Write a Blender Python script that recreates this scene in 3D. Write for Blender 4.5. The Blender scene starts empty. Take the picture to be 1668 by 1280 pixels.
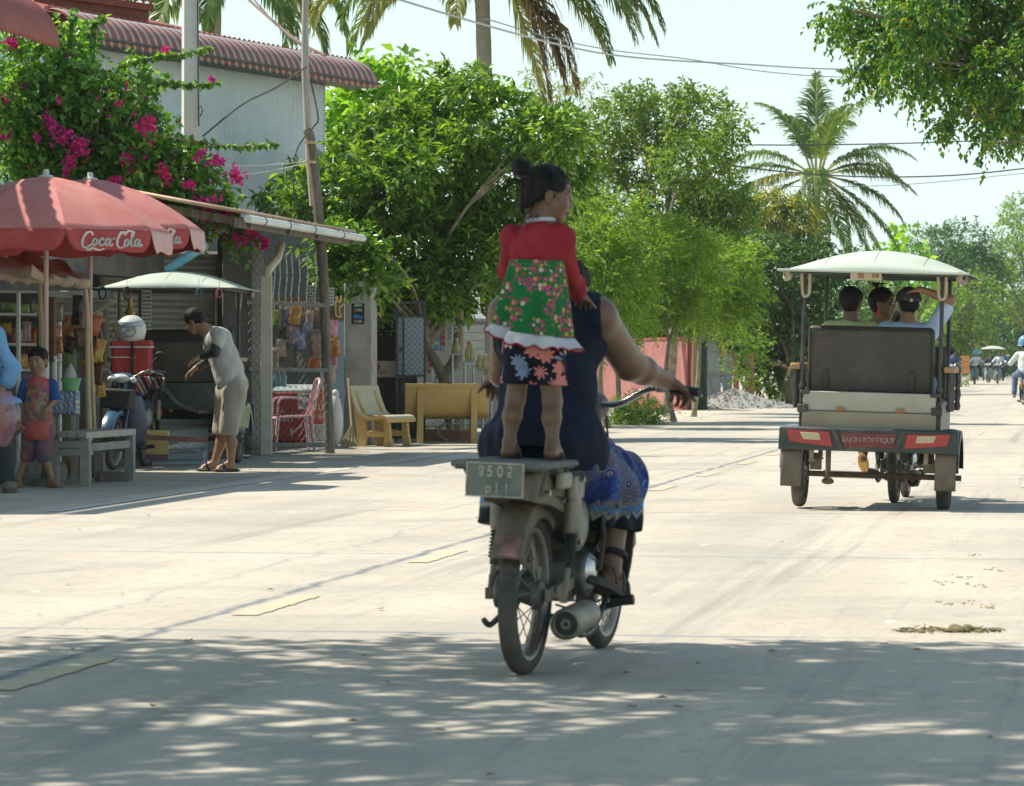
import bpy, math, random
import numpy as np
import openvdb
from mathutils import Vector, Matrix, noise as mnoise

R = math.radians
SC = bpy.context.scene
COL = SC.collection
F, CX, HZ, CAMH = 5800.0, 834.0, 588.0, 1.1      # focal length and horizon measured from the photograph


def W(px, py, Y):
    return Vector(((px - CX) * Y / F, Y, CAMH - (py - HZ) * Y / F))


def GX(px, Y):
    return (px - CX) * Y / F


def GY(py):
    return F * CAMH / (py - HZ)


def V(*a):
    return Vector(a)


# ------------------------------------------------------------------ scene graph
MW = {}


def tag(o, label=None, cat=None, group=None, kind=None):
    if label: o['label'] = label
    if cat: o['category'] = cat
    if group: o['group'] = group
    if kind: o['kind'] = kind
    return o


def thing(name, label, cat, loc=(0, 0, 0), rz=0.0, group=None, rx=0.0, ry=0.0):
    o = bpy.data.objects.new(name, None)
    COL.objects.link(o)
    o.empty_display_size = 0.1
    o.rotation_mode = 'XYZ'
    o.location = loc
    o.rotation_euler = (rx, ry, rz)
    MW[o.name] = Matrix.Translation(Vector(loc)) @ o.rotation_euler.to_matrix().to_4x4()
    return tag(o, label, cat, group)


def kids(o):
    return [c for c in bpy.data.objects if c.parent == o]


def dup(o, loc, rz=0.0, scale=1.0, label=None, group=None):
    allk = {}
    for c in bpy.data.objects:
        if c.parent: allk.setdefault(c.parent.name, []).append(c)
    r = o.copy(); COL.objects.link(r)
    r.location = loc; r.rotation_euler.z = rz
    r.scale = (scale, scale, scale)
    if label: r['label'] = label
    if group: r['group'] = group
    for ch in allk.get(o.name, []):
        c = ch.copy(); COL.objects.link(c); c.parent = r
        for g in allk.get(ch.name, []):
            d = g.copy(); COL.objects.link(d); d.parent = c
    return r


def mesh_obj(name, me, mats, parent=None, local=False, origin=None):
    if not isinstance(mats, (list, tuple)): mats = [mats]
    for m in mats: me.materials.append(m)
    o = bpy.data.objects.new(name, me)
    COL.objects.link(o)
    if parent is not None:
        o.parent = parent
        M = MW.get(parent.name, Matrix())
        MW[o.name] = M
        if not local: me.transform(M.inverted())
    elif origin is not None:
        me.transform(Matrix.Translation(-Vector(origin)))
        o.location = origin
        MW[o.name] = Matrix.Translation(Vector(origin))
    else:
        n = len(me.vertices)
        a = np.empty(n * 3, dtype=np.float32); me.vertices.foreach_get('co', a)
        a = a.reshape(-1, 3)
        lo, hi = a.min(0), a.max(0)
        c = Vector(((lo[0] + hi[0]) / 2, (lo[1] + hi[1]) / 2, lo[2]))
        me.transform(Matrix.Translation(-c)); o.location = c
        MW[o.name] = Matrix.Translation(c)
    return o


class MB:
    """Collects shapes and links them as ONE mesh object."""
    def __init__(s):
        s.v = []; s.f = []; s.m = []; s.cur = 0

    def mark(s): return len(s.v)

    def xf(s, i0, M):
        for i in range(i0, len(s.v)): s.v[i] = M @ s.v[i]

    def face(s, pts):
        b = len(s.v); s.v += [Vector(p) for p in pts]
        s.f.append(tuple(range(b, b + len(pts)))); s.m.append(s.cur)

    def box(s, c, size, rot=None, taper=(1, 1)):
        b = len(s.v); c = Vector(c); x, y, z = size[0] / 2, size[1] / 2, size[2] / 2
        tx, ty = taper
        P = [(-x, -y, -z), (x, -y, -z), (x, y, -z), (-x, y, -z), (-x * tx, -y * ty, z), (x * tx, -y * ty, z), (x * tx, y * ty, z), (-x * tx, y * ty, z)]
        if rot is None: Mr = Matrix.Identity(3)
        elif isinstance(rot, (int, float)): Mr = Matrix.Rotation(rot, 3, 'Z')
        else: Mr = rot
        s.v += [c + Mr @ Vector(p) for p in P]
        for q in ((0, 3, 2, 1), (4, 5, 6, 7), (0, 1, 5, 4), (1, 2, 6, 5), (2, 3, 7, 6), (3, 0, 4, 7)):
            s.f.append(tuple(b + i for i in q)); s.m.append(s.cur)

    def bar(s, p0, p1, w, h, up=(0, 0, 1)):
        p0, p1 = Vector(p0), Vector(p1); d = (p1 - p0); L = d.length; d.normalize()
        u = Vector(up)
        if abs(d.dot(u)) > .98: u = Vector((1, 0, 0))
        sx = d.cross(u).normalized(); uz = sx.cross(d)
        M = Matrix((sx, d, uz)).transposed()
        s.box((p0 + p1) / 2, (w, L, h), M)

    def tube(s, pts, r, n=8, caps=True, closed=False, flat=1.0):
        pts = [Vector(p) for p in pts]; k = len(pts)
        rr = r if isinstance(r, (list, tuple)) else [r] * k
        b = len(s.v)
        t0 = (pts[1] - pts[0]).normalized()
        ref = Vector((0, 0, 1)) if abs(t0.z) < .9 else Vector((1, 0, 0))
        nrm = t0.cross(ref).normalized()
        for i in range(k):
            if closed: t = pts[(i + 1) % k] - pts[i - 1]
            elif i == 0: t = pts[1] - pts[0]
            elif i == k - 1: t = pts[-1] - pts[-2]
            else: t = pts[i + 1] - pts[i - 1]
            if t.length < 1e-9: t = t0.copy()
            t.normalize()
            nrm = (nrm - t * nrm.dot(t))
            if nrm.length < 1e-6: nrm = t.orthogonal()
            nrm.normalize(); bn = t.cross(nrm)
            for j in range(n):
                a = 2 * math.pi * j / n
                s.v.append(pts[i] + (nrm * math.cos(a) + bn * (math.sin(a) * flat)) * rr[i])
        m = k if closed else k - 1
        for i in range(m):
            i2 = (i + 1) % k
            for j in range(n):
                j2 = (j + 1) % n
                s.f.append((b + i * n + j, b + i * n + j2, b + i2 * n + j2, b + i2 * n + j)); s.m.append(s.cur)
        if caps and not closed:
            s.f.append(tuple(b + j for j in reversed(range(n)))); s.m.append(s.cur)
            s.f.append(tuple(b + (k - 1) * n + j for j in range(n))); s.m.append(s.cur)

    def cyl(s, p0, p1, r0, r1=None, n=16):
        s.tube([p0, p1], [r0, r0 if r1 is None else r1], n)

    def lathe(s, prof, n=24, M=None, close=False):
        """prof: [(r, z)] turned about z."""
        b = len(s.v); k = len(prof); M = M or Matrix()
        for (r, z) in prof:
            for j in range(n):
                a = 2 * math.pi * j / n
                s.v.append(M @ Vector((r * math.cos(a), r * math.sin(a), z)))
        for i in range(k if close else k - 1):
            i2 = (i + 1) % k
            for j in range(n):
                j2 = (j + 1) % n
                s.f.append((b + i * n + j, b + i * n + j2, b + i2 * n + j2, b + i2 * n + j)); s.m.append(s.cur)
        if not close:
            if prof[0][0] > 1e-5: s.f.append(tuple(b + j for j in reversed(range(n)))); s.m.append(s.cur)
            if prof[-1][0] > 1e-5: s.f.append(tuple(b + (k - 1) * n + j for j in range(n))); s.m.append(s.cur)

    def ell(s, c, rad, rot=None, nu=14, nv=9):
        M = Matrix.Translation(Vector(c)) @ (rot.to_4x4() if rot is not None else Matrix()) @ Matrix.Diagonal((rad[0], rad[1], rad[2], 1))
        s.lathe([(math.sin(math.pi * i / nv) if 0 < i < nv else 0.0, -math.cos(math.pi * i / nv)) for i in range(nv + 1)], nu, M)

    def grid(s, fn, nu, nv, wrap=False):
        b = len(s.v)
        for i in range(nu + (0 if wrap else 1)):
            for j in range(nv + 1):
                s.v.append(Vector(fn(i / nu, j / nv)))
        for i in range(nu):
            i2 = (i + 1) % nu if wrap else i + 1
            for j in range(nv):
                s.f.append((b + i * (nv + 1) + j, b + i2 * (nv + 1) + j, b + i2 * (nv + 1) + j + 1, b + i * (nv + 1) + j + 1)); s.m.append(s.cur)

    def prism(s, poly, d, M=None):
        """poly in local xz, extruded along local y by d (centred)."""
        b = len(s.v); n = len(poly); M = M or Matrix()
        for y in (-d / 2, d / 2):
            for (x, z) in poly: s.v.append(M @ Vector((x, y, z)))
        s.f.append(tuple(b + i for i in range(n))); s.m.append(s.cur)
        s.f.append(tuple(b + n + i for i in reversed(range(n)))); s.m.append(s.cur)
        for i in range(n):
            j = (i + 1) % n
            s.f.append((b + i, b + n + i, b + n + j, b + j)); s.m.append(s.cur)

    def build(s, name, mats, parent=None, local=False, smooth=40, bevel=0, bseg=2, solid=0, sub=0, origin=None, clean=True):
        me = bpy.data.meshes.new(name)
        me.from_pydata([tuple(v) for v in s.v], [], s.f)
        if max(s.m, default=0) > 0: me.polygons.foreach_set('material_index', s.m)
        if clean:
            import bmesh
            bm = bmesh.new(); bm.from_mesh(me)
            bmesh.ops.remove_doubles(bm, verts=bm.verts, dist=1e-5)
            bmesh.ops.recalc_face_normals(bm, faces=bm.faces)
            bm.to_mesh(me); bm.free()
        if smooth:
            me.shade_smooth(); me.set_sharp_from_angle(angle=R(smooth))
        me.update()
        o = mesh_obj(name, me, mats, parent, local, origin)
        if solid:
            md = o.modifiers.new('solid', 'SOLIDIFY'); md.thickness = solid; md.offset = 0
        if bevel:
            md = o.modifiers.new('bevel', 'BEVEL'); md.width = bevel; md.segments = bseg; md.limit_method = 'ANGLE'; md.angle_limit = R(35); md.use_clamp_overlap = True
            md.harden_normals = False
        if sub:
            md = o.modifiers.new('sub', 'SUBSURF'); md.levels = sub; md.render_levels = sub
        return o


def np_mesh(name, verts, faces, mats, parent=None, local=False, smooth=False, mi=None, origin=None):
    """verts (N,3); faces (M,k) all with the same k."""
    me = bpy.data.meshes.new(name)
    nv, nf, k = len(verts), len(faces), faces.shape[1]
    me.vertices.add(nv); me.vertices.foreach_set('co', np.ascontiguousarray(verts, dtype=np.float32).ravel())
    me.loops.add(nf * k); me.loops.foreach_set('vertex_index', np.ascontiguousarray(faces, dtype=np.int32).ravel())
    me.polygons.add(nf); me.polygons.foreach_set('loop_start', np.arange(0, nf * k, k, dtype=np.int32))
    if mi is not None: me.polygons.foreach_set('material_index', np.ascontiguousarray(mi, dtype=np.int32))
    me.update(calc_edges=True)
    if smooth: me.shade_smooth()
    return mesh_obj(name, me, mats, parent, local, origin)


# ------------------------------------------------------------------ implicit bodies (people, cloth)
def _np(v): return np.array(v, dtype=np.float64)


def C(p0, p1, r0, r1=None, k=None): return ('c', _np(p0), _np(p1), r0, r0 if r1 is None else r1, k)


def E(c, rad, rot=None, k=None): return ('e', _np(c), _np(rad), rot, k)


def chain(pts, rs, k=None): return [C(pts[i], pts[i + 1], rs[i], rs[i + 1], k) for i in range(len(pts) - 1)]


def sdf_mesh(name, prims, mats, parent=None, local=False, vox=.012, k=.03, cuts=(), carve=(), disp=None, shell=0, pick=None, smooth=True):
    """One continuous surface round a union of round cones and ellipsoids; cuts: (point, normal) keeps the side the normal points away from."""
    lo = np.full(3, 1e9); hi = -lo
    for p in prims:
        if p[0] == 'c':
            m = max(p[3], p[4]); lo = np.minimum(lo, np.minimum(p[1], p[2]) - m); hi = np.maximum(hi, np.maximum(p[1], p[2]) + m)
        else:
            m = max(p[2]); lo = np.minimum(lo, p[1] - m); hi = np.maximum(hi, p[1] + m)
    pad = 4 * vox + k * .6 + (0.03 if disp else 0)
    lo -= pad; hi += pad
    dim = np.ceil((hi - lo) / vox).astype(int) + 1
    f = np.full(dim, 1.0, dtype=np.float32)
    ax = [lo[i] + vox * np.arange(dim[i]) for i in range(3)]

    def sub(a, b, ext):
        s0 = np.clip(np.floor((a - ext - lo) / vox).astype(int), 0, dim - 1); s1 = np.clip(np.ceil((b + ext - lo) / vox).astype(int) + 1, 1, dim)
        sl = tuple(slice(s0[i], s1[i]) for i in range(3))
        g = np.stack(np.meshgrid(*[ax[i][sl[i]] for i in range(3)], indexing='ij'), -1)
        return sl, g

    def dist(p, g):
        if p[0] == 'c':
            a, b = p[1], p[2]; ba = b - a; L2 = max(ba.dot(ba), 1e-9)
            t = np.clip(((g - a) @ ba) / L2, 0, 1)
            return np.linalg.norm(g - a - t[..., None] * ba, axis=-1) - (p[3] + t * (p[4] - p[3]))
        q = g - p[1]
        if p[3] is not None: q = q @ np.array(p[3])
        k0 = np.linalg.norm(q / p[2], axis=-1); k1 = np.linalg.norm(q / (p[2] * p[2]), axis=-1) + 1e-9
        return k0 * (k0 - 1) / k1

    def bounds(p):
        if p[0] == 'c':
            m = max(p[3], p[4]); return np.minimum(p[1], p[2]) - m, np.maximum(p[1], p[2]) + m
        m = max(p[2]); return p[1] - m, p[1] + m
    for p in prims:
        kk = p[-1] if p[-1] is not None else k
        a, b = bounds(p); sl, g = sub(a, b, kk + 4 * vox)
        d = dist(p, g); o = f[sl]
        h = np.clip(.5 + .5 * (o - d) / max(kk, 1e-6), 0, 1)
        f[sl] = o + (d - o) * h - kk * h * (1 - h)
    for p in carve:
        a, b = bounds(p); sl, g = sub(a, b, .02)
        kk = p[-1] if p[-1] is not None else .008
        d = -dist(p, g); o = f[sl]
        h = np.clip(.5 - .5 * (o - d) / kk, 0, 1)
        f[sl] = o + (d - o) * h + kk * h * (1 - h)
    G = None
    if disp is not None or cuts:
        G = np.stack(np.meshgrid(*ax, indexing='ij'), -1)
    if disp is not None: f = f + disp(G).astype(np.float32)
    if shell: f = np.maximum(f, -(f + shell))
    for (pt, nn) in cuts:
        n_ = _np(nn); n_ = n_ / np.linalg.norm(n_)
        f = np.maximum(f, ((G - _np(pt)) @ n_).astype(np.float32))
    f = np.minimum(f, 1.0).astype(np.float32)
    gr = openvdb.FloatGrid(1.0); gr.copyFromArray(f)
    pts, tris, quads = gr.convertToPolygons(0.0, 0.0)
    pts = pts.astype(np.float64) * vox + lo
    q = quads[:, ::-1]
    P = pts[q]
    vol = np.einsum('ij,ij->i', P[:, 0], np.cross(P[:, 1], P[:, 2])).sum() + np.einsum('ij,ij->i', P[:, 0], np.cross(P[:, 2], P[:, 3])).sum()
    if vol < 0: q = q[:, ::-1]
    mi = pick(pts[q].mean(1)) if pick is not None else None
    return np_mesh(name, pts, q, mats, parent, local, smooth, mi)


def wrinkle(amp, sc, seed=0, stretch=(1, 1, 1)):
    """Cheap cloth folds: a few crossed sine waves."""
    rg = np.random.default_rng(seed)
    ks = rg.normal(size=(7, 3)) * sc * np.array(stretch); ph = rg.uniform(0, 6.28, 7); am = rg.uniform(.4, 1, 7)

    def fn(G):
        s = 0
        for i in range(7): s = s + am[i] * np.sin(G @ ks[i] + ph[i])
        return s * amp / 2.2
    return fn


def bezier(p0, p1, p2, n=10):
    p0, p1, p2 = Vector(p0), Vector(p1), Vector(p2)
    return [p0 * (1 - t) ** 2 + p1 * 2 * t * (1 - t) + p2 * t * t for t in [i / n for i in range(n + 1)]]


def spline(pts, n=6):
    """Catmull-Rom through pts."""
    P = [Vector(p) for p in pts]; P = [P[0] * 2 - P[1]] + P + [P[-1] * 2 - P[-2]]
    out = []
    for i in range(1, len(P) - 2):
        for j in range(n):
            t = j / n
            out.append(.5 * ((2 * P[i]) + (P[i + 1] - P[i - 1]) * t + (2 * P[i - 1] - 5 * P[i] + 4 * P[i + 1] - P[i + 2]) * t * t + (3 * P[i] - P[i - 1] - 3 * P[i + 1] + P[i + 2]) * t ** 3))
    out.append(P[-2]); return out


# ------------------------------------------------------------------ materials
def _nodes(name):
    m = bpy.data.materials.new(name); m.use_nodes = True
    nt = m.node_tree; nt.nodes.clear()
    out = nt.nodes.new('ShaderNodeOutputMaterial')
    return m, nt, out


class NB:
    def __init__(s, nt): s.nt = nt; s.L = nt.links

    def n(s, t, **kw):
        nd = s.nt.nodes.new(t)
        for k, v in kw.items():
            if k.startswith('i_'):
                key = k[2:].replace('_', ' ')
                s.set(nd, key, v)
            else: setattr(nd, k, v)
        return nd

    def set(s, nd, key, v):
        sock = nd.inputs[int(key)] if str(key).isdigit() else nd.inputs[key]
        if hasattr(v, 'is_linked') or hasattr(v, 'links'): s.L.new(v, sock)
        else:
            if isinstance(v, (tuple, list)) and len(v) == 3 and sock.type == 'RGBA': v = (*v, 1)
            sock.default_value = v

    def coord(s, kind='Object', scale=None, rot=None, loc=None):
        c = s.n('ShaderNodeTexCoord').outputs[kind]
        if scale is None and rot is None and loc is None: return c
        mp = s.n('ShaderNodeMapping'); s.L.new(c, mp.inputs[0])
        if scale: mp.inputs['Scale'].default_value = scale
        if rot: mp.inputs['Rotation'].default_value = rot
        if loc: mp.inputs['Location'].default_value = loc
        return mp.outputs[0]

    def noise(s, vec, scale, detail=4, rough=.55, dist=0, out='Fac'):
        nd = s.n('ShaderNodeTexNoise', i_Scale=scale, i_Detail=detail, i_Roughness=rough, i_Distortion=dist); s.L.new(vec, nd.inputs['Vector']); return nd.outputs[0 if out == 'Fac' else 1]

    def voro(s, vec, scale, feature='F1', out='Distance', rnd=1.0):
        nd = s.n('ShaderNodeTexVoronoi', feature=feature, i_Scale=scale, i_Randomness=rnd); s.L.new(vec, nd.inputs['Vector']); return nd.outputs[out]

    def ramp(s, fac, stops, interp='LINEAR'):
        r = s.n('ShaderNodeValToRGB'); cr = r.color_ramp; cr.interpolation = interp
        while len(cr.elements) < len(stops): cr.elements.new(.5)
        for e, (p, c) in zip(cr.elements, stops):
            e.position = p; e.color = (*c, 1) if isinstance(c, (tuple, list)) else (c, c, c, 1)
        s.L.new(fac, r.inputs[0]); return r.outputs[0]

    def mix(s, a, b, f, mode='MIX'):
        m = s.n('ShaderNodeMix', data_type='RGBA', blend_type=mode)
        for key, v in ((0, f), (6, a), (7, b)):
            if hasattr(v, 'links'): s.L.new(v, m.inputs[key])
            else: m.inputs[key].default_value = (*v, 1) if isinstance(v, (tuple, list)) else v
        return m.outputs[2]

    def math(s, op, a, b=0.0, c=0.0):
        m = s.n('ShaderNodeMath', operation=op)
        for i, v in enumerate((a, b, c)):
            if hasattr(v, 'links'): s.L.new(v, m.inputs[i])
            else: m.inputs[i].default_value = v
        return m.outputs[0]

    def mrange(s, v, a, b, c=0.0, d=1.0):
        m = s.n('ShaderNodeMapRange'); s.L.new(v, m.inputs[0])
        for i, x in enumerate((a, b, c, d)): m.inputs[i + 1].default_value = x
        return m.outputs[0]

    def sep(s, v):
        m = s.n('ShaderNodeSeparateXYZ'); s.L.new(v, m.inputs[0]); return m.outputs

    def comb(s, x, y, z):
        m = s.n('ShaderNodeCombineXYZ')
        for i, v in enumerate((x, y, z)):
            if hasattr(v, 'links'): s.L.new(v, m.inputs[i])
            else: m.inputs[i].default_value = v
        return m.outputs[0]

    def bump(s, h, strength=.3, dist=.01):
        b = s.n('ShaderNodeBump', i_Strength=strength, i_Distance=dist); s.L.new(h, b.inputs['Height']); return b.outputs[0]

    def pbsdf(s, color, rough=.6, metal=0.0, normal=None, spec=.5, **kw):
        p = s.n('ShaderNodeBsdfPrincipled')
        s.set(p, 'Base Color', color); s.set(p, 'Roughness', rough); s.set(p, 'Metallic', metal); s.set(p, 'Specular IOR Level', spec)
        for k_, v in kw.items(): s.set(p, k_.replace('_', ' '), v)
        if normal is not None: s.L.new(normal, p.inputs['Normal'])
        return p


_MC = {}


def mat(name, col, col2=None, scale=6.0, rough=.6, metal=0.0, bump=0.0, bscale=40.0, dirt=None, dscale=2.5, damt=.5, spec=.4, stretch=None, rough2=None, **kw):
    """General surface: two tones mixed by noise, a dirt layer with its own shape, a fine bump."""
    if name in _MC: return _MC[name]
    m, nt, out = _nodes(name); b = NB(nt)
    vec = b.coord('Object', scale=stretch)
    c = col
    if col2 is not None:
        c = b.mix(col, col2, b.ramp(b.noise(vec, scale, 5), [(.35, 0.0), (.68, 1.0)]))
    if dirt is not None:
        c = b.mix(c, dirt, b.ramp(b.noise(vec, dscale, 6, .65, .4), [(.5, 0.0), (.75, damt)]))
    nrm = b.bump(b.noise(vec, bscale, 4), bump, .01) if bump else None
    if any(w_ in name for w_ in ('cloth', 'shirt', 'jersey', 'trousers', 'jeans', 'blouse', 'tarp', 'tee')):      # soft creases
        fb = b.n('ShaderNodeBump', i_Strength=.5, i_Distance=.035); b.L.new(b.noise(b.coord('Object', scale=(1, 1, .6)), 8, 1.5, .45, 1.4), fb.inputs['Height'])
        if nrm is not None: b.L.new(nrm, fb.inputs['Normal'])
        nrm = fb.outputs[0]
    r = rough
    if rough2 is not None: r = b.mrange(b.noise(vec, scale * 1.7, 4), .3, .7, rough, rough2)
    p = b.pbsdf(c, r, metal, nrm, spec, **kw)
    nt.links.new(p.outputs[0], out.inputs[0]); _MC[name] = m; return m


def leafmat(name, cols, trans=.35, rough=.42, spec=.5, tcol=None):
    if name in _MC: return _MC[name]
    m, nt, out = _nodes(name); b = NB(nt)
    rnd = b.n('ShaderNodeNewGeometry').outputs['Random Per Island']
    n = len(cols)
    c = b.ramp(rnd, [(i / max(1, n - 1), cols[i]) for i in range(n)])
    big = b.noise(b.coord('Object'), 1.1, 3)
    c = b.mix(c, b.mix(c, (1.5, 1.35, .8), 1.0, 'MULTIPLY'), b.ramp(big, [(.42, 0.0), (.66, .75)]))
    p = b.pbsdf(c, rough, 0, None, spec)
    t = b.n('ShaderNodeBsdfTranslucent'); b.L.new(b.mix(c, tcol or (1.9, 1.75, .6), 1.0, 'MULTIPLY'), t.inputs[0])
    mx = b.n('ShaderNodeMixShader'); mx.inputs[0].default_value = trans
    b.L.new(p.outputs[0], mx.inputs[1]); b.L.new(t.outputs[0], mx.inputs[2]); b.L.new(mx.outputs[0], out.inputs[0])
    _MC[name] = m; return m


def textmesh(body, size, M, depth=.002, align='CENTER', xs=1.0, bold=0.0):
    """Lettering as a thin solid mesh; M maps the text's xy plane into the world."""
    cu = bpy.data.curves.new('lettering', 'FONT'); cu.body = body; cu.size = size; cu.align_x = align; cu.align_y = 'CENTER'
    cu.extrude = depth; cu.resolution_u = 3; cu.offset = bold
    o = bpy.data.objects.new('lettering', cu); COL.objects.link(o)
    bpy.context.view_layer.update()
    me = bpy.data.meshes.new_from_object(o.evaluated_get(bpy.context.evaluated_depsgraph_get()))
    bpy.data.objects.remove(o); bpy.data.curves.remove(cu)
    me.materials.clear()
    me.transform(M @ Matrix.Diagonal((xs, 1, 1, 1)))
    return me


def lettering(body, size, M, material, parent, local=False, xs=1.0, bold=0.0, name='lettering'):
    return mesh_obj(name, textmesh(body, size, M, xs=xs, bold=bold), material, parent, local)


def face_M(origin, right, up):
    """Matrix that lays the xy plane on (right, up) at origin."""
    r = Vector(right).normalized(); u = Vector(up); u = (u - r * u.dot(r)).normalized(); n = r.cross(u)
    M = Matrix((r, u, n)).transposed().to_4x4(); M.translation = Vector(origin); return M
# ================================================================== camera, light, setting
cam_d = bpy.data.cameras.new('camera'); cam = bpy.data.objects.new('camera', cam_d); COL.objects.link(cam)
cam.location = (0, 0, CAMH); cam.rotation_euler = (R(90), 0, 0)
cam_d.sensor_width = 36; cam_d.lens = 36 * F / 1668; cam_d.shift_y = -(640 - HZ) / 1668
cam_d.clip_start = .1; cam_d.clip_end = 4000
cam_d.dof.use_dof = True; cam_d.dof.focus_distance = 31; cam_d.dof.aperture_fstop = 11
SC.camera = cam

SUN_AZ = Vector((-.95, .31)).normalized(); SUN_EL = R(54)
sd = Vector((SUN_AZ.x * math.cos(SUN_EL), SUN_AZ.y * math.cos(SUN_EL), math.sin(SUN_EL)))
sun_d = bpy.data.lights.new('sun', 'SUN'); sun_d.energy = 5.0; sun_d.angle = R(.53); sun_d.color = (1, .93, .81)
sun = bpy.data.objects.new('sun', sun_d); COL.objects.link(sun); sun.location = sd * 60
sun.rotation_euler = sd.to_track_quat('Z', 'Y').to_euler()
wd = bpy.data.worlds.new('World'); SC.world = wd; wd.use_nodes = True
wn = wd.node_tree; sky = wn.nodes.new('ShaderNodeTexSky'); sky.sky_type = 'NISHITA'; sky.sun_disc = False
sky.sun_elevation = SUN_EL; sky.sun_rotation = math.atan2(SUN_AZ.x, SUN_AZ.y) % (2 * math.pi)
sky.air_density = 1.0; sky.dust_density = .7; sky.ozone_density = 1.2; sky.altitude = 10
bg = wn.nodes['Background']; bg.inputs[1].default_value = .11; 
hz_ = wn.nodes.new('ShaderNodeMix'); hz_.data_type = 'RGBA'; tc_ = wn.nodes.new('ShaderNodeTexCoord'); sp_ = wn.nodes.new('ShaderNodeSeparateXYZ'); wn.links.new(tc_.outputs['Generated'], sp_.inputs[0])
mr_ = wn.nodes.new('ShaderNodeMapRange'); wn.links.new(sp_.outputs[2], mr_.inputs[0])      # bright tropical haze low over the horizon, blue above
for i_, x_ in enumerate((0.05, .45, .85, .12)): mr_.inputs[i_ + 1].default_value = x_
wn.links.new(mr_.outputs[0], hz_.inputs[0])
wn.links.new(sky.outputs[0], hz_.inputs[6]); hz_.inputs[7].default_value = (7.4, 7.8, 7.8, 1)
tn_ = wn.nodes.new('ShaderNodeMix'); tn_.data_type = 'RGBA'; tn_.blend_type = 'MULTIPLY'; tn_.inputs[0].default_value = 1; tn_.inputs[7].default_value = (.89, 1.03, .98, 1)
wn.links.new(hz_.outputs[2], tn_.inputs[6]); wn.links.new(tn_.outputs[2], bg.inputs[0])
SC.view_settings.view_transform = 'Standard'; SC.view_settings.look = 'None'; SC.view_settings.exposure = 0.43; SC.view_settings.gamma = 1
SC.cycles.max_bounces = 7; SC.cycles.diffuse_bounces = 3; SC.cycles.glossy_bounces = 3; SC.cycles.transmission_bounces = 4; SC.cycles.transparent_max_bounces = 8
SC.cycles.caustics_reflective = False; SC.cycles.caustics_refractive = False; SC.cycles.sample_clamp_indirect = 6
SC.cycles.use_denoising = True

RD = Vector((.1577, .9875, 0)); RN = Vector((.9875, -.1577, 0))    # along the road, to its right


def ctr(Y): return -.17 + .1597 * (Y - 22.5)


def RP(s, t, z=0.0):
    """s metres right of the centre line, t metres along the road from the camera's row."""
    return Vector((ctr(0), 0, 0)) + RD * t + RN * s + Vector((0, 0, z))


# ---- ground
def ground_mat():
    m, nt, out = _nodes('dusty_ground'); b = NB(nt); v = b.coord('Object')
    c = b.mix((.36, .33, .27), (.47, .42, .34), b.ramp(b.noise(v, .35, 6), [(.35, 0.), (.65, 1.)]))
    c = b.mix(c, (.25, .23, .19), b.ramp(b.noise(v, 1.3, 8, .7), [(.52, 0.), (.7, .7)]))
    c = b.mix(c, (.10, .14, .04), b.ramp(b.noise(v, .16, 4), [(.60, 0.), (.75, .55)]))
    h = b.noise(v, 30, 6)
    p = b.pbsdf(c, .95, 0, b.bump(h, .5, .02), .2); nt.links.new(p.outputs[0], out.inputs[0]); return m


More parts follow.
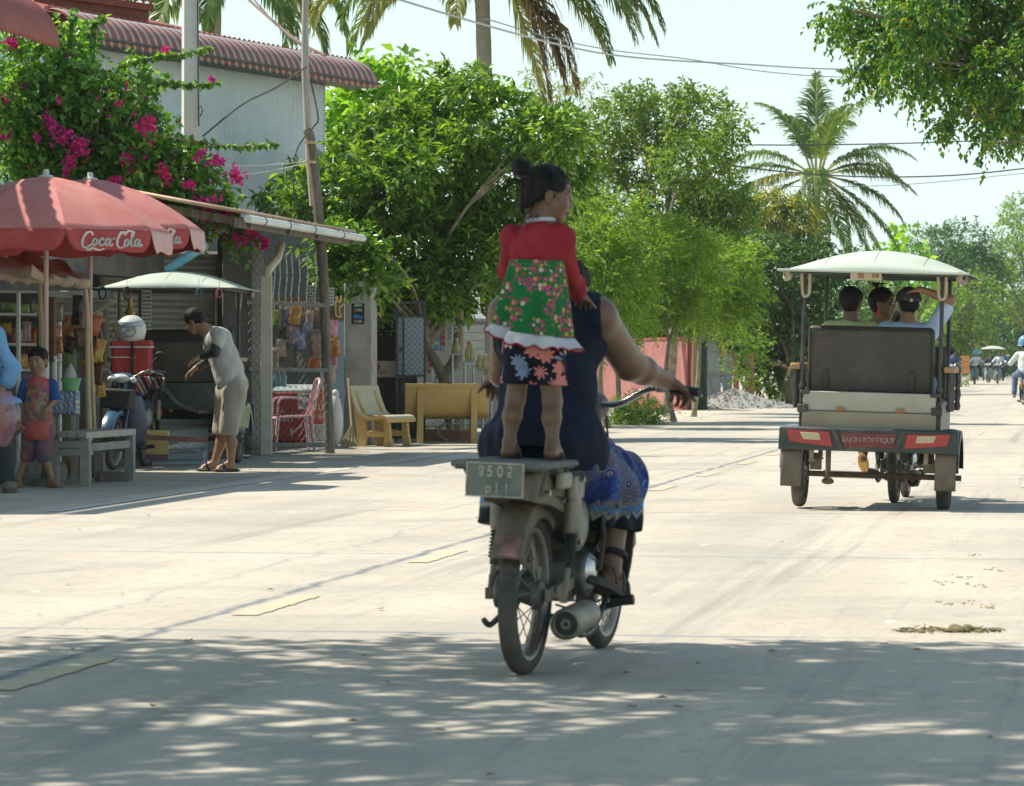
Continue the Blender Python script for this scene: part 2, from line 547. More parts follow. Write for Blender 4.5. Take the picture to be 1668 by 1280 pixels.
def road_mat():
    m, nt, out = _nodes('worn_concrete_road'); b = NB(nt); v = b.coord('Object'); xyz = b.sep(v)
    x, y = xyz[0], xyz[1]
    vs = b.comb(x, b.math('MULTIPLY', y, .09), 0)
    c = b.mix((.45, .395, .325), (.58, .51, .415), b.ramp(b.noise(vs, 1.6, 6, .6), [(.3, 0.), (.7, 1.)]))
    c = b.mix(c, (.31, .295, .255), b.ramp(b.noise(v, .55, 7, .68, .6), [(.47, 0.), (.70, .7)]))
    c = b.mix(c, (.26, .25, .22), b.ramp(b.noise(b.comb(b.math('MULTIPLY', x, 1.6), b.math('MULTIPLY', y, .035), 3), 2.2, 5, .65), [(.55, 0.), (.68, .7)]))
    c = b.mix(c, (.62, .56, .46), b.ramp(b.noise(v, .23, 5), [(.52, 0.), (.7, .55)]))
    # wheel tracks polished darker
    tr = b.math('ABSOLUTE', b.math('SUBTRACT', b.math('ABSOLUTE', b.math('ADD', x, b.math('MULTIPLY', b.noise(vs, .8, 2), .5))), 1.9))
    c = b.mix(c, (.36, .34, .30), b.math('MULTIPLY', b.mrange(tr, .15, .8, .5, 0.), b.noise(vs, 3, 3)))
    # fine grain and pale chips, dark specks
    c = b.mix(c, (.25, .24, .22), b.ramp(b.noise(v, 55, 3, .7), [(.55, 0.), (.70, .8)]))
    c = b.mix(c, (.34, .31, .26), b.ramp(b.noise(b.comb(x, b.math('MULTIPLY', y, .4), 5), 11, 5, .7), [(.52, 0.), (.66, .55)]))
    c = b.mix(c, (.17, .16, .15), b.ramp(b.noise(b.comb(x, b.math('MULTIPLY', y, .5), 9), .9, 7, .75, .8), [(.64, 0.), (.70, .5)]))
    c = b.mix(c, (.68, .64, .56), b.ramp(b.noise(b.comb(x, b.math('MULTIPLY', y, .35), 0), 7, 2), [(.72, 0.), (.76, .8)]))
    c = b.mix(c, (.20, .18, .15), b.ramp(b.noise(v, 4.3, 3, .5), [(.70, 0.), (.76, .6)]))
    # tarred joints across the slabs
    wob = b.math('MULTIPLY', b.math('SUBTRACT', b.noise(v, 1.1, 4), .5), .12)
    jy = b.math('ABSOLUTE', b.math('SUBTRACT', b.math('MODULO', b.math('ADD', b.math('ADD', y, 103.15), wob), 5.75), 2.87))
    c = b.mix(c, (.20, .23, .25), b.math('MULTIPLY', b.mrange(jy, .018, .05, .8, 0.), b.ramp(b.noise(v, .9, 3), [(.36, .15), (.55, 1.)])))
    # centre crack and its tar bleed, a fainter second crack
    w2 = b.math('MULTIPLY', b.math('SUBTRACT', b.noise(b.comb(0, y, 0), 1.7, 6, .7), .5), .22)
    cx = b.math('ABSOLUTE', b.math('SUBTRACT', x, b.math('ADD', w2, .02)))
    c = b.mix(c, (.13, .15, .17), b.math('MULTIPLY', b.mrange(cx, .008, .045, .85, 0.), b.ramp(b.noise(v, 1.4, 4), [(.3, .2), (.5, 1.)])))
    w3 = b.math('MULTIPLY', b.math('SUBTRACT', b.noise(b.comb(7, y, 0), .5, 5, .7), .5), .9)
    c3 = b.math('ABSOLUTE', b.math('SUBTRACT', x, b.math('ADD', w3, -.55)))
    c = b.mix(c, (.25, .25, .25), b.mrange(c3, .004, .03, .5, 0.))
    h = b.noise(v, 60, 5, .7)
    p = b.pbsdf(c, b.mrange(b.noise(v, 1.2, 4), .3, .7, .72, .9), 0, b.bump(h, .35, .008), .3)
    nt.links.new(p.outputs[0], out.inputs[0]); return m


g = MB(); g.face([(-900, -60, 0), (900, -60, 0), (900, 1500, 0), (-900, 1500, 0)])
o = tag(g.build('ground', ground_mat(), origin=(0, 0, 0)), kind='structure')
rz = -math.atan2(RD.x, RD.y)
ro = thing('road_origin_tmp', None, None, (ctr(0), 0, 0), rz)
mb = MB()
mb.grid(lambda u, v_: ((-3.95 + 7.9 * u) + .05 * math.sin(v_ * 190 + u * 2) * (1 if u in (0, 1) else 0), -30 + 255 * v_, .004), 6, 240)
me_road = mb.build('road', road_mat(), smooth=0, origin=(0, 0, 0))
me_road.location = (ctr(0), 0, 0); me_road.rotation_euler.z = rz
tag(me_road, kind='structure'); MW['road'] = Matrix.Translation((ctr(0), 0, 0)) @ Matrix.Rotation(rz, 4, 'Z')
bpy.data.objects.remove(ro)


def paint_mat(name, col, wear):
    m, nt, out = _nodes(name); b = NB(nt); v = b.coord('Object')
    fac = b.ramp(b.noise(v, 9, 6, .7), [(wear - .1, 1.), (wear + .08, 0.)])
    p = b.pbsdf(b.mix(col, (.50, .46, .39), fac), .85, 0, None, .2)
    nt.links.new(p.outputs[0], out.inputs[0]); return m


ym = paint_mat('faded_yellow_paint', (.57, .46, .29), .49); wm = paint_mat('faded_white_paint', (.66, .65, .60), .56)
mb = MB()
for py in (1092, 982, 903, 852, 822, 793, 771, 752, 738, 727, 718):
    t = GY(py)
    n = 6
    for i in range(n):
        t0 = t - .65 + 1.3 * i / n
        mb.face([RP(.10, t0, .008), RP(.22 + .01 * (i % 2), t0, .008), RP(.215, t0 + 1.3 / n, .008), RP(.10 + .012 * (i % 2), t0 + 1.3 / n, .008)])
o = mb.build('center_line', ym, smooth=0); tag(o, kind='structure')
mb = MB(); t = 25.6
while t < 140:
    mb.face([RP(-3.72, t, .008), RP(-3.61, t, .008), RP(-3.61, t + 1, .008), RP(-3.72, t + 1, .008)]); t += 1
lr = np.random.default_rng(12); lit = MB()
for i in range(150):
    p_ = RP(lr.uniform(-3.9, 3.9) if i % 3 else lr.uniform(-5.5, -3.4), lr.uniform(8.5, 40) if i % 2 else lr.uniform(8.5, 15), .012); a_ = lr.uniform(0, 6.28); l_ = lr.uniform(.02, .05); d_ = V(math.cos(a_), math.sin(a_), 0) * l_; s_ = V(-d_.y, d_.x, 0) * .4
    lit.face([p_, p_ + d_ * .5 + s_ + V(0, 0, .008), p_ + d_, p_ + d_ * .5 - s_ + V(0, 0, .004)])
tag(lit.build('leaf_litter', mat('dry_leaf', (.20, .16, .07), (.32, .25, .12), 3, .9), smooth=0, origin=(0, 14, 0)), 'dry leaves scattered over the road', 'litter', kind='stuff')
o = mb.build('edge_line', wm, smooth=0); tag(o, kind='structure')

# ---- thin dusty air over everything
def haze_box(density):
    m, nt, out = _nodes('thin_haze'); v = nt.nodes.new('ShaderNodeVolumePrincipled'); v.inputs['Color'].default_value = (.92, .95, .93, 1); v.inputs['Density'].default_value = density; v.inputs['Anisotropy'].default_value = .3
    nt.links.new(v.outputs[0], out.inputs['Volume']); b = MB(); b.box((0, 735, 6.75), (1900, 1630, 15.5)); o = b.build('haze', m, smooth=0); tag(o, 'thin dusty haze over the whole street', 'haze', kind='stuff')


haze_box(.00022)
# ================================================================== plants
BARK = mat('grey_brown_bark', (.20, .16, .11), (.34, .28, .20), 9, .9, bump=.6, bscale=35, dirt=(.10, .08, .06), dscale=5)
BARK_PALM = mat('ringed_palm_bark', (.30, .27, .22), (.42, .38, .31), 7, .9, bump=.5, bscale=20, dirt=(.14, .12, .10), dscale=3, stretch=(1, 1, 6))
L_MANGO = leafmat('glossy_green_leaves', [(.032, .085, .018), (.07, .165, .025), (.13, .265, .04), (.24, .37, .08)], .42, .30, .6)
L_BIG = leafmat('broad_light_leaves', [(.09, .23, .03), (.16, .34, .045), (.26, .44, .08)], .5, .45)
L_OLIVE = leafmat('olive_leaves', [(.04, .10, .022), (.08, .18, .03), (.14, .26, .05), (.24, .30, .06)], .35, .35)
L_FEATHER = leafmat('feathery_leaves', [(.06, .145, .025), (.12, .24, .035), (.22, .35, .06)], .45, .5)
L_DARK = leafmat('dark_leaves', [(.015, .05, .02), (.03, .085, .025), (.05, .13, .03), (.09, .18, .04)], .3, .35)
L_GOLD = leafmat('yellow_new_leaves', [(.20, .25, .05), (.30, .28, .06), (.18, .27, .05)], .45, .4)
L_BLUE = leafmat('blue_green_leaves', [(.022, .085, .036), (.045, .14, .05), (.09, .22, .07)], .35, .5)
L_TAM = leafmat('small_deep_green_leaves', [(.02, .08, .02), (.04, .14, .022), (.09, .23, .03), (.24, .28, .03)], .42, .4)
L_BOUG = leafmat('bougainvillea_leaves', [(.04, .13, .03), (.08, .21, .04), (.14, .31, .06), (.22, .40, .09)], .4, .38)
L_PALM = leafmat('palm_leaflets', [(.05, .11, .02), (.09, .17, .03), (.14, .22, .05)], .35, .35)
L_PALMY = leafmat('yellowing_palm_leaflets', [(.16, .20, .045), (.26, .26, .06), (.10, .19, .04)], .4, .4)
L_PALMD = leafmat('dead_palm_leaflets', [(.16, .12, .07), (.24, .18, .10), (.11, .085, .05)], .25, .7)
STEMG = mat('green_stem', (.20, .25, .08), (.30, .30, .12), 8, .6)
MAGENTA = leafmat('magenta_bracts', [(.45, .01, .20), (.60, .02, .30), (.72, .05, .36)], .35, .5, tcol=(1.4, .8, 1.2))


def unit(a): return a / (np.linalg.norm(a, axis=-1, keepdims=True) + 1e-9)


def leaf_arrays(P, D, N, L, Wd, fold=.25, curl=.12):
    """Folded leaf blades: base, two shoulders, tip."""
    S = unit(np.cross(D, N)); N = unit(np.cross(S, D))
    L = L[:, None]; Wd = Wd[:, None]
    mid = P + D * L * .45
    v = np.stack([P, mid + S * Wd * .5 + N * Wd * fold, P + D * L - N * L * curl, mid - S * Wd * .5 + N * Wd * fold], 1).reshape(-1, 3)
    n = len(P); i = np.arange(n)[:, None] * 4
    f = np.concatenate([i + np.array([[0, 1, 2]]), i + np.array([[0, 2, 3]])], 1).reshape(-1, 3)
    return v, f


def sprays(rg, O, D, nleaf, slen, ll, lw, droop=.3, splay=.9, jit=.35):
    """Alternate leaves along short twigs."""
    n = len(O); t = np.linspace(.12, 1, nleaf)[None, :, None]
    sl = (slen * rg.uniform(.6, 1.25, n))[:, None, None]
    T = D[:, None, :] * t * sl - np.array([0, 0, 1.0]) * (t ** 2) * sl * droop * .6
    P = O[:, None, :] + T
    side = unit(np.cross(D, np.array([0, 0, 1.0]) + rg.normal(size=(n, 3)) * .5))[:, None, :]
    sg = np.where(np.arange(nleaf) % 2 == 0, 1, -1)[None, :, None]
    Dl = D[:, None, :] * .55 + side * sg * splay * (1.05 - .6 * t) + rg.normal(size=(n, nleaf, 3)) * jit - np.array([0, 0, 1.0]) * droop
    Dl = unit(Dl).reshape(-1, 3)
    Nn = unit(np.array([0, 0, 1.0]) + rg.normal(size=(n * nleaf, 3)) * .55)
    P = P.reshape(-1, 3); k = rg.uniform(.6, 1.15, len(P))
    return leaf_arrays(P, Dl, Nn, ll * k, lw * k)


def lump_leaves(rg, lumps, dens, nleaf, slen, ll, lw, droop=.3, up=.35, center=None, hollow=.45, zmin=.2, **kw):
    Os, Ds = [], []
    for (c, r) in lumps:
        n = max(6, int(dens * r * r)); d = unit(rg.normal(size=(n, 3)))
        rad = r * (hollow + (1 - hollow) * rg.uniform(0, 1, n) ** .6)
        rad *= 1 + .22 * np.sin(d[:, 0] * 5 + c[0] * 7) * np.sin(d[:, 2] * 6 + c[2] * 5)
        p = np.array(c) + d * rad[:, None] * np.array([1, 1, .85])
        dd = d + np.array([0, 0, up]) + rg.normal(size=(n, 3)) * .45
        if center is not None: dd = dd + unit(p - np.array(center)) * .4
        Os.append(p); Ds.append(unit(dd))
    O = np.concatenate(Os); D = np.concatenate(Ds)
    k = O[:, 2] > zmin; O, D = O[k], D[k]
    return sprays(rg, O, D, nleaf, slen, ll, lw, droop, **kw)


def limbs(mb, base, top, lumps, r0, rg, every=1, fork=None, bend=.25):
    """Trunk with limbs running out to the leaf masses."""
    base, top = Vector(base), Vector(top)
    mid = (base + top) / 2 + Vector((rg.normal() * bend * .3, rg.normal() * bend * .3, 0))
    pts = spline([base, mid, top], 5)
    mb.tube(pts, [r0 * (1.25 if i == 0 else 1 - .35 * i / len(pts)) for i in range(len(pts))], 10)
    for i, (c, r) in enumerate(lumps):
        if i % every: continue
        c = Vector(c); s = top if fork is None else Vector(fork[i % len(fork)])
        m = s.lerp(c, .5) + Vector((rg.normal() * .12, rg.normal() * .12, .10)) * (c - s).length
        pp = bezier(s, m, c, 7); rr = r0 * .42 * min(1.2, max(.4, r / .5))
        mb.tube(pp, [max(.008, rr * (1 - .85 * j / 7)) for j in range(8)], 6)
        for q in range(3):
            e = c + Vector(rg.normal(size=3)) * r * .6
            mb.tube(bezier(pp[4], pp[5].lerp(e, .4) + Vector((0, 0, .05)), e, 4), [rr * .35, rr * .3, rr * .2, rr * .15, .005], 5)


def PL(lst, Y, dY=1.0, rg=None, sc=1.0):
    out = []
    for (px, py, rp) in lst:
        y = Y + (rg.uniform(-dY, dY) if rg is not None else 0)
        out.append((tuple(W(px, py, y)), rp * y / F * sc))
    return out


def tree(name, label, cat, base, top, lumps, mats, seed, dens=900, nleaf=7, slen=.28, ll=.12, lw=.05, droop=.3, r0=.1, every=1, fork=None, group=None, up=.35, extra=None, bark=None, trunk=True, **kw):
    rg = np.random.default_rng(seed)
    b = Vector(base); t = thing(name, label, cat, b, group=group)
    if trunk:
        mb = MB(); limbs(mb, base, top, lumps, r0, rg, every, fork)
        if extra: extra(mb)
        mb.build('trunk', bark or BARK, t, smooth=60, clean=False)
    v, f = lump_leaves(rg, lumps, dens, nleaf, slen, ll, lw, droop, up, **kw)
    np_mesh('crown', v, f, mats, t)
    return t


# ---- big tree behind the benches
rg = np.random.default_rng(5)
lst = [(740, 160, 45), (690, 195, 55), (640, 215, 50), (810, 200, 58), (890, 225, 50), (925, 205, 28), (590, 255, 52), (555, 310, 48), (480, 318, 34), (450, 330, 24), (515, 372, 42), (620, 330, 66), (720, 280, 72),
       (820, 290, 68), (905, 295, 45), (600, 420, 56), (680, 400, 70), (770, 400, 68), (850, 370, 58), (585, 480, 36), (640, 485, 38), (700, 465, 45), (770, 468, 45), (830, 445, 40), (555, 440, 36), (930, 260, 30), (775, 140, 28), (560, 390, 40), (505, 290, 24), (600, 500, 26), (750, 340, 60), (655, 270, 50)]
lm = PL(lst, 50, 1.1, rg)
fk = [W(688, 530, 49.8), W(748, 520, 50.3), W(700, 560, 49.9), W(742, 540, 50.2)]


def fork_arms(mb):
    y0 = W(722, 612, 50)
    mb.tube(spline([y0, W(700, 570, 49.9), W(685, 520, 49.8), W(665, 440, 49.6)], 4), [.085, .08, .075, .07, .065, .06, .055, .05, .05, .045, .04, .04, .03], 8)
    mb.tube(spline([y0, W(742, 585, 50.1), W(748, 530, 50.2), W(750, 440, 50.3)], 4), [.10, .095, .09, .09, .085, .08, .075, .07, .06, .06, .05, .04, .03], 8)


for (px, py, rp) in [(560, 425, 32), (592, 442, 28), (545, 395, 30), (622, 455, 24), (578, 400, 30), (532, 435, 18)]: lm.append((tuple(W(px, py, 45.0)), rp * 45 / F))
tree('mango_tree', 'dense green tree with a forked trunk behind the yellow concrete benches', 'tree', (GX(742, 50), 50, 0), W(722, 606, 50), lm, L_MANGO, 11, dens=800, nleaf=7, slen=.24, ll=.16, lw=.064, droop=.28, r0=.125, fork=fk, extra=fork_arms, every=2)

# ---- broad-leaved tree between house and big tree
rg = np.random.default_rng(6)
lm = PL([(560, 165, 45), (610, 150, 45), (660, 140, 35), (590, 200, 55), (640, 190, 50), (545, 225, 40), (630, 130, 22), (570, 260, 40)], 60, 1, rg)
tree('broadleaf_tree', 'light green big leaved tree beside the corrugated house wall', 'tree', (GX(600, 60), 60, 0), W(600, 330, 60), lm, L_BIG, 12, dens=200, nleaf=6, slen=.42, ll=.25, lw=.15, droop=.35, r0=.10)

# ---- sparse tree to the right of the child, with bare grey twigs
rg = np.random.default_rng(7)
lst = [(1010, 190, 42), (1075, 190, 50), (1140, 195, 48), (1195, 205, 24), (1180, 240, 26), (1050, 250, 55), (1125, 265, 58), (985, 250, 35), (1010, 330, 50), (1090, 340, 60), (1165, 320, 50), (1200, 360, 36), (1145, 380, 50), (1040, 160, 20), (1120, 165, 22)]
lm = PL(lst, 74, 1.5, rg)
tree('roadside_tree', 'tall open tree with small leaves and bare grey twigs right of the standing child', 'tree', (GX(1085, 74), 74, 0), W(1085, 430, 74), lm, L_OLIVE, 13, dens=620, nleaf=7, slen=.3, ll=.13, lw=.06, droop=.3, r0=.12)

# ---- feathery young trees along the pink wall
FE = []
for i, (bx, Y, lst) in enumerate([
    (990, 58, [(960, 400, 45), (1000, 370, 40), (985, 450, 50), (1020, 440, 45), (950, 350, 30), (1010, 495, 36), (965, 505, 30)]),
    (1098, 64, [(1060, 420, 50), (1100, 400, 42), (1120, 450, 50), (1065, 480, 50), (1110, 505, 38), (1140, 410, 30)]),
    (1130, 70, [(1170, 440, 45), (1200, 470, 42), (1150, 490, 45), (1190, 510, 34), (1215, 430, 30)]),
    (1008, 62, [(1030, 520, 26), (985, 520, 26), (1005, 545, 18)])]):
    rg = np.random.default_rng(30 + i); lm = PL(lst, Y, .8, rg)
    lab = ['slim feathery tree nearest the yellow benches beside the pink wall', 'feathery tree in the middle of the pink wall above the green shrub', 'feathery tree beside the dark green gate post', 'low thin feathery tree behind the rider with the shortest crown'][i]
    tree('feathery_tree', lab, 'tree', (GX(bx, Y), Y, 0), W(bx + rg.uniform(-10, 10), 560, Y), lm, L_FEATHER, 40 + i, dens=760, nleaf=12, slen=.36, ll=.115, lw=.036, droop=.22, r0=.055, up=.15, splay=1.3, jit=.15, group='feathery trees along the pink wall')

# ---- fine grey-green tree behind
rg = np.random.default_rng(8)
lm = PL([(900, 140, 40), (950, 170, 45), (985, 210, 40), (930, 240, 45), (880, 190, 35), (970, 290, 50), (910, 330, 50)], 92, 1, rg)
tree('eucalyptus_tree', 'thin grey green tree with hanging leaves behind the child', 'tree', (GX(930, 92), 92, 0), W(930, 430, 92), lm, leafmat('grey_green_leaves', [(.10, .15, .07), (.16, .22, .11), (.22, .28, .16)], .4, .5), 14, dens=110, nleaf=7, slen=.6, ll=.24, lw=.04, droop=.9, r0=.10)

rg = np.random.default_rng(17)
lm = PL([(960, 560, 40), (990, 600, 32), (950, 500, 45), (1020, 560, 36), (1060, 545, 30), (1110, 550, 30), (1165, 525, 34), (1200, 545, 36), (1000, 430, 50), (1060, 400, 50), (1120, 400, 50), (1180, 420, 45), (1215, 480, 40), (1150, 330, 40), (940, 420, 50), (930, 340, 45)], 90.5, .8, rg)
tree('dark_tree', 'dark leafy tree filling the gaps above the pink wall', 'tree', (GX(1050, 91.5), 91.5, 0), W(1050, 560, 91.5), lm, L_DARK, 18, dens=330, nleaf=7, slen=.35, ll=.2, lw=.08, droop=.4, r0=.13)

# ---- dark trees beyond the gate
rg = np.random.default_rng(9)
lm = PL([(1240, 430, 55), (1290, 450, 55), (1230, 510, 55), (1285, 530, 60), (1325, 500, 45), (1210, 570, 45), (1260, 590, 50), (1310, 590, 45), (1330, 560, 40), (1335, 440, 36)], 92, 1.8, rg)
tree('dark_tree', 'dark dense tree beyond the grey gate and behind the canopied carriage', 'tree', (GX(1290, 92), 92, 0), W(1290, 600, 92), lm, L_DARK, 15, dens=330, nleaf=7, slen=.35, ll=.20, lw=.075, droop=.4, r0=.16)
lm = PL([(1250, 345, 34), (1290, 360, 36), (1235, 385, 36), (1280, 405, 40), (1320, 385, 30), (1215, 330, 26), (1330, 420, 30)], 96, 1, rg)
t = tree('mango_tree', 'tree flushed with yellow new leaves below the coconut palm', 'tree', (GX(1275, 96), 96, 0), W(1275, 470, 96), lm, L_DARK, 16, dens=300, nleaf=7, slen=.35, ll=.19, lw=.06, droop=.5, r0=.14)
v, f = lump_leaves(np.random.default_rng(99), PL([(1240, 335, 24), (1285, 345, 26), (1262, 322, 16), (1310, 365, 16), (1225, 355, 14)], 95.2, .5, rg), 300, 7, .35, .2, .06, .6, .2)
np_mesh('new_leaves', v, f, L_GOLD, t)

# ---- trees closing the far end of the road
far = [
    ('dark_tree', 'dark tree hidden behind the carriage seats', L_DARK, 128, 1385, [(1380, 500, 60), (1370, 580, 60), (1430, 560, 60), (1440, 490, 50), (1400, 440, 40)], 110, 7, .4, .24, .09),
    ('bushy_tree', 'large leaved pale tree just right of the carriage canopy', L_BIG, 168, 1480, [(1450, 430, 34), (1490, 450, 36), (1470, 400, 28), (1520, 470, 30), (1440, 470, 40), (1480, 510, 40)], 30, 5, .7, .5, .3),
    ('rain_tree', 'blue green spreading tree above the far road', L_BLUE, 236, 1560, [(1530, 400, 30), (1570, 395, 34), (1605, 410, 26), (1545, 430, 40), (1590, 440, 38), (1500, 395, 22), (1560, 470, 45), (1610, 460, 30)], 72, 9, .8, .32, .12),
    ('bushy_tree', 'olive green tree over the oncoming motorcycles', L_OLIVE, 212, 1530, [(1540, 500, 40), (1580, 510, 38), (1600, 480, 36), (1555, 550, 36), (1590, 560, 30), (1520, 540, 36), (1530, 590, 26)], 90, 8, .6, .3, .12),
    ('rain_tree', 'yellow green tree reaching in from the right edge of the far road', L_FEATHER, 250, 1690, [(1665, 345, 26), (1650, 365, 20), (1640, 420, 28), (1665, 410, 30), (1620, 450, 26), (1650, 470, 34), (1668, 500, 30)], 90, 9, .9, .3, .11),
    ('bushy_tree', 'hazy round tree at the very end of the road', L_BLUE, 285, 1640, [(1620, 520, 34), (1655, 540, 36), (1630, 575, 30), (1665, 580, 30), (1600, 585, 26), (1690, 530, 40)], 60, 8, 1.0, .4, .18)]
for i, (nm, lab, mt, Y, bx, lst, dn, nl, sl, ll, lw) in enumerate(far):
    rg = np.random.default_rng(60 + i); lm = PL(lst, Y, 2.5, rg)
    tree(nm, lab, 'tree', (GX(bx, Y), Y, 0), W(bx, 560, Y), lm, mt, 70 + i, dens=dn, nleaf=nl, slen=sl, ll=ll, lw=lw, droop=.25, r0=.25, group='trees at the far end of the road')
# a wood behind everything on the left, one mass seen only through gaps
rg = np.random.default_rng(77); lm = []
for i in range(90):
    px = rg.uniform(480, 1760); Y = rg.uniform(240, 300); lm.append((tuple(W(px, rg.uniform(500, 590) + (18 if px > 1430 else 0), Y)), rg.uniform(1.4, 2.4)))
v, f = lump_leaves(rg, lm, 20, 8, 1.1, .55, .28, .25, .3)
o = np_mesh('woodland', v, f, L_DARK, origin=(GX(1000, 270), 270, 0)); tag(o, 'low wood beyond the houses seen through gaps', 'woodland', kind='stuff')

# ---- overhanging tree at the upper right
rg = np.random.default_rng(21); lm = []
for (px, py, rp) in [(1400, 20, 40), (1450, 45, 55), (1380, 40, 30), (1500, 25, 60), (1560, 40, 65), (1630, 40, 70), (1425, 95, 36), (1470, 105, 34), (1520, 95, 45), (1580, 110, 50), (1640, 115, 60), (1400, 130, 24), (1488, 145, 24), (1540, 150, 30), (1600, 165, 36), (1650, 170, 40), (1545, 190, 22), (1610, 205, 26), (1660, 200, 30), (1530, 200, 14), (1612, 235, 14), (1650, 225, 16), (1700, 60, 80), (1690, 160, 60), (1360, 10, 22), (1345, 30, 14), (1480, -40, 70), (1580, -50, 80), (1680, -50, 90)]:
    Y = 58 + rg.uniform(-1.5, 1.5); lm.append((tuple(W(px, py, Y)), rp * .8 * Y / F))
tree('tamarind_tree', 'overhanging tree with drooping small leaved branches at the upper right corner', 'tree', (GX(2050, 60), 60, 0), (GX(2000, 60), 60, 4.6), lm, L_TAM, 22, dens=620, nleaf=9, slen=.34, ll=.125, lw=.075, droop=.7, r0=.35, up=-.25, every=2, hollow=.1)

# ---- trees beside the camera that shade the near road (their crowns stand above the frame)
rg = np.random.default_rng(31)


def shade_tree(label, base, cen, rad, n, seed, dens):
    rg = np.random.default_rng(seed); lm = []
    for i in range(n):
        d = unit(rg.normal(size=3)); p = np.array(cen) + d * np.array(rad) * rg.uniform(.3, 1) ** .5
        lm.append((tuple(p), rg.uniform(.22, .46)))
    tree('rain_tree', label, 'tree', base, (base[0] + .3, base[1], cen[2] - rad[2] - .2), lm, L_TAM, seed + 1, dens=dens, nleaf=8, slen=.30, ll=.15, lw=.085, droop=.3, r0=.22, every=3, group='shade trees along the near road')


shade_tree('shade tree beside the near road standing left of the frame', (-6.6, 9.0, 0), (-4.0, 13.0, 5.6), (3.2, 2.7, 1.3), 104, 33, 205)
shade_tree('shade tree beside the near road standing nearer the camera', (-5.9, 6.0, 0), (-1.4, 12.2, 6.2), (3.4, 2.8, 1.2), 42, 35, 180)


# ---- palms
def frond(mb_l, mb_r, base, az, el, L, bend, nl, ll, lw, hang, rg, twist=0.0, sparse=0.0):
    """One feather leaf: a curved rib and a double row of narrow leaflets."""
    pts = []; d = Vector((math.cos(az) * math.cos(el), math.sin(az) * math.cos(el), math.sin(el))); p = Vector(base); n = 14
    side = Vector((-math.sin(az), math.cos(az), 0))
    pitch = el
    for i in range(n + 1):
        pts.append(p.copy())
        pitch -= bend / n * (.5 + 1.0 * i / n)
        d = Vector((math.cos(az) * math.cos(pitch), math.sin(az) * math.cos(pitch), math.sin(pitch)))
        p = p + d * (L / n) + side * twist * (L / n) * i / n
    mb_r.tube(pts, [.035 * L / 3 * (1 - .9 * i / n) + .004 for i in range(n + 1)], 5)
    Vs, Fs = mb_l
    for k in range(nl):
        u = .16 + .84 * (k + .5) / nl; x = u * n; i = min(int(x), n - 1); q = pts[i].lerp(pts[i + 1], x - i); tdir = (pts[i + 1] - pts[i]).normalized()
        upn = side.cross(tdir) if True else None
        if upn.z < 0: upn = -upn
        prof = min(1.0, (u - .10) / .18) * (1 - .75 * max(0, (u - .55) / .45))
        for s in (1, -1):
            if rg.uniform() < sparse: continue
            l = ll * prof * rg.uniform(.8, 1.12); w = lw * (.7 + .5 * prof)
            dr = (side * s * (.85 - .35 * u) + tdir * (.45 + .5 * u) + upn * .18 + Vector(rg.normal(size=3)) * .07).normalized()
            hg = hang * rg.uniform(.7, 1.3)
            p1 = q + dr * l * .5; d2 = (dr + Vector((0, 0, -1)) * hg).normalized(); p2 = p1 + d2 * l * .32; d3 = (d2 + Vector((0, 0, -1)) * hg * 1.3).normalized(); p3 = p2 + d3 * l * .3
            wv = dr.cross(upn + Vector(rg.normal(size=3)) * .3).normalized() * w * .5
            b = len(Vs); Vs += [q - wv * .6, q + wv * .6, p1 - wv, p1 + wv, p2 - wv * .7, p2 + wv * .7, p3]
            Fs += [(b, b + 1, b + 3), (b, b + 3, b + 2), (b + 2, b + 3, b + 5), (b + 2, b + 5, b + 4), (b + 4, b + 5, b + 6)]


def palm(label, base, crown, r0, fronds, seed, nuts=0, extra_dead=()):
    rg = np.random.default_rng(seed)
    t = thing('coconut_palm', label, 'palm tree', base)
    mb = MB(); base, crown = Vector(base), Vector(crown)
    pts = [base.lerp(crown, i / 24) + Vector((math.sin(i / 24 * 3.1) * .25, 0, 0)) * (crown - base).length * .03 for i in range(25)]
    mb.tube(pts, [r0 * (1.35 - .35 * min(1, i / 3)) * (1 - .25 * i / 24) * (1 + .05 * (i % 2)) for i in range(25)], 12)
    mb.build('trunk', BARK_PALM, t, smooth=50, clean=False)
    for (az, el, L, bend, hang, kind) in fronds:
        mr = MB(); ml = ([], [])
        frond(ml, mr, crown + Vector((math.cos(az) * r0, math.sin(az) * r0, .05)), az, el, L, bend, int(24 * L), L * .24, .044 if kind < 2 else .05, hang, rg, rg.uniform(-.15, .15), [.03, .08, .25][kind])
        fr = np_mesh('frond', np.array([tuple(v) for v in ml[0]]), np.array(ml[1]), [L_PALM, L_PALMY, L_PALMD][kind], t)
        mr.build('rib', mat('palm_rib', (.30, .30, .10), (.40, .34, .12), 5, .6) if kind < 2 else mat('dead_rib', (.28, .21, .13), (.2, .15, .09), 5, .8), fr, smooth=60, clean=False)
    for i in range(nuts):
        a = i * 2.4; m = MB(); m.ell(crown + Vector((math.cos(a) * r0 * 2.0, math.sin(a) * r0 * 2.0, -.2 - .1 * (i % 3))), (.11, .11, .14))
        m.build('coconut', mat('green_coconut', (.30, .34, .08), (.45, .36, .10), 4, .5), t)
    return t


PI = math.pi
fl = []
rg = np.random.default_rng(41)
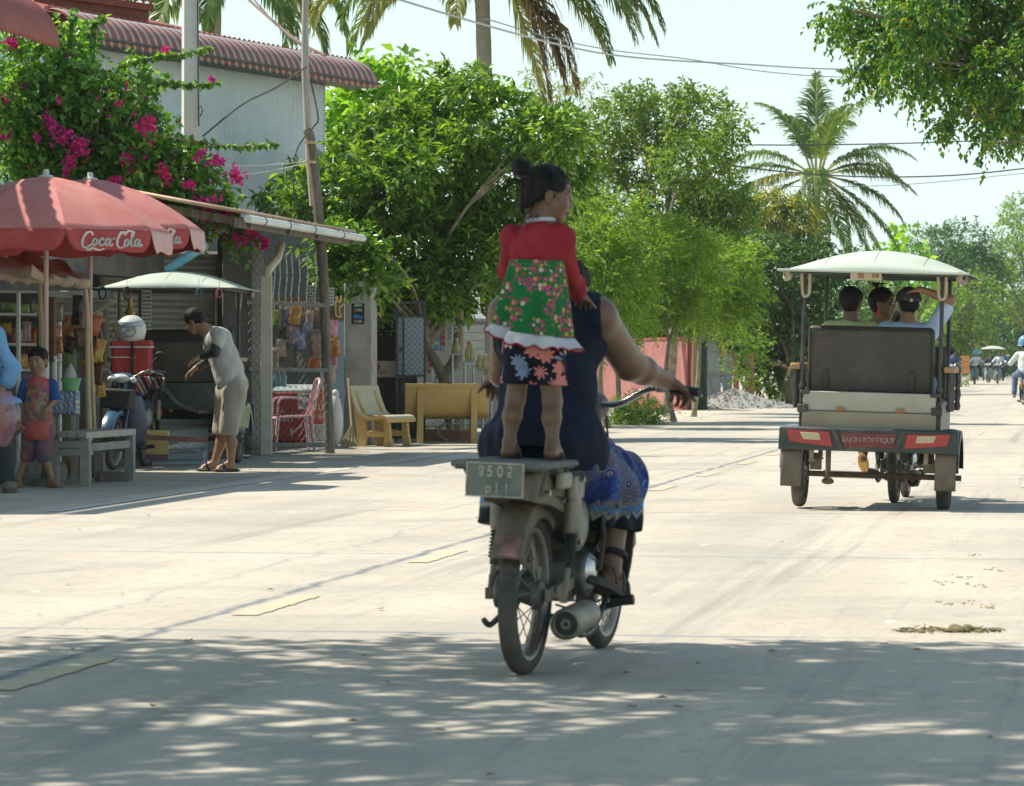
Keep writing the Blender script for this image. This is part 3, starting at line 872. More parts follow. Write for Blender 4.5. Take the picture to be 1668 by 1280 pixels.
# tall palm over the trees: crown just above the frame, old fronds hanging into it
for az, el, L, bend, hang, k in [(PI, .35, 3.4, 2.0, .8, 1), (PI * .97, .1, 3.3, 1.9, 1.0, 1), (PI * 1.1, .6, 3.6, 2.1, .7, 0), (PI * .8, .2, 3.2, 2.0, 1.0, 0), (PI * 1.25, -.1, 3.0, 1.7, 1.2, 1), (-PI * .55, -.2, 2.8, 1.4, 1.2, 1),
                                 (0, .4, 3.6, 1.9, .8, 0), (.15, .15, 3.5, 1.9, 1.0, 0), (-.2, .7, 3.7, 2.0, .7, 0), (-.3, -.05, 3.2, 1.6, 1.1, 1), (-.6, .1, 3.2, 1.8, 1.0, 0), (.5, .3, 3.2, 1.9, 1.0, 0), (.1, -.45, 2.9, 1.1, 1.3, 1),
                                 (-.1, -1.0, 2.9, .5, 1.4, 2), (.35, -1.1, 2.8, .4, 1.4, 1), (-.25, -.75, 3.1, .7, 1.4, 2), (PI * 1.05, -.5, 2.8, 1.0, 1.2, 1), (PI / 2, .7, 3, 1.8, .8, 0), (-PI / 2, .8, 3, 1.6, .8, 0)]:
    fl.append((az, el, L, bend, hang, k))
fl += [(PI * .96, .55, 3.6, 1.9, .9, 0), (PI * 1.04, .0, 3.2, 1.7, 1.1, 1), (PI * 1.15, .3, 3.4, 1.9, 1.0, 0), (.02, .0, 3.4, 1.7, 1.1, 0), (-.12, .35, 3.6, 1.9, 1.0, 1), (.3, .0, 3.2, 1.7, 1.1, 0), (-.4, -.3, 3.1, 1.4, 1.2, 0), (PI * .88, -.2, 3.0, 1.5, 1.2, 0)]
for i in range(2): fl.append((-.45 + .2 * i, -.85 - .05 * (i % 4), 2.6 + .25 * (i % 3), .45, 1.4, 2))
palm('tall coconut palm with brown dead fronds hanging above the big tree', (GX(792, 64), 64, 0), W(782, -95, 64), .165, [(a_, e_, l_ * 1.1, b_ * (.74 if k_ < 2 else 1), h_, k_) for a_, e_, l_, b_, h_, k_ in fl], 42, 5)
fl = [(PI * 1.0, .5, 3.2, 2.0, .9, 0), (PI * .9, .25, 3.2, 1.9, 1.0, 0), (0, .55, 3.4, 1.9, .9, 0), (.1, .2, 3.4, 1.8, 1.0, 0), (-.35, .35, 3.4, 1.9, .9, 0), (-.2, -.1, 3.2, 1.5, 1.0, 0), (PI * 1.2, .1, 3.2, 1.8, 1.0, 0), (-.8, .0, 3, 1.7, 1, 0), (.45, .0, 3.2, 1.6, 1, 1), (-PI * .5, .1, 3, 1.7, 1, 0), (PI * 1.35, -.1, 3, 1.5, 1, 0), (.9, .2, 3, 1.7, 1, 0), (PI * .75, -.15, 3, 1.5, 1, 1)]
palm('coconut palm with fronds arching over the house roof', (GX(318, 72), 72, 0), W(352, -48, 72), .16, fl, 43, 3)
# palm at right
fl = [(PI * .78, 1.28, 3.7, 1.1, .8, 0), (PI * .5, 1.48, 3.9, .7, .6, 0), (.4, 1.38, 3.7, 1.1, .8, 0), (-PI * .4, 1.3, 3.3, 1.2, .8, 0), (PI * .6, 1.2, 3.6, 1.2, .8, 0), (0, .80, 3.4, 1.45, .8, 0), (.5, .75, 3.2, 1.5, .9, 0), (-.12, .28, 3.3, 1.1, 1.1, 0), (PI, .42, 3.4, 1.3, .9, 0), (PI * 1.07, .08, 3.2, 1.0, 1.2, 1),
      (PI * .9, .15, 3.1, 1.3, 1.1, 0), (-.25, -.55, 3.6, .5, .9, 0), (.15, -.75, 3.4, .4, 1.0, 0), (-.45, -.85, 3.3, .4, 1.2, 0), (-PI * .5, -1.1, 3.1, .3, 1.1, 1), (PI * 1.15, -1.0, 3.1, .4, 1.2, 0), (-PI * .55, .3, 3.0, 1.7, 1.0, 0), (PI * 1.3, -.7, 3.0, .6, 1.2, 0), (PI * .88, .75, 3.5, 1.6, .9, 0), (.2, .5, 3.3, 1.5, 1.0, 0), (PI * .35, 1.2, 3.6, 1.4, .8, 0), (-PI * .3, -.9, 3.2, .4, 1.2, 0), (PI * .95, -.3, 3.2, .9, 1.2, 0), (-.05, -.15, 3.3, .9, 1.2, 0)]
palm('shorter coconut palm standing clear against the sky behind the carriage', (GX(1322, 118), 118, 0), W(1330, 288, 118), .17, fl, 44, 6)

# ---- bougainvillea over the stalls
rg = np.random.default_rng(51)
lst = [(20, 110, 40), (70, 95, 42), (120, 110, 38), (40, 180, 50), (100, 170, 50), (165, 150, 42), (210, 165, 38), (150, 210, 46), (60, 240, 50), (110, 250, 48), (200, 225, 42), (255, 215, 34), (240, 265, 40), (180, 275, 40), (290, 260, 32), (300, 300, 36), (250, 310, 36), (330, 300, 26), (335, 340, 28), (360, 330, 20), (372, 365, 18), (15, 290, 40), (60, 300, 36), (400, 385, 12), (15, 60, 26), (115, 60, 22), (390, 400, 10), (345, 375, 16), (90, 140, 48), (30, 230, 50), (140, 290, 46), (220, 250, 44), (80, 190, 50), (290, 330, 34), (180, 190, 46), (10, 150, 44), (130, 70, 26), (310, 275, 30), (215, 120, 20), (250, 130, 16)]
lm = PL(lst, 40.6, .6, rg)
bt = thing('bougainvillea', 'sprawling bougainvillea with magenta flowers above the red umbrellas', 'shrub', (GX(165, 41.0), 41.0, 0))
mb = MB()
root = Vector((GX(165, 41.0), 41.0, 0)); tp = W(150, 330, 40.9)
mb.tube(spline([root, W(170, 520, 41.0), tp], 5), [.06, .055, .05, .05, .05, .045, .045, .04, .04, .04, .04], 7)
for (c, r) in lm: mb.tube(bezier(tp, tp.lerp(Vector(c), .5) + Vector((0, 0, .25)), c, 6), [.03, .025, .022, .018, .014, .01, .006], 5)
arms = [[(250, 220), (330, 232), (390, 238), (455, 234)], [(200, 150), (260, 135), (310, 138), (355, 134)], [(190, 110), (240, 95), (290, 88), (345, 78)], [(110, 90), (112, 50), (122, 14)], [(150, 80), (150, 45), (172, 28)], [(330, 330), (380, 372), (425, 398)], [(60, 90), (70, 62), (95, 66)]]
AP, AD = [], []
for a in arms:
    pp = spline([W(x, y, 40.1) for x, y in a], 8); mb.tube(pp, [.012 * (1 - .7 * i / len(pp)) + .003 for i in range(len(pp))], 5)
    for i in range(len(pp) - 1):
        for q in range(6): AP.append(pp[i].lerp(pp[i + 1], rg.uniform())); AD.append(Vector(rg.normal(size=3)) * .8 + Vector((.35, 0, -.45)))
mb.build('branch', mat('vine_stem', (.22, .17, .11), (.30, .24, .15), 8, .8), bt, smooth=60, clean=False)
v, f = lump_leaves(rg, lm, 900, 6, .2, .105, .08, .45, .25, hollow=.3)
v2, f2 = leaf_arrays(np.array([tuple(p) for p in AP]), unit(np.array([tuple(p) for p in AD])), unit(rg.normal(size=(len(AP), 3)) * .5 + np.array([0, -.3, 1])), rg.uniform(.06, .10, len(AP)), rg.uniform(.05, .075, len(AP)))
np_mesh('leaves', np.concatenate([v, v2]), np.concatenate([f, f2 + len(v)]), L_BOUG, bt)
fp = []
for (px, py, rp, n) in [(238, 205, 15, 60), (205, 258, 11, 40), (130, 243, 13, 40), (128, 232, 8, 20), (270, 288, 10, 30), (265, 275, 8, 16), (352, 262, 12, 40), (382, 288, 12, 50), (345, 335, 14, 40), (340, 350, 12, 30), (372, 355, 9, 20), (430, 394, 9, 40), (408, 380, 10, 34), (390, 388, 8, 20), (85, 205, 14, 40), (75, 195, 9, 20), (20, 70, 10, 24), (12, 160, 8, 14), (102, 222, 14, 40), (115, 262, 10, 30), (190, 293, 8, 26), (308, 300, 9, 20), (325, 330, 8, 18), (215, 283, 5, 8), (270, 82, 5, 10), (344, 130, 4, 6), (195, 170, 5, 8), (40, 140, 5, 8), (95, 165, 4, 6), (10, 220, 9, 20), (245, 235, 4, 6), (60, 225, 5, 8), (330, 250, 6, 12), (318, 258, 5, 8), (365, 345, 8, 18), (108, 280, 6, 12)]:
    Y = 39.95
    for k in range(n): fp.append(np.array(W(px, py, Y)) + rg.normal(size=3) * rp * .55 * Y / F)
for k in range(140):
    c, r = lm[rg.integers(0, 23)]; d = unit(rg.normal(size=3)); d[1] = -abs(d[1]); fp.append(np.array(c) + d * r * 1.02)
fp = np.array(fp); n3 = len(fp) * 3
v, f = leaf_arrays(np.repeat(fp, 3, 0), unit(rg.normal(size=(n3, 3))), unit(rg.normal(size=(n3, 3))), rg.uniform(.035, .05, n3), rg.uniform(.03, .042, n3))
np_mesh('flowers', v, f, MAGENTA, bt)


# ---- shrubs, weeds, banana
def shrub(label, px, py, Y, lst, mt, seed, dens, ll, lw, nm='shrub', nleaf=8, slen=.16, droop=.2, group=None, cat='shrub'):
    rg = np.random.default_rng(seed); lm = PL(lst, Y, .35, rg)
    return tree(nm, label, cat, (GX(px, Y), Y, 0), (GX(px, Y), Y, .25), lm, mt, seed, dens=dens, nleaf=nleaf, slen=slen, ll=ll, lw=lw, droop=droop, r0=.02, up=.6, zmin=.01, group=group)


shrub('low bright green shrub at the road edge below the pink wall', 1035, 688, GY(692), [(1008, 676, 24), (1035, 668, 24), (1060, 672, 20), (998, 686, 16), (1045, 682, 20), (1072, 682, 13), (1022, 684, 18)], leafmat('fresh_shrub_leaves', [(.10, .22, .05), (.16, .30, .08), (.24, .38, .12)], .4, .5), 81, 1500, .075, .03)
shrub('leafy creeper growing over the pink gatepost beyond the grey gate', 1215, 640, 86, [(1205, 560, 22), (1225, 590, 20), (1235, 560, 18), (1200, 600, 18), (1222, 625, 16), (1190, 540, 18)], L_FEATHER, 82, 420, .11, .035, nleaf=10, slen=.3)
shrub('weeds at the foot of the dark hedge trees', 1270, 640, 92, [(1240, 628, 14), (1270, 632, 12), (1300, 630, 12), (1255, 640, 8)], L_FEATHER, 83, 300, .14, .03, nm='weed_clump', cat='weeds')
shrub('grass tuft on the sandy verge left of the carriage', 1275, 650, GY(655), [(1270, 650, 8), (1282, 651, 7), (1262, 652, 6)], L_FEATHER, 84, 500, .12, .02, nm='grass_tuft', cat='grass tuft')
shrub('verge weeds at the far roadside below the orange board', 1555, 622, 150, [(1530, 625, 9), (1550, 627, 8), (1515, 628, 8), (1500, 632, 8), (1570, 622, 7)], L_FEATHER, 85, 90, .3, .06, nm='weed_clump', cat='weeds')


def banana(label, base, leaves, seed, sc=1.0):
    rg = np.random.default_rng(seed); t = thing('banana_plant', label, 'banana plant', base)
    mb = MB(); b = Vector(base); mb.tube([b, b + Vector((0, 0, 1.2 * sc))], [.11 * sc, .08 * sc], 8); mb.build('stem', STEMG, t)
    mt = mat('banana_leaf', (.10, .22, .05), (.17, .30, .08), 3, .4, stretch=(1, 1, 1))
    for (az, el, L, wd, bend) in leaves:
        m = MB(); p = b + Vector((0, 0, 1.15 * sc)); pitch = el; side = Vector((-math.sin(az), math.cos(az), 0)); pts = []
        for i in range(13):
            pts.append(p.copy()); pitch -= bend / 12
            p = p + Vector((math.cos(az) * math.cos(pitch), math.sin(az) * math.cos(pitch), math.sin(pitch))) * L / 12

        def fn(u, v_):
            x = u * 12; i = min(int(x), 11); q = pts[i].lerp(pts[i + 1], x - i); s = (v_ - .5) * 2
            w = wd * (max(0, math.sin(min(1, .03 + u * 1.02) * PI)) ** .5) * .5 if u > .18 else .02
            return q + side * s * w + Vector((0, 0, .35 * abs(s) * w * (1 - .8 * abs(s)) - .15 * abs(s) * w * (1 + .6 * math.sin(u * 60))))
        m.grid(fn, 30, 8); m.build('leaf_blade', mt, t, clean=False)
    return t


banana('banana plant with broad leaves seen under the carriage canopy', (GX(1325, 107), 107, 0), [(1.2, 1.3, 2.5, .75, .9), (2.6, 1.2, 2.3, .7, 1.0), (.3, .95, 2.3, .75, 1.0), (3.6, 1.0, 2.2, .7, 1.2), (5.2, 1.2, 2.2, .7, 1.0)], 91, 1.6)
banana('banana plant behind the child against the grey twigs', (GX(945, 80), 80, 0), [(1.9, 1.35, 2.3, .5, .8), (.5, 1.1, 2.2, .5, 1.2), (2.8, 1.1, 2.3, .5, 1.2), (4.4, 1.2, 2.2, .5, 1.2), (5.6, 1.2, 2.3, .5, 1.0)], 92, 2.0)
banana('young banana plant with bright leaves between the two umbrella poles', (GX(112, 38.0), 38.0, 0), [(0.2, .7, .5, .06, 1.0), (.9, 1.0, .5, .06, .8), (2.2, .9, .5, .06, .8), (3.0, .6, .5, .06, 1.0), (4.5, 1.0, .45, .06, .9), (5.5, .8, .5, .06, .9)], 93, 1.02)
# ================================================================== buildings and stalls on the left
def SP(s, t, z=0.0): return RP(s, t, z)


CONC = mat('weathered_concrete', (.30, .29, .26), (.40, .38, .33), 4, .9, bump=.4, bscale=30, dirt=(.12, .12, .11), dscale=1.6, damt=.7)
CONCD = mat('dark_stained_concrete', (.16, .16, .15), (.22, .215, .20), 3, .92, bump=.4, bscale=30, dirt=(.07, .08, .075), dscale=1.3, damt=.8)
RUSTR = mat('rusty_roof_sheet', (.50, .32, .20), (.62, .46, .33), 3, .7, bump=.2, bscale=30, dirt=(.30, .16, .09), dscale=2, damt=.7)
PIPEW = mat('dirty_white_pipe', (.62, .66, .64), (.72, .74, .71), 4, .5, dirt=(.35, .30, .22), dscale=3)
PIPEB = mat('blue_plastic_pipe', (.14, .40, .52), (.22, .48, .58), 4, .5, dirt=(.4, .38, .33), dscale=3)
REDSH = mat('red_roof_sheet', (.30, .075, .05), (.38, .11, .075), 3, .6, dirt=(.18, .08, .06), dscale=2, damt=.5)
WHITESH = mat('clear_roof_stripe', (.40, .41, .40), (.33, .34, .33), 5, .4, dirt=(.4, .38, .34), dscale=3)
CORR = mat('pale_blue_steel_wall', (.66, .73, .74), (.71, .77, .78), 1.5, .5, metal=.0, bump=.1, bscale=20, dirt=(.36, .40, .38), dscale=.9, damt=.4, spec=.5)
WOODG = mat('grey_weathered_wood', (.26, .25, .23), (.36, .34, .30), 6, .9, bump=.5, bscale=25, dirt=(.14, .13, .12), dscale=4, stretch=(1, 1, 1))
WOODP = mat('old_pole_wood', (.12, .10, .08), (.24, .21, .17), 7, .9, bump=.7, bscale=18, dirt=(.10, .085, .07), dscale=4, stretch=(4, 4, .5))
BAMBOO = mat('bamboo', (.42, .32, .18), (.52, .42, .26), 6, .6, dirt=(.22, .16, .10), dscale=6)
STEELD = mat('dark_painted_steel', (.035, .038, .04), (.06, .06, .055), 8, .45, dirt=(.16, .13, .10), dscale=6, damt=.6)
STEELG = mat('grey_galvanised_steel', (.34, .35, .34), (.46, .47, .45), 6, .4, metal=.5, dirt=(.22, .18, .14), dscale=5)
PINKPOLE = mat('faded_pink_pole', (.52, .36, .32), (.60, .46, .42), 5, .5, dirt=(.35, .25, .2), dscale=4)
WHITEPOLE = mat('chipped_white_pole', (.58, .60, .58), (.68, .69, .66), 5, .5, dirt=(.22, .2, .18), dscale=9, damt=.7)

# ---- house with corrugated wall
HC = Vector((-2.93, 55, 0)); HD = Vector((.437, 1, 0)).normalized(); HN = Vector((HD.y, -HD.x, 0))
house = thing('house', 'two storey house clad in pale blue corrugated steel under a red striped awning', 'house', HC)


def HP(t, z, o=0.0): return HC - HD * t + HN * o + Vector((0, 0, z))


mb = MB(); LEN = 11.0; per = .085; n = int(LEN / per)
k = 0
cols = []
for i in range(n * 6 + 1):
    t = LEN * i / (n * 6); ph = i % 6
    cols.append((t, .030 * [0, .8, 1, 1, .8, 0][ph] if ph < 6 else 0))
b0 = len(mb.v)
for (t, o) in cols: mb.v += [HP(t, 0, o), HP(t, 5.55, o)]
for i in range(len(cols) - 1):
    mb.f.append((b0 + 2 * i, b0 + 2 * i + 2, b0 + 2 * i + 3, b0 + 2 * i + 1)); mb.m.append(0)
mb.build('wall', CORR, house, smooth=60, clean=False)
mb = MB()   # return wall at the far corner, hidden side walls, slab
mb.face([HP(0, 0, -.002), HP(0, 5.55, -.002), HP(0, 5.55, -7), HP(0, 0, -7)])
mb.face([HP(LEN, 0, -.002), HP(LEN, 5.55, -.002), HP(LEN, 5.55, -7), HP(LEN, 0, -7)])
mb.face([HP(0, 0, -7), HP(LEN, 0, -7), HP(LEN, 5.55, -7), HP(0, 5.55, -7)])
mb.bar(HP(-.02, 0, .012), HP(-.02, 5.5, .012), .06, .05)
mb.build('side_wall', CORR, house)


def awning(parent, P0, P1, back, zt, rad, drop, stripes, ma, mb_, name='awning', arc=85):
    """Barrel-curved sheet of ribs; every second rib clear."""
    d = (P1 - P0); L = d.length; d.normalize(); nn = -back
    m = MB(); na = 10
    per = L / stripes
    rows = []
    for i in range(stripes * 4 + 1):
        t = L * i / (stripes * 4); w = [0, .5, 1, .5][i % 4] * .02
        row = []
        for j in range(na + 1):
            a = R(arc) * j / na
            r = rad + w
            row.append(P0 + d * t + nn * (r * math.sin(a)) + Vector((0, 0, zt - (rad + .0) + r * math.cos(a) - (drop * max(0, j - na + 2) / 2 if False else 0))))
        e = row[-1]; row.append(e + Vector((0, 0, -drop - (.035 if i % 4 == 2 else 0))))
        rows.append(row)
    b = len(m.v); w_ = len(rows[0])
    for r_ in rows: m.v += r_
    for i in range(len(rows) - 1):
        for j in range(w_ - 1):
            m.f.append((b + i * w_ + j, b + (i + 1) * w_ + j, b + (i + 1) * w_ + j + 1, b + i * w_ + j + 1)); m.m.append(1 if i % 4 == 1 else 0)
    return m.build(name, [ma, mb_], parent, smooth=50, solid=.004, clean=False)


aw = awning(house, HP(8.2, 0, .02), HP(-1.05, 0, .02), -HN, 5.80, .44, .03, 44, REDSH, WHITESH)
m = MB()
for t in np.linspace(-.8, 8, 9): m.tube([HP(t, 5.45, .0), HP(t, 5.42, .4)], .02, 6)
m.bar(HP(8.2, 5.44, .5), HP(-1.0, 5.44, .5), .03, .03)
m.face([HP(8.2, 5.40, .45), HP(-1.0, 5.40, .45), HP(-1.0, 5.36, 0.03), HP(8.2, 5.36, 0.03)])
m.build('awning_frame', STEELD, house)
m = MB()
for i in range(60):
    t0 = -1.05 + 9.25 * i / 60
    m.tube([HP(t0, 5.81, .0), HP(t0 + 9.25 / 60, 5.81, .0)], .035, 6)
    m.box(HP(t0 + .07, 5.835, .0), (.03, .05, .06))
for i in range(40):   # main roof slopes up behind the awning
    t0 = -1.0 + 9.6 * i / 40
    m.face([HP(t0, 5.78, -.05), HP(t0 + .24, 5.78, -.05), HP(t0 + .24, 6.6, -3.6), HP(t0, 6.6, -3.6)])
m.build('roof', REDSH, house, clean=False)

# ---- red tiled building and nearer barrel awning at the upper left corner
lb = thing('neighbour_house', 'red roofed house with a plain red barrel awning at the upper left corner', 'house', (GX(-40, 45), 45, 0))
NB0 = V(-6.55, 26.5, 0); NB1 = W(97, 0, 36.0); NB1.z = 0; NB1.x -= .5
zt = W(97, 4, 36.0).z
awning(lb, NB0, NB1, Vector((-1, .04, 0)), zt + .05, .50, .06, 70, REDSH, mat('red_roof_rib', (.30, .075, .055), (.24, .055, .045), 4, .5))
m = MB(); m.face([NB0 + V(0, 0, zt - .5), NB1 + V(0, 0, zt - .5), NB1 + V(-.9, .0, zt - .5), NB0 + V(-.9, .0, zt - .5)]); m.build('soffit', mat('grey_soffit', (.3, .31, .3)), lb)
m = MB(); m.face([NB0 + V(-.6, 0, 0), NB1 + V(-.6, 0, 0), NB1 + V(-.6, 0, zt - .5), NB0 + V(-.6, 0, zt - .5)]); m.face([NB1 + V(-.6, 0, 0), NB1 + V(-5, 0, 0), NB1 + V(-5, 0, zt), NB1 + V(-.6, 0, zt)]); m.face([NB0 + V(-.6, 0, 0), NB0 + V(-5, 0, 0), NB0 + V(-5, 0, zt), NB0 + V(-.6, 0, zt)])
m.build('wall', CONC, lb)
m = MB(); m.face([NB0 + V(-.02, 0, zt + .04), NB1 + V(-.02, 0, zt + .04), NB1 + V(-5, 0, zt + .9), NB0 + V(-5, 0, zt + .9)]); m.build('roof', REDSH, lb)
m = MB()
A, B_ = W(60, -20, 52), W(247, 6, 53.5)
for i in range(14):
    p, q = A.lerp(B_, i / 14), A.lerp(B_, (i + 1) / 14); c_ = (p + q) / 2
    m.grid(lambda u, v_: p.lerp(q, u) + V(-.6 * v_, 2.6 * v_, .9 * v_ + .05 * math.sin(u * PI)), 6, 1)
m.build('roof', REDSH, lb, solid=.03)
m = MB(); m.face([A + V(-.05, .15, -.04), B_ + V(-.05, .15, -.04), B_ + V(-.1, .15, -.75), A + V(-.1, .15, -.75)]); m.bar(A + V(0, .12, -.05), B_ + V(0, .12, -.05), .06, .10); m.build('gable_boards', mat('dark_red_boards', (.18, .06, .045), (.26, .09, .07), 6, .8), lb)

# ---- roadside shop: gutter roof, pillars, rear wall, shutter
shop = thing('roadside_shop', 'open fronted shop with rusty roof and white gutter behind the wire fence', 'shop', SP(-5.9, 41))
sG = -4.95; tA, tB = 37.2, 43.3


def t_of(px, s):
    """distance along the road at which the line at s crosses the column px"""
    a = (px - CX) / F
    return (ctr(0) + RN.x * s) and ((a * RN.y * s - ctr(0) - RN.x * s) / (RD.x - a * RD.y))


m = MB()
pts = [SP(sG, tA + (tB - tA) * i / 16, 2.60) for i in range(17)]
m.tube(pts, .043, 12)
m.build('gutter', PIPEW, shop)
m = MB()
for t in (37.9, 39.1, 40.4, 42.0): m.tube([SP(sG, t, 2.60), SP(sG, t + .03, 2.60)], .049, 12)
m.build('gutter_bracket', STEELD, shop)
m = MB(); nr = 120
rows = []
for i in range(nr + 1):
    t = tA + (tB - .2 - tA) * i / nr; z = .022 * math.sin(i * PI / 1.5)
    rows.append((SP(sG - .03, t, 2.665 + z), SP(sG - 1.7, t, 2.98 + z)))
b0 = len(m.v)
for a_, b_ in rows: m.v += [a_, b_]
for i in range(nr): m.f.append((b0 + 2 * i, b0 + 2 * i + 2, b0 + 2 * i + 3, b0 + 2 * i + 1)); m.m.append(0)
m.build('roof', RUSTR, shop, smooth=60, solid=.004, clean=False)
m = MB()
for t in (37.6, 39.5, 41, 43): m.bar(SP(sG - .05, t, 2.56), SP(sG - 1.7, t, 2.86), .05, .09)
m.bar(SP(sG - .12, tA, 2.56), SP(sG - .12, tB - .3, 2.56), .05, .10)
m.build('rafters', WOODP, shop)
m = MB()
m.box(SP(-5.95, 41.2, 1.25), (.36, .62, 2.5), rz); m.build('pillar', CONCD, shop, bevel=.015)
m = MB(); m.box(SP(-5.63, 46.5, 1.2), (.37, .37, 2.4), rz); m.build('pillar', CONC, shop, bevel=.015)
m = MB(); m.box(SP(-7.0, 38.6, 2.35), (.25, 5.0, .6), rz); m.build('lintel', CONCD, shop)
m = MB()
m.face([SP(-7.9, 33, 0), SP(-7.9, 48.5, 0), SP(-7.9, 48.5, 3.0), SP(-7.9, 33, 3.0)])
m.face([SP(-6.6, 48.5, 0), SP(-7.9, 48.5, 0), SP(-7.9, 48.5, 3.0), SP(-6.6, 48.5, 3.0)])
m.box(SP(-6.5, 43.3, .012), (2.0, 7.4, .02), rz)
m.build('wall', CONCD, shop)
m = MB()   # rolling shutter of horizontal slats, facing the camera side
S0, S1 = W(150, 590, 41.3), W(362, 590, 42.2)
ns = 30
for i in range(ns):
    z0, z1 = .25 + 2.15 * i / ns, .25 + 2.15 * (i + 1) / ns
    o_ = Vector((.02, -.05, 0))
    q = [S0.copy(), S1.copy(), S1.copy(), S0.copy()]
    for p_, z_ in zip(q, (z0, z0, (z0 + z1) / 2, (z0 + z1) / 2)): p_.z = z_
    q2 = [q[3] + o_ * .7, q[2] + o_ * .7, S1.copy(), S0.copy()]; q2[2].z = z1; q2[3].z = z1
    m.face(q); m.face([q[3], q[2], q[2] + o_ * .7, q[3] + o_ * .7]); m.face(q2)
m.build('shutter', mat('grey_shutter', (.34, .34, .30), (.44, .43, .38), 3, .6, metal=.2, dirt=(.2, .19, .16), dscale=2, stretch=(1, 1, 6)), shop, smooth=0, clean=False)
m = MB()
for px, y0 in ((158, 41.2), (362, 42.15), (372, 42.1)): p = W(px, 588, y0); m.box((p.x, p.y - .03, 1.3), (.10, .08, 2.6))
m.build('shutter_rail', STEELD, shop)
m = MB()   # storm pipe on the front pillar
pp = [W(458, 398, 41.6), W(452, 420, 41.3), W(436, 440, 41.0), W(434, 452, 41.0)]
m.tube(pp, .055, 10); q = W(434, 452, 41.0); m.box((q.x, q.y, q.z / 2 + .02), (.13, .09, q.z))
m.build('downpipe', mat('cream_downpipe', (.52, .48, .38), (.60, .56, .46), 3, .7, dirt=(.3, .27, .2), dscale=3), shop, bevel=.006)
m = MB(); m.bar(W(440, 500, 46.2), W(612, 505, 48.6), .03, .32); m.build('sign_board', mat('dark_brown_board', (.09, .055, .04), (.12, .08, .06), 5, .7), shop)
GOLD = mat('gold_letters', (.38, .30, .07), (.45, .36, .12), 8, .6)
for txt, px, Y, sz, xs in (('ភាសយហម', 486, 46.75, .30, .8), ('៥', 548, 47.6, .42, 1.0), ('ង់', 613, 48.4, .40, .9)):
    a_, b_ = W(440, 502, 46.2), W(612, 505, 48.6); dr = (b_ - a_).normalized()
    lettering(txt, sz, face_M(W(px, 502, Y) + V(.03, -.08, 0), dr, (0, 0, 1)), GOLD, shop, xs=xs)

# poster, notices, emblem board
po = MB(); c_ = W(583, 511, 46.05); po.box(c_, (.17, .012, .27), rz * .6)
poster = po.build('poster', mat('black_poster', (.02, .02, .022), (.03, .03, .03), 5, .4)); tag(poster, 'black price poster with a blue device stuck on the concrete pillar', 'poster')
PW = mat('poster_white_ink', (.6, .62, .6))
dr = Vector((1, -.09, 0)).normalized()
lettering('1700', .055, face_M(c_ + V(0, -.012, .045), dr, (0, 0, 1)), PW, poster)
lettering('1500', .055, face_M(c_ + V(0, -.012, -.10), dr, (0, 0, 1)), PW, poster)
m = MB(); m.prism([(-.06, -.02), (.05, -.035), (.065, .0), (-.05, .03)], .006, Matrix.Translation(c_ + V(0, -.010, -.03))); m.build('blue_device', mat('poster_blue', (.03, .16, .42)), poster)
m = MB(); m.prism([(-.055, -.012), (.055, -.01), (.045, .02), (-.03, .028)], .006, Matrix.Translation(c_ + V(0, -.010, .105))); m.build('green_motif', mat('poster_green', (.10, .30, .14), (.5, .6, .5), 40), poster)
PAPER = mat('white_paper', (.58, .60, .56), (.66, .67, .62), 5, .8, dirt=(.4, .4, .35), dscale=6)
INK = mat('dark_ink', (.08, .09, .10))


def notice(px, py, w, h, Y, label, lines, seed, name='paper_notice', ink=INK):
    c_ = W(px, py, Y); m = MB(); m.box(c_, (w, .006, h), rz * .5); o = m.build(name, PAPER); tag(o, label, 'notice')
    rg = random.Random(seed); m = MB()
    for i in range(lines):
        z = h / 2 - h * (i + .8) / (lines + .6); x = -w * .4
        while x < w * .36:
            l = rg.uniform(.012, .03); m.box(c_ + V(x + l / 2, -.005, z), (l, .003, h / lines * .42)); x += l + rg.uniform(.006, .014)
    m.build('print_lines', ink, o); return o


notice(507, 481, .10, .24, 43.0, 'white paper notice hung on the wire fence left of the wooden pole', 6, 1)
notice(537, 483, .105, .22, 43.2, 'white paper notice hung right of the wooden pole', 5, 2)
notice(239, 505, .10, .42, 37.6, 'long newspaper sheet hanging under the parked carriage canopy', 10, 3, 'newspaper_sheet')

# ---- wire fence panel
wf = thing('wire_fence', 'chain link fence panel between the dark pillar and the wooden pole', 'fence', W(480, 742, 41.4))
FA, FB = Vector((GX(404, 41.2), 41.2, 0)), Vector((GX(533, 42.3), 42.3, 0))


def FP(u, z): p = FA.lerp(FB, u); p.z = z; return p


WIRE = mat('rusty_wire', (.09, .085, .07), (.15, .13, .10), 9, .6, metal=.3)
m = MB(); L = (FB - FA).length; st = .105; H0, H1 = .06, 2.5
nz = int((H1 - H0) / st)
k = -nz
while k * st < L:
    for sg in (1, -1):
        a0 = k * st if sg > 0 else k * st + nz * st
        x0, z0 = a0, H0; x1, z1 = a0 + sg * nz * st, H0 + nz * st
        ts = [(0 - x0) / (x1 - x0), (L - x0) / (x1 - x0)]; ta, tb = max(0, min(ts)), min(1, max(ts))
        if tb > ta: m.bar(FP((x0 + (x1 - x0) * ta) / L, z0 + (z1 - z0) * ta), FP((x0 + (x1 - x0) * tb) / L, z0 + (z1 - z0) * tb), .0036, .0036)
    k += 1
m.build('wire_mesh', WIRE, wf, clean=False)
m = MB()
for z in (.13, 1.01, 1.78): m.bar(FP(0, z), FP(1, z - .02), .03, .045)
m.build('rail', mat('mossy_rail', (.13, .13, .11), (.2, .19, .16), 8, .8), wf)

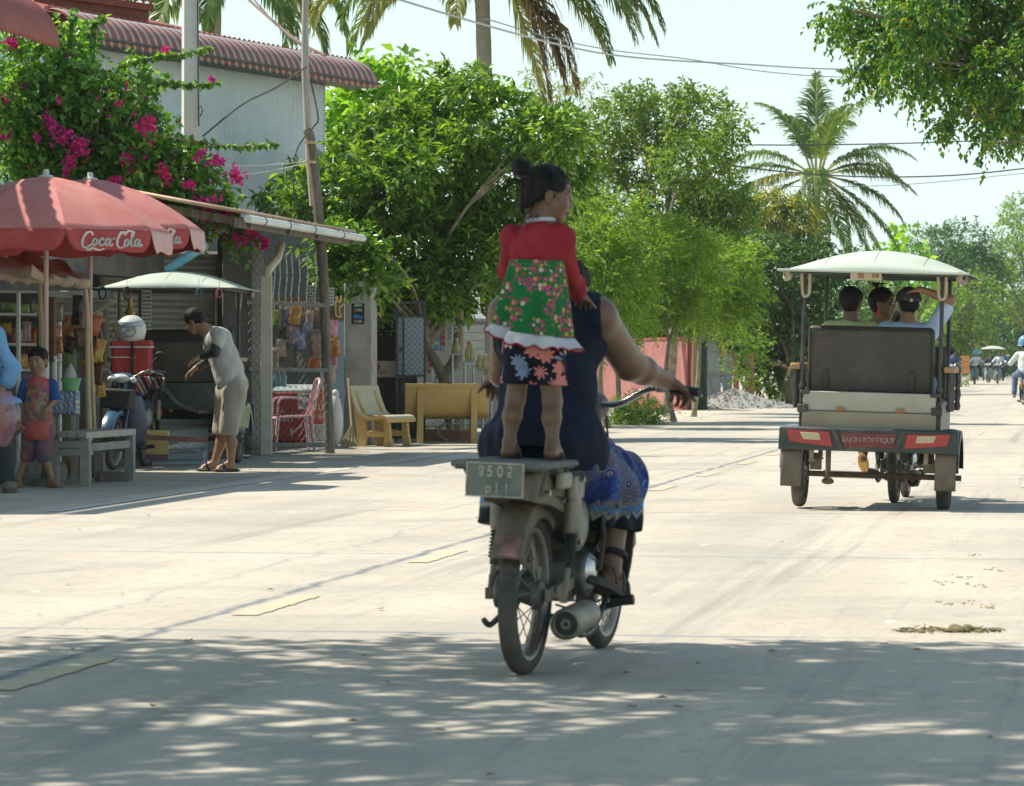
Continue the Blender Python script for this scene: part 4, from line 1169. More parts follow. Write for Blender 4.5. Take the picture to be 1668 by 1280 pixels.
# ---- poles and cables
m = MB()
m.box((GX(310, 42.6), 42.6, 4.0), (.20, .20, 8.0), .25, (.85, .85))
o = m.build('utility_pole', mat('pale_concrete_pole', (.55, .55, .52), (.63, .62, .58), 4, .85, bump=.3, bscale=40, dirt=(.38, .37, .34), dscale=2.5), bevel=.012)
tag(o, 'square pale concrete utility pole rising behind the bougainvillea', 'utility pole')
m = MB(); p0 = W(322, 10, 42.5); m.tube([W(322, 0, 42.5), W(323, 150, 42.48), W(324, 205, 42.47)], .009, 6); m.tube([W(322, 178, 42.45), W(327, 172, 42.45), W(330, 180, 42.45), W(326, 190, 42.45)], .008, 6)
m.build('cable', mat('black_cable', (.03, .03, .03)), o)
wp = thing('wooden_pole', 'crooked dark wooden pole with a spliced top in front of the shop', 'pole', (GX(537, 42.5), 42.5, 0))
m = MB()
m.tube(spline([W(537, 738, 42.5), W(532, 600, 42.5), W(527, 450, 42.55), W(519, 350, 42.6), W(507, 235, 42.6), W(500, 210, 42.6)], 4), [.066, .064, .062, .062, .06, .06, .062, .061, .06, .062, .06, .06, .062, .062, .061, .06, .06, .06, .06, .06, .05], 10)
m.build('lower_post', WOODP, wp, smooth=60)
m = MB(); m.tube(spline([W(510, 335, 42.72), W(502, 220, 42.72), W(497, 100, 42.7), W(498, -40, 42.7), W(500, -160, 42.7)], 5), [.046] * 12 + [.042] * 9, 9); m.build('upper_post', mat('pale_pole_wood', (.34, .31, .27), (.46, .43, .38), 7, .9, bump=.5, stretch=(4, 4, .5)), wp, smooth=60)
m = MB()
for y in (230, 262): m.tube([W(505, y, 42.5), W(505, y + 4, 42.5)], .074, 10)
m.build('lashing', BAMBOO, wp)
CAB = mat('dark_cable', (.05, .05, .05), (.08, .08, .08), 5, .6); CABW = mat('white_cable', (.6, .6, .58)); CABG = mat('grey_cable', (.30, .32, .33))


def cable(pts, r, mt, label, Ys):
    P = [W(x, y, Yy) for (x, y), Yy in zip(pts, Ys)]
    m = MB(); pp = spline(P, 10); m.tube(pp, r, 6); o = m.build('overhead_cable', mt, clean=False); tag(o, label, 'cable'); return o


cable([(640, -4), (760, 32), (900, 70), (1020, 92), (1200, 104), (1420, 112), (1700, 90)], .016, CABW, 'thick pale cable crossing in front of the tall palm trunk', [50, 52, 55, 58, 62, 66, 72])
cable([(790, 30), (900, 62), (1000, 82), (1120, 96), (1260, 118), (1420, 125), (1680, 110)], .009, CABG, 'thin grey cable just below the thick pale one', [52, 54, 57, 60, 63, 66, 70])
cable([(1100, 238), (1200, 236), (1320, 236), (1480, 233), (1680, 226)], .02, CAB, 'dark cable passing behind the middle of the shorter palm', [90, 92, 95, 98, 103])
cable([(1140, 262), (1280, 280), (1420, 288), (1560, 285), (1690, 272)], .022, CAB, 'dark sagging cable below the crown of the shorter palm', [90, 92, 96, 100, 104])
cable([(1180, 300), (1330, 304), (1480, 300), (1690, 280)], .012, CABG, 'thin grey cable lowest against the sky', [92, 95, 98, 102])
cable([(330, 222), (395, 170), (450, 142), (500, 108)], .012, CAB, 'black twisted cable sagging from the wooden pole across the steel wall', [42.6, 42.6, 42.6, 42.6])
cable([(325, 265), (400, 270), (505, 263)], .007, CABW, 'pale wire tied across to the wooden pole', [42.4, 42.4, 42.45])
cable([(360, 288), (430, 280), (503, 265)], .007, CABW, 'second pale wire sloping up to the lashing of the wooden pole', [42.3, 42.35, 42.45])
cable([(506, 130), (518, 190), (512, 205), (488, 235), (478, 270), (480, 320), (492, 345)], .01, CAB, 'black drop cable looping down the wooden pole', [42.5] * 7)
cable([(395, -10), (440, 30), (490, 70), (530, 90)], .018, mat('rusty_cable', (.22, .12, .10)), 'rust coloured cable running from the house roof to the wooden pole', [46, 45, 44, 43.5])
cable([(410, -5), (455, 45), (497, 80)], .009, CAB, 'thin black cable beside the rust coloured one', [46, 44.5, 42.8])

# ---- umbrellas
UMB = mat('faded_red_canvas', (.48, .155, .135), (.54, .21, .19), 3, .75, bump=.25, bscale=60, dirt=(.56, .28, .23), dscale=2.2, damt=.6)
UMBV = mat('red_valance_canvas', (.38, .05, .05), (.44, .08, .075), 4, .75, bump=.2, bscale=60, dirt=(.30, .05, .05), dscale=3)
UMBW = mat('sun_bleached_canvas', (.58, .30, .28), (.62, .45, .43), 9, .8, stretch=(5, 5, .6))
LETW = mat('white_lettering', (.72, .72, .68), (.64, .63, .6), 10, .7)

# the script on the valance, drawn as pen strokes in a 10 x 3 box
SCRIPT = [
    [(2.05, 2.25), (1.75, 2.65), (1.2, 2.6), (.55, 1.95), (.25, 1.1), (.45, .55), (1.0, .45), (1.7, .85), (2.2, 1.3)],
    [(2.55, 1.75), (2.15, 1.55), (2.0, 1.05), (2.25, .75), (2.65, 1.05), (2.7, 1.55), (2.45, 1.75)],
    [(3.85, 1.55), (3.6, 1.8), (3.2, 1.45), (3.15, .95), (3.45, .75), (3.95, 1.05)],
    [(4.85, 1.65), (4.45, 1.75), (4.15, 1.25), (4.3, .8), (4.65, 1.0), (4.95, 1.7), (4.85, .95), (5.05, .75), (5.35, 1.0)],
    [(5.42, 1.75), (5.72, 1.82)],
    [(7.55, 2.35), (7.30, 2.75), (6.75, 2.6), (6.25, 1.9), (6.10, 1.05), (6.40, .55), (6.95, .55), (7.45, .95)],
    [(7.80, 1.75), (7.45, 1.5), (7.35, 1.0), (7.60, .75), (7.95, 1.05), (8.00, 1.55), (7.75, 1.75)],
    [(8.20, 1.0), (8.60, 1.9), (8.90, 2.7), (8.70, 2.75), (8.50, 1.8), (8.50, .9), (8.80, .75), (9.05, 1.0)],
    [(9.80, 1.65), (9.40, 1.75), (9.10, 1.25), (9.25, .8), (9.60, 1.0), (9.90, 1.7), (9.80, .95), (10.00, .75), (10.30, 1.05)],
    [(.9, .45), (1.2, .1), (2.0, .35), (3.0, .1), (3.9, .3)], [(6.6, 2.75), (7.4, 2.55), (8.1, 2.95), (9.0, 2.75)]]


def script_mesh(M, w):
    m = MB(); s = w / 10
    for st_ in SCRIPT:
        pp = spline([Vector((x, y, 0)) for x, y in st_], 6); n = len(pp)
        for i in range(n - 1):
            d = pp[i + 1] - pp[i]
            if d.length < 1e-5: continue
            d.normalize()

            def wid(q, j): return .13 + .13 * abs(d.y) * (.5 + .5 * math.sin(PI * j / n))
            nr_ = Vector((-d.y, d.x, 0)); e = d * .05
            a0, a1 = wid(0, i), wid(0, i + 1)
            m.face([M @ ((pp[i] - e - nr_ * a0 * .8 - V(5, 1.5, 0)) * s), M @ ((pp[i + 1] + e - nr_ * a1 * .8 - V(5, 1.5, 0)) * s), M @ ((pp[i + 1] + e + nr_ * a1 * .8 - V(5, 1.5, 0)) * s), M @ ((pp[i] - e + nr_ * a0 * .8 - V(5, 1.5, 0)) * s)])
    return m


def umbrella(label, px, pyt, Y, rpx, rot, bleached):
    x = GX(px, Y); top = CAMH + (HZ - pyt) * Y / F; Rr = rpx * Y / F; h = .44 * Rr; vh = .185
    t = thing('market_umbrella', label, 'umbrella', (x, Y, 0), group='red market umbrellas over the stalls')
    m = MB(); m.cyl((x, Y, .03), (x, Y, 1.15), .026, .026, 12); m.build('lower_pole', WHITEPOLE, t)
    m = MB(); m.cyl((x, Y, 1.1), (x, Y, top - .02), .022, .022, 12); m.build('pole', PINKPOLE, t)
    m = MB(); m.lathe([(0, 0), (.16, 0), (.16, .05), (.05, .07), (.035, .2), (0, .2)], 16, Matrix.Translation((x, Y, 0))); m.build('base', CONCD, t)
    ap = Vector((x, Y, top))

    def prof(u): return -h * (u ** 1.75)

    def P(u, a):
        k_ = 8; seg = 2 * PI / k_; j = math.floor((a - rot) / seg + 1e-9); a0 = rot + j * seg; f = (a - a0) / seg
        r = Rr * u
        p0 = Vector((math.sin(a0) * r, -math.cos(a0) * r, 0)); p1 = Vector((math.sin(a0 + seg) * r, -math.cos(a0 + seg) * r, 0))
        sag = .06 * Rr * u * math.sin(PI * f) * (1 - u * .4)
        return ap + p0.lerp(p1, f) + V(0, 0, prof(u) - sag * .35)
    m = MB()
    for j in range(8):
        for g_ in range(1):
            a0 = rot + j * PI / 4
            m.grid(lambda u, v_: P(.02 + .98 * v_, a0 + u * (PI / 4) * .99999), 6, 14)
    m.build('canopy', UMB, t, smooth=25, solid=.004)
    for j in range(8):
        a0, a1 = rot + j * PI / 4, rot + (j + 1) * PI / 4 - 1e-6
        q0, q1 = P(1, a0), P(1, a1); d = q1 - q0; out = Vector((math.sin((a0 + a1) / 2), -math.cos((a0 + a1) / 2), 0))

        def vf(u, v_):
            tp_ = .06 * v_ ** 1.5
            z = -vh * v_ - (.012 * math.sin(u * 9 + j) * v_)
            rc = .10
            if v_ > .6: tp_ += .05 * ((v_ - .6) / .4) ** 2
            return q0 + d * (tp_ + u * (1 - 2 * tp_)) + out * (.02 * v_ + .012 * v_ * math.sin(u * 7 + j * 2)) + V(0, 0, z)
        m = MB(); m.grid(vf, 12, 6); va = m.build('valance', UMBW if j == bleached else UMBV, t, solid=.003)
        if j in (0, 4):
            c_ = (q0 + q1) / 2 + out * .032 + V(0, 0, -vh * .52)
            M = face_M(c_, d, (0, 0, 1)); sm = script_mesh(M, d.length * .70); sm.build('lettering', LETW, va, smooth=0, clean=False)
    m = MB()
    for j in range(8):
        a0 = rot + j * PI / 4 + .0001
        m.tube([P(.05 + .95 * i / 6, a0) + V(0, 0, -.015) for i in range(7)], .006, 5)
        m.tube([Vector((x, Y, top - h * 1.15)), P(.55, a0) + V(0, 0, -.02)], .005, 5)
    m.build('rib_frame', STEELG, t, clean=False)
    m = MB(); m.lathe([(0, .07), (.025, .065), (.03, .02), (.065, .012), (.075, -.02), (0, -.02)], 10, Matrix.Translation((x, Y, top))); m.build('finial', mat('finial_white', (.6, .6, .58), (.5, .5, .48), 8, .4), t, bevel=.003)
    return t


umbrella('front red umbrella with white lettering on its valance over the snack stall', 75, 288, 31.4, 207, R(16), 1)
umbrella('rear red umbrella partly hidden by the front one', 147, 292, 33.9, 190, R(18), 1)
m = MB(); m.tube([W(336, 398, 38.2), W(272, 440, 38.0)], .05, 10); o = m.build('drain_pipe', PIPEB); tag(o, 'slanting blue plastic pipe under the rear red umbrella', 'pipe')
# ================================================================== motorcycles
RUBBER = mat('dusty_tyre_rubber', (.045, .042, .038), (.10, .09, .075), 7, .85, bump=.3, bscale=60, dirt=(.22, .185, .14), dscale=5, damt=.6)
RIMM = mat('worn_rim_metal', (.34, .31, .26), (.20, .18, .15), 12, .45, metal=.7, dirt=(.22, .17, .12), dscale=7, damt=.8)
CHROME = mat('dull_chrome', (.55, .55, .53), (.40, .39, .36), 9, .25, metal=1.0, dirt=(.24, .19, .13), dscale=8, damt=.8)
OILY = mat('oily_engine_metal', (.10, .10, .095), (.20, .19, .17), 14, .5, metal=.5, dirt=(.16, .12, .08), dscale=8, damt=.8)
MUDM = mat('mud_caked_metal', (.20, .17, .12), (.32, .27, .20), 9, .8, bump=.4, bscale=40, dirt=(.11, .09, .065), dscale=6, damt=.8)
EXH = mat('dirty_muffler', (.26, .23, .18), (.40, .36, .29), 8, .5, metal=.4, bump=.2, dirt=(.12, .10, .07), dscale=6, damt=.8)
BLACKR = mat('black_rubber', (.02, .02, .02), (.04, .04, .038), 8, .6)
SEATB = mat('black_vinyl', (.02, .02, .022), (.035, .034, .033), 5, .45, bump=.15, bscale=80)
MIRR = mat('mirror_glass', (.6, .65, .66), rough=.05, metal=1.0)
LENSC = mat('clear_lamp_lens', (.72, .74, .74), (.5, .52, .52), 12, .12, spec=.8)
LENSR = mat('red_lamp_lens', (.42, .03, .025), (.30, .02, .02), 9, .2, spec=.7)
LENSA = mat('amber_lamp_lens', (.60, .25, .05), (.5, .2, .04), 9, .2)


def wheel(parent, c, Rw, sec, tread=True, name='wheel', spokes=28, sw=.0022, M=None, rimm=None):
    """A spoked wheel turning about local x; the hub carries tyre, rim and spokes."""
    c = Vector(c); RX = Matrix.Translation(c) @ Matrix.Rotation(R(90), 4, 'Y')
    if M is not None: RX = Matrix.Translation(c) @ M.to_4x4() @ Matrix.Rotation(R(90), 4, 'Y')
    hb = MB(); hb.lathe([(.012, -.075), (.02, -.07), (.05, -.055), (.055, -.03), (.03, -.02), (.03, .02), (.055, .03), (.05, .055), (.02, .07), (.012, .075)], 20, RX)
    w = hb.build(name, OILY, parent, local=True, smooth=35)
    t = MB(); prof = []
    for i in range(17):
        a = 2 * PI * i / 16 + PI / 2
        rr = sec * (1 + .06 * math.cos(a * 2)); prof.append((Rw - sec + rr * math.sin(a) * (1.0 if math.sin(a) > 0 else .95), rr * math.cos(a) * 1.0))
    t.lathe(prof[:-1], 56, RX, close=True)
    if tread:
        for i in range(56):
            a = 2 * PI * i / 56
            for s in (-1, 1):
                q = RX @ Vector(((Rw - .004) * math.cos(a), (Rw - .004) * math.sin(a), s * sec * .42)); d = (RX.to_3x3() @ Vector((math.cos(a), math.sin(a), 0)))
                ta = RX.to_3x3() @ Vector((-math.sin(a), math.cos(a), 0)); ax = RX.to_3x3() @ Vector((0, 0, 1))
                t.box(q, (.011, .022, .009), Matrix((d, (ta + ax * s * .5).normalized(), ax)).transposed())
    t.build('tyre', RUBBER, w, local=True, smooth=45, clean=False)
    rm = MB(); r0 = Rw - sec * 2.0
    rm.lathe([(r0 - .012, -.012), (r0 + .004, -.026), (r0 + .012, -.027), (r0 + .008, -.018), (r0 - .002, -.008), (r0 - .002, .008), (r0 + .008, .018), (r0 + .012, .027), (r0 + .004, .026), (r0 - .012, .012)], 56, RX, close=True)
    rm.build('rim', rimm or RIMM, w, local=True, smooth=50)
    sp = MB()
    for i in range(spokes):
        a = 2 * PI * i / spokes; s = 1 if i % 2 else -1; a2 = a + (.32 if (i // 2) % 2 else -.32)
        sp.tube([RX @ Vector((.048 * math.cos(a2), .048 * math.sin(a2), s * .042)), RX @ Vector(((r0 - .008) * math.cos(a), (r0 - .008) * math.sin(a), s * .004))], sw, 5, caps=False)
    sp.build('spokes', RIMM, w, local=True, clean=False)
    return w


def fender_arc(m, c, rad, a0, a1, halfw, skirt, n=20):
    """Sheet guard with rolled sides; angle measured from the rear (-y) over the top."""
    c = Vector(c)

    def fn(u, v_):
        a = a0 + (a1 - a0) * u; k = (v_ - .5) * 2
        if abs(k) < .6: x = k / .6 * halfw; r = rad + .012 * (1 - (k / .6) ** 2)
        else: x = math.copysign(halfw + .004, k); r = rad - skirt * (abs(k) - .6) / .4
        return c + Vector((x, -math.cos(a) * r, math.sin(a) * r))
    m.grid(fn, n, 10)


def make_moto(label, loc, rz, lean, paint, paint2, group=None, plate=None, basket=False, rack=True, shadeclean=False, name='motorcycle'):
    t = thing(name, label, 'motorcycle', loc, rz, group, ry=lean)
    B = lambda m, n, mt, par=None, **k: m.build(n, mt, par or t, local=True, **k)
    wheel(t, (0, 0, .285), .285, .033, tread=False)
    wheel(t, (0, 1.19, .28), .28, .030, tread=False)
    # swing arm, chain case, axle nuts, shocks
    m = MB()
    for s in (-1, 1): m.bar((s * .085, -.03, .285), (s * .075, .45, .31), .022, .04)
    m.cyl((-.12, 0, .285), (.12, 0, .285), .012); m.cyl((-.13, 0, .285), (-.115, 0, .285), .02, n=6); m.cyl((.115, 0, .285), (.13, 0, .285), .02, n=6)
    B(m, 'swing_arm', MUDM, bevel=.004)
    m = MB(); m.box((-.098, .22, .325), (.02, .46, .04)); m.box((-.098, .22, .245), (.02, .42, .025)); m.cyl((-.108, .0, .285), (-.088, .0, .285), .055, n=20); B(m, 'chain_case', OILY, bevel=.008)
    for s in (-1, 1):
        m = MB(); x = s * .135
        m.lathe([(0, 0), (.026, 0), (.03, .02), (.03, .17), (.022, .20), (0, .20)], 14, Matrix.Translation((x, .10, .50)) @ Matrix.Rotation(R(-6 * 0), 4, 'X'))
        sh = B(m, 'shock_absorber', EXH)
        m = MB(); m.tube([(x + .021 * math.cos(i * .8), .095 - (i / 64) * .03 + .021 * math.sin(i * .8), .50 - .10 * i / 64) for i in range(65)], .0045, 5); m.cyl((x, .098, .5), (x, .06, .38), .016); B(m, 'spring', BLACKR, sh)
        m = MB(); m.cyl((x, .07, .40), (x, .01, .27), .010); m.box((x, .008, .28), (.022, .03, .04)); B(m, 'damper_rod', MUDM if rack else CHROME, sh)
    # rear guard and body
    m = MB(); fender_arc(m, (0, 0, .285), .335, R(24), R(128), .047, .065, 24); B(m, 'rear_mudguard', paint2, solid=.004)
    m = MB()
    sec = [(-.38, .63, .715, .07), (-.28, .615, .72, .095), (-.1, .60, .73, .112), (.12, .56, .735, .115), (.34, .48, .73, .10), (.52, .44, .66, .07)]
    pts_ = []
    for (y, z0, z1, hw) in sec:
        pts_.append([(-hw * .8, y, z1), (-hw, y, (z0 + z1) / 2 + .02), (-hw * .95, y, z0), (-hw * .75, y, z0 + .015), (hw * .75, y, z0 + .015), (hw * .95, y, z0), (hw, y, (z0 + z1) / 2 + .02), (hw * .8, y, z1)])
    b = len(m.v)
    for q in pts_: m.v += [Vector(p) for p in q]
    for i in range(len(sec) - 1):
        for j in range(8):
            j2 = (j + 1) % 8; m.f.append((b + i * 8 + j, b + i * 8 + j2, b + (i + 1) * 8 + j2, b + (i + 1) * 8 + j)); m.m.append(0)
    m.f.append(tuple(range(b, b + 8))); m.m.append(0); m.f.append(tuple(range(b + (len(sec) - 1) * 8, b + len(sec) * 8))[::-1]); m.m.append(0)
    B(m, 'rear_body', paint2, bevel=.012, smooth=50)
    m = MB()
    m.grid(lambda u, v_: ((v_ - .5) * .25 * (1 - .25 * abs(u - .4)), .02 + .56 * u, .735 + .05 * (1 - (2 * v_ - 1) ** 4) + .02 * math.cos(u * 5)), 14, 10)
    m.grid(lambda u, v_: ((v_ - .5) * .25 * (1 - .25 * abs(u - .4)), .02 + .56 * u, .733), 14, 2)
    B(m, 'seat', SEATB)
    if rack:
        m = MB()
        for i in range(6): m.box((-.135 + .054 * i, -.21, .752), (.046, .50, .016))
        for y in (-.42, -.2, .0): m.box((0, y, .738), (.31, .03, .016))
        m.tube([(-.155, .04, .748), (-.158, -.44, .748), (-.14, -.463, .748), (.14, -.463, .748), (.158, -.44, .748), (.155, .04, .748)], .011, 8)
        for s in (-1, 1): m.tube([(s * .15, -.35, .745), (s * .11, -.28, .64)], .008, 6); m.tube([(s * .15, -.05, .745), (s * .115, -.02, .66)], .008, 6)
        rk = B(m, 'luggage_rack', mat('worn_rack_board', (.15, .145, .125), (.25, .235, .20), 10, .85, bump=.4, dirt=(.09, .085, .07), dscale=6), bevel=.003)
        m = MB(); m.box((.135, -.05, .69), (.03, .15, .06)); m.box((.14, .12, .655), (.035, .13, .075)); B(m, 'side_cover', mat('cream_side_cover', (.44, .39, .28), (.36, .31, .22), 7, .6, dirt=(.2, .16, .11), dscale=5), bevel=.012)
    # lamp and plate
    if rack:
        m = MB(); fender_arc(m, (0, 0, .285), .341, R(25), R(38), .040, .01, 8); B(m, 'tail_reflector', mat('broken_pink_reflector', (.62, .30, .27), (.10, .05, .045), 9, .4, dirt=(.25, .2, .15), dscale=9, damt=.8), solid=.006)
    else:
        m = MB(); m.box((0, -.375, .565), (.11, .06, .085)); B(m, 'tail_lamp', LENSR, bevel=.02, bseg=3)
    for s in () if rack else (-1, 1):
        m = MB(); m.ell((s * .155, -.30, .60), (.028, .035, .028)); m.cyl((s * .09, -.29, .61), (s * .145, -.295, .602), .008); B(m, 'indicator', LENSA)
    if plate:
        P = mat('tarnished_plate', (.13, .15, .13), (.22, .235, .20), 9, .5, metal=.2, bump=.3, bscale=30, dirt=(.30, .27, .19), dscale=7, damt=.8)
        m = MB(); m.box((0, -.478, .70), (.205, .004, .118)); pl = B(m, 'number_plate', P, bevel=.003)
        EM = mat('worn_raised_paint', (.58, .55, .42), (.36, .33, .25), 30, .6, dirt=(.10, .09, .07), dscale=24, damt=.9)
        m = MB()
        for (c_, s_) in (((0, -.4815, .756), (.20, .004, .005)), ((0, -.4815, .644), (.20, .004, .005)), ((-.098, -.4815, .70), (.005, .004, .110)), ((.098, -.4815, .70), (.005, .004, .110))): m.box(c_, s_)
        for x in (-.05, .05): m.cyl((x, -.485, .722), (x, -.478, .722), .007, n=8)
        B(m, 'plate_border', EM, pl)
        for txt, x, z, sz, xs in plate: mesh_obj('plate_lettering', textmesh(txt, sz, face_M((x, -.4825, z), (1, 0, 0), (0, 0, 1)), .0015, xs=xs, bold=.0012), EM, pl, True)
    # engine
    m = MB(); m.box((0, .52, .31), (.15, .30, .15)); m.cyl((-.11, .45, .33), (.12, .45, .33), .085, n=22); m.cyl((-.105, .60, .29), (.115, .60, .29), .07, n=22)
    en = B(m, 'engine', OILY, bevel=.012)
    m = MB()
    for i in range(7): m.box((0, .70 + .022 * i, .315 + .004 * i), (.125, .011, .13))
    m.cyl((0, .68, .31), (0, .87, .34), .045); m.box((0, .87, .335), (.11, .05, .11)); B(m, 'cylinder_fins', OILY, en)
    m = MB(); m.lathe([(0, .028), (.05, .024), (.075, .0)], 22, Matrix.Translation((.12, .46, .34)) @ Matrix.Rotation(R(90), 4, 'Y')); m.lathe([(0, .02), (.04, .016), (.06, 0)], 20, Matrix.Translation((.115, .60, .30)) @ Matrix.Rotation(R(90), 4, 'Y')); B(m, 'clutch_cover', CHROME, en)
    m = MB(); m.ell((.095, .33, .52), (.04, .105, .10)); m.ell((-.095, .33, .52), (.04, .105, .10)); B(m, 'side_box', mat('side_box_paint', (.30, .28, .22), (.20, .22, .24), 5, .4, dirt=(.16, .14, .10), dscale=5))
    # exhaust
    m = MB(); pp = spline([(.06, .88, .30), (.085, .90, .20), (.10, .75, .165), (.125, .55, .185), (.138, .42, .205)], 6); m.tube(pp, .017, 10); hd = B(m, 'exhaust_pipe', EXH)
    m = MB(); MX = Matrix.Translation((.140, .44, .205)) @ Matrix.Rotation(R(93), 4, 'X') @ Matrix.Identity(4)
    m.lathe([(.017, -.02), (.025, .0), (.046, .07), (.054, .12), (.057, .40), (.054, .425), (.048, .43), (.046, .405), (.018, .39), (.018, .41), (.010, .41), (.010, .37), (0, .37)], 26, MX); mf = B(m, 'muffler', EXH, smooth=40)
    m = MB(); m.lathe([(0, .400), (.045, .403)], 20, MX); B(m, 'muffler_hollow_disc', mat('hollow_dark', (.05, .05, .045), (.09, .085, .075), 12, .8), mf)  # disc inside the tip, coloured dark to look hollow
    # foot rests, stand, kick starter
    m = MB(); m.tube(spline([(-.23, .60, .235), (-.12, .61, .20), (-.10, .60, .165), (.10, .60, .165), (.13, .61, .20), (.235, .60, .235)], 4), .012, 8); fr = B(m, 'foot_rest_bar', STEELD)
    m = MB()
    for s in (-1, 1): m.cyl((s * .17, .60, .228), (s * .255, .60, .24), .019)
    B(m, 'foot_rubber', BLACKR, fr)
    m = MB()
    m.tube(spline([(.15, .10, .175), (.155, .16, .14), (.16, .30, .135), (.16, .44, .17), (.16, .56, .245)], 5), .011, 8)
    m.tube(spline([(-.11, .1, .2), (-.125, .0, .17), (-.135, -.05, .19)], 4), .011, 7)
    m.tube(spline([(.155, .46, .35), (.165, .47, .45), (.165, .45, .56), (.185, .45, .585), (.22, .45, .585)], 5), .009, 7)
    B(m, 'pedals_and_stand', STEELD)
    m = MB()
    for p_ in ([(.06, .9, .9), (.07, .95, .66), (.09, .70, .46), (.10, .55, .40)], [(.155, .50, .24), (.13, .25, .22), (.10, .04, .25)], [(.10, .30, .60), (.125, .16, .58), (.12, .05, .62), (.10, -.12, .64)], [(.12, .12, .46), (.135, .02, .40), (.11, -.03, .30)]): m.tube(spline(p_, 6), .0045, 5)
    B(m, 'control_cable', BLACKR, clean=False)
    m = MB()
    for (x, y, z) in ((.168, .10, .69), (.168, .005, .28), (.118, -.20, .65), (.118, .02, .62), (.135, .46, .34), (.13, .6, .30), (.12, .38, .58), (.12, .28, .46), (-.168, .10, .69)): m.cyl((x - .012, y, z), (x + .008, y, z), .011, n=6)
    B(m, 'bolts', CHROME, clean=False)
    # front: frame spine, leg shield, fork, guard
    m = MB(); m.tube(spline([(0, .25, .56), (0, .55, .47), (0, .80, .55), (0, .98, .82)], 6), .04, 12); m.cyl((0, .965, .74), (0, .935, .93), .035); B(m, 'frame', paint)
    for s in (-1, 1):
        m = MB()

        def ls(u, v_):
            z = .25 + .52 * u; w = .06 + .15 * (v_) * (1 - .35 * max(0, u - .6) / .4 - .12 * max(0, .25 - u) * 4)
            return Vector((s * w, .86 + .12 * u - .16 * v_ ** 2 + .03 * (1 - u), z))
        m.grid(ls, 14, 8); B(m, 'leg_shield', paint2, solid=.005)
    for s in (-1, 1):
        m = MB(); m.cyl((s * .075, 1.19, .28), (s * .075, 1.00, .72), .022, .026); m.box((s * .075, 1.185, .29), (.03, .06, .07)); B(m, 'fork_leg', paint2, bevel=.006)
    m = MB(); fender_arc(m, (0, 1.19, .28), .325, R(25), R(160), .055, .05, 18); B(m, 'front_mudguard', paint, solid=.004)
    hb = MB(); hb.tube(spline([(-.40, .90, 1.0), (-.30, .93, 1.01), (-.20, .95, 1.0), (-.1, .945, .945), (0, .945, .94), (.1, .945, .945), (.20, .95, 1.0), (.30, .93, 1.01), (.40, .90, 1.0)], 5), .0125, 10); h_ = B(hb, 'handlebar', CHROME)
    m = MB()
    for s in (-1, 1): m.cyl((s * .30, .93, 1.01), (s * .415, .895, .998), .0175)
    B(m, 'grip', BLACKR, h_)
    m = MB()
    for s in (-1, 1):
        m.tube(spline([(s * .27, .955, 1.005), (s * .33, .985, 1.0), (s * .41, .965, .985)], 4), .006, 6); m.box((s * .265, .94, 1.01), (.05, .04, .035))
    B(m, 'brake_lever', CHROME, h_, bevel=.004)
    for s in () if rack else (-1, 1):
        m = MB(); m.tube(spline([(s * .25, .94, 1.015), (s * .27, .95, 1.09), (s * .33, .93, 1.16)], 4), .005, 6); m.ell((s * .36, .925, 1.185), (.055, .014, .035)); mm = B(m, 'mirror', BLACKR, h_)
        m = MB(); m.ell((s * .36, .915, 1.185), (.047, .006, .028)); o_ = B(m, 'mirror', MIRR, h_) if False else None
    m = MB(); m.ell((0, .985, .93), (.05 if rack else .13, .07, .055)); hc = B(m, 'headlamp_cowl', paint)
    m = MB(); m.ell((0, 1.045, .925), (.045 if rack else .085, .04, .045)); B(m, 'headlamp', LENSC, hc)
    for s in () if rack else (-1, 1):
        m = MB(); m.ell((s * .115, 1.02, .915), (.04, .04, .032)); B(m, 'turn_lamp', LENSC, hc)
    if basket:
        m = MB(); m.box((0, 1.16, .72), (.30, .22, .20), None, (1.12, 1.12)); B(m, 'basket', mat('black_basket', (.03, .03, .03), (.06, .06, .055), 30, .7, bump=.8, bscale=90), bevel=.02)
    return t


PAINT_OLD = mat('faded_dark_paint', (.07, .075, .08), (.13, .125, .115), 6, .5, dirt=(.22, .18, .13), dscale=5, damt=.7)
PAINT_DUST = mat('dust_covered_cream', (.235, .195, .135), (.14, .12, .085), 6, .7, bump=.3, dirt=(.075, .06, .043), dscale=8, damt=.85, stretch=(1, 1, .45))
BIKE_L, BIKE_RZ, BIKE_LEAN = (GX(852, 12.47), 12.47, 0), -R(14.5), R(2.0)
moto = make_moto('old dusty motorcycle carrying the woman and the standing child', BIKE_L, BIKE_RZ, BIKE_LEAN, PAINT_OLD, PAINT_DUST,
                 plate=[('8', -.048, .727, .054, .8), ('5', -.017, .727, .054, .8), ('0', .018, .727, .054, .8), ('2', .053, .727, .054, .8), ('ព', -.022, .667, .042, .9), ('1', .008, .669, .046, .8), ('1', .042, .669, .046, .8)])

# ================================================================== people
SKIN = mat('brown_skin', (.195, .105, .06), (.15, .078, .043), 9, .42, spec=.5, bump=.12, bscale=160, Subsurface_Weight=.06, Subsurface_Radius=(.01, .004, .002))
SKINL = mat('light_brown_skin', (.32, .185, .11), (.25, .14, .08), 9, .45, spec=.45, bump=.12, bscale=160, Subsurface_Weight=.06, Subsurface_Radius=(.01, .004, .002))
HAIR = mat('black_hair', (.008, .0075, .007), (.016, .014, .012), 30, .6, bump=.6, bscale=120, spec=.2, stretch=(1, 1, .15))
EYEW = mat('eye_white', (.36, .33, .30)); EYEB = mat('eye_dark', (.02, .015, .012), rough=.15)
LIP = mat('lip_skin', (.30, .10, .075), (.26, .09, .07), 8, .45)


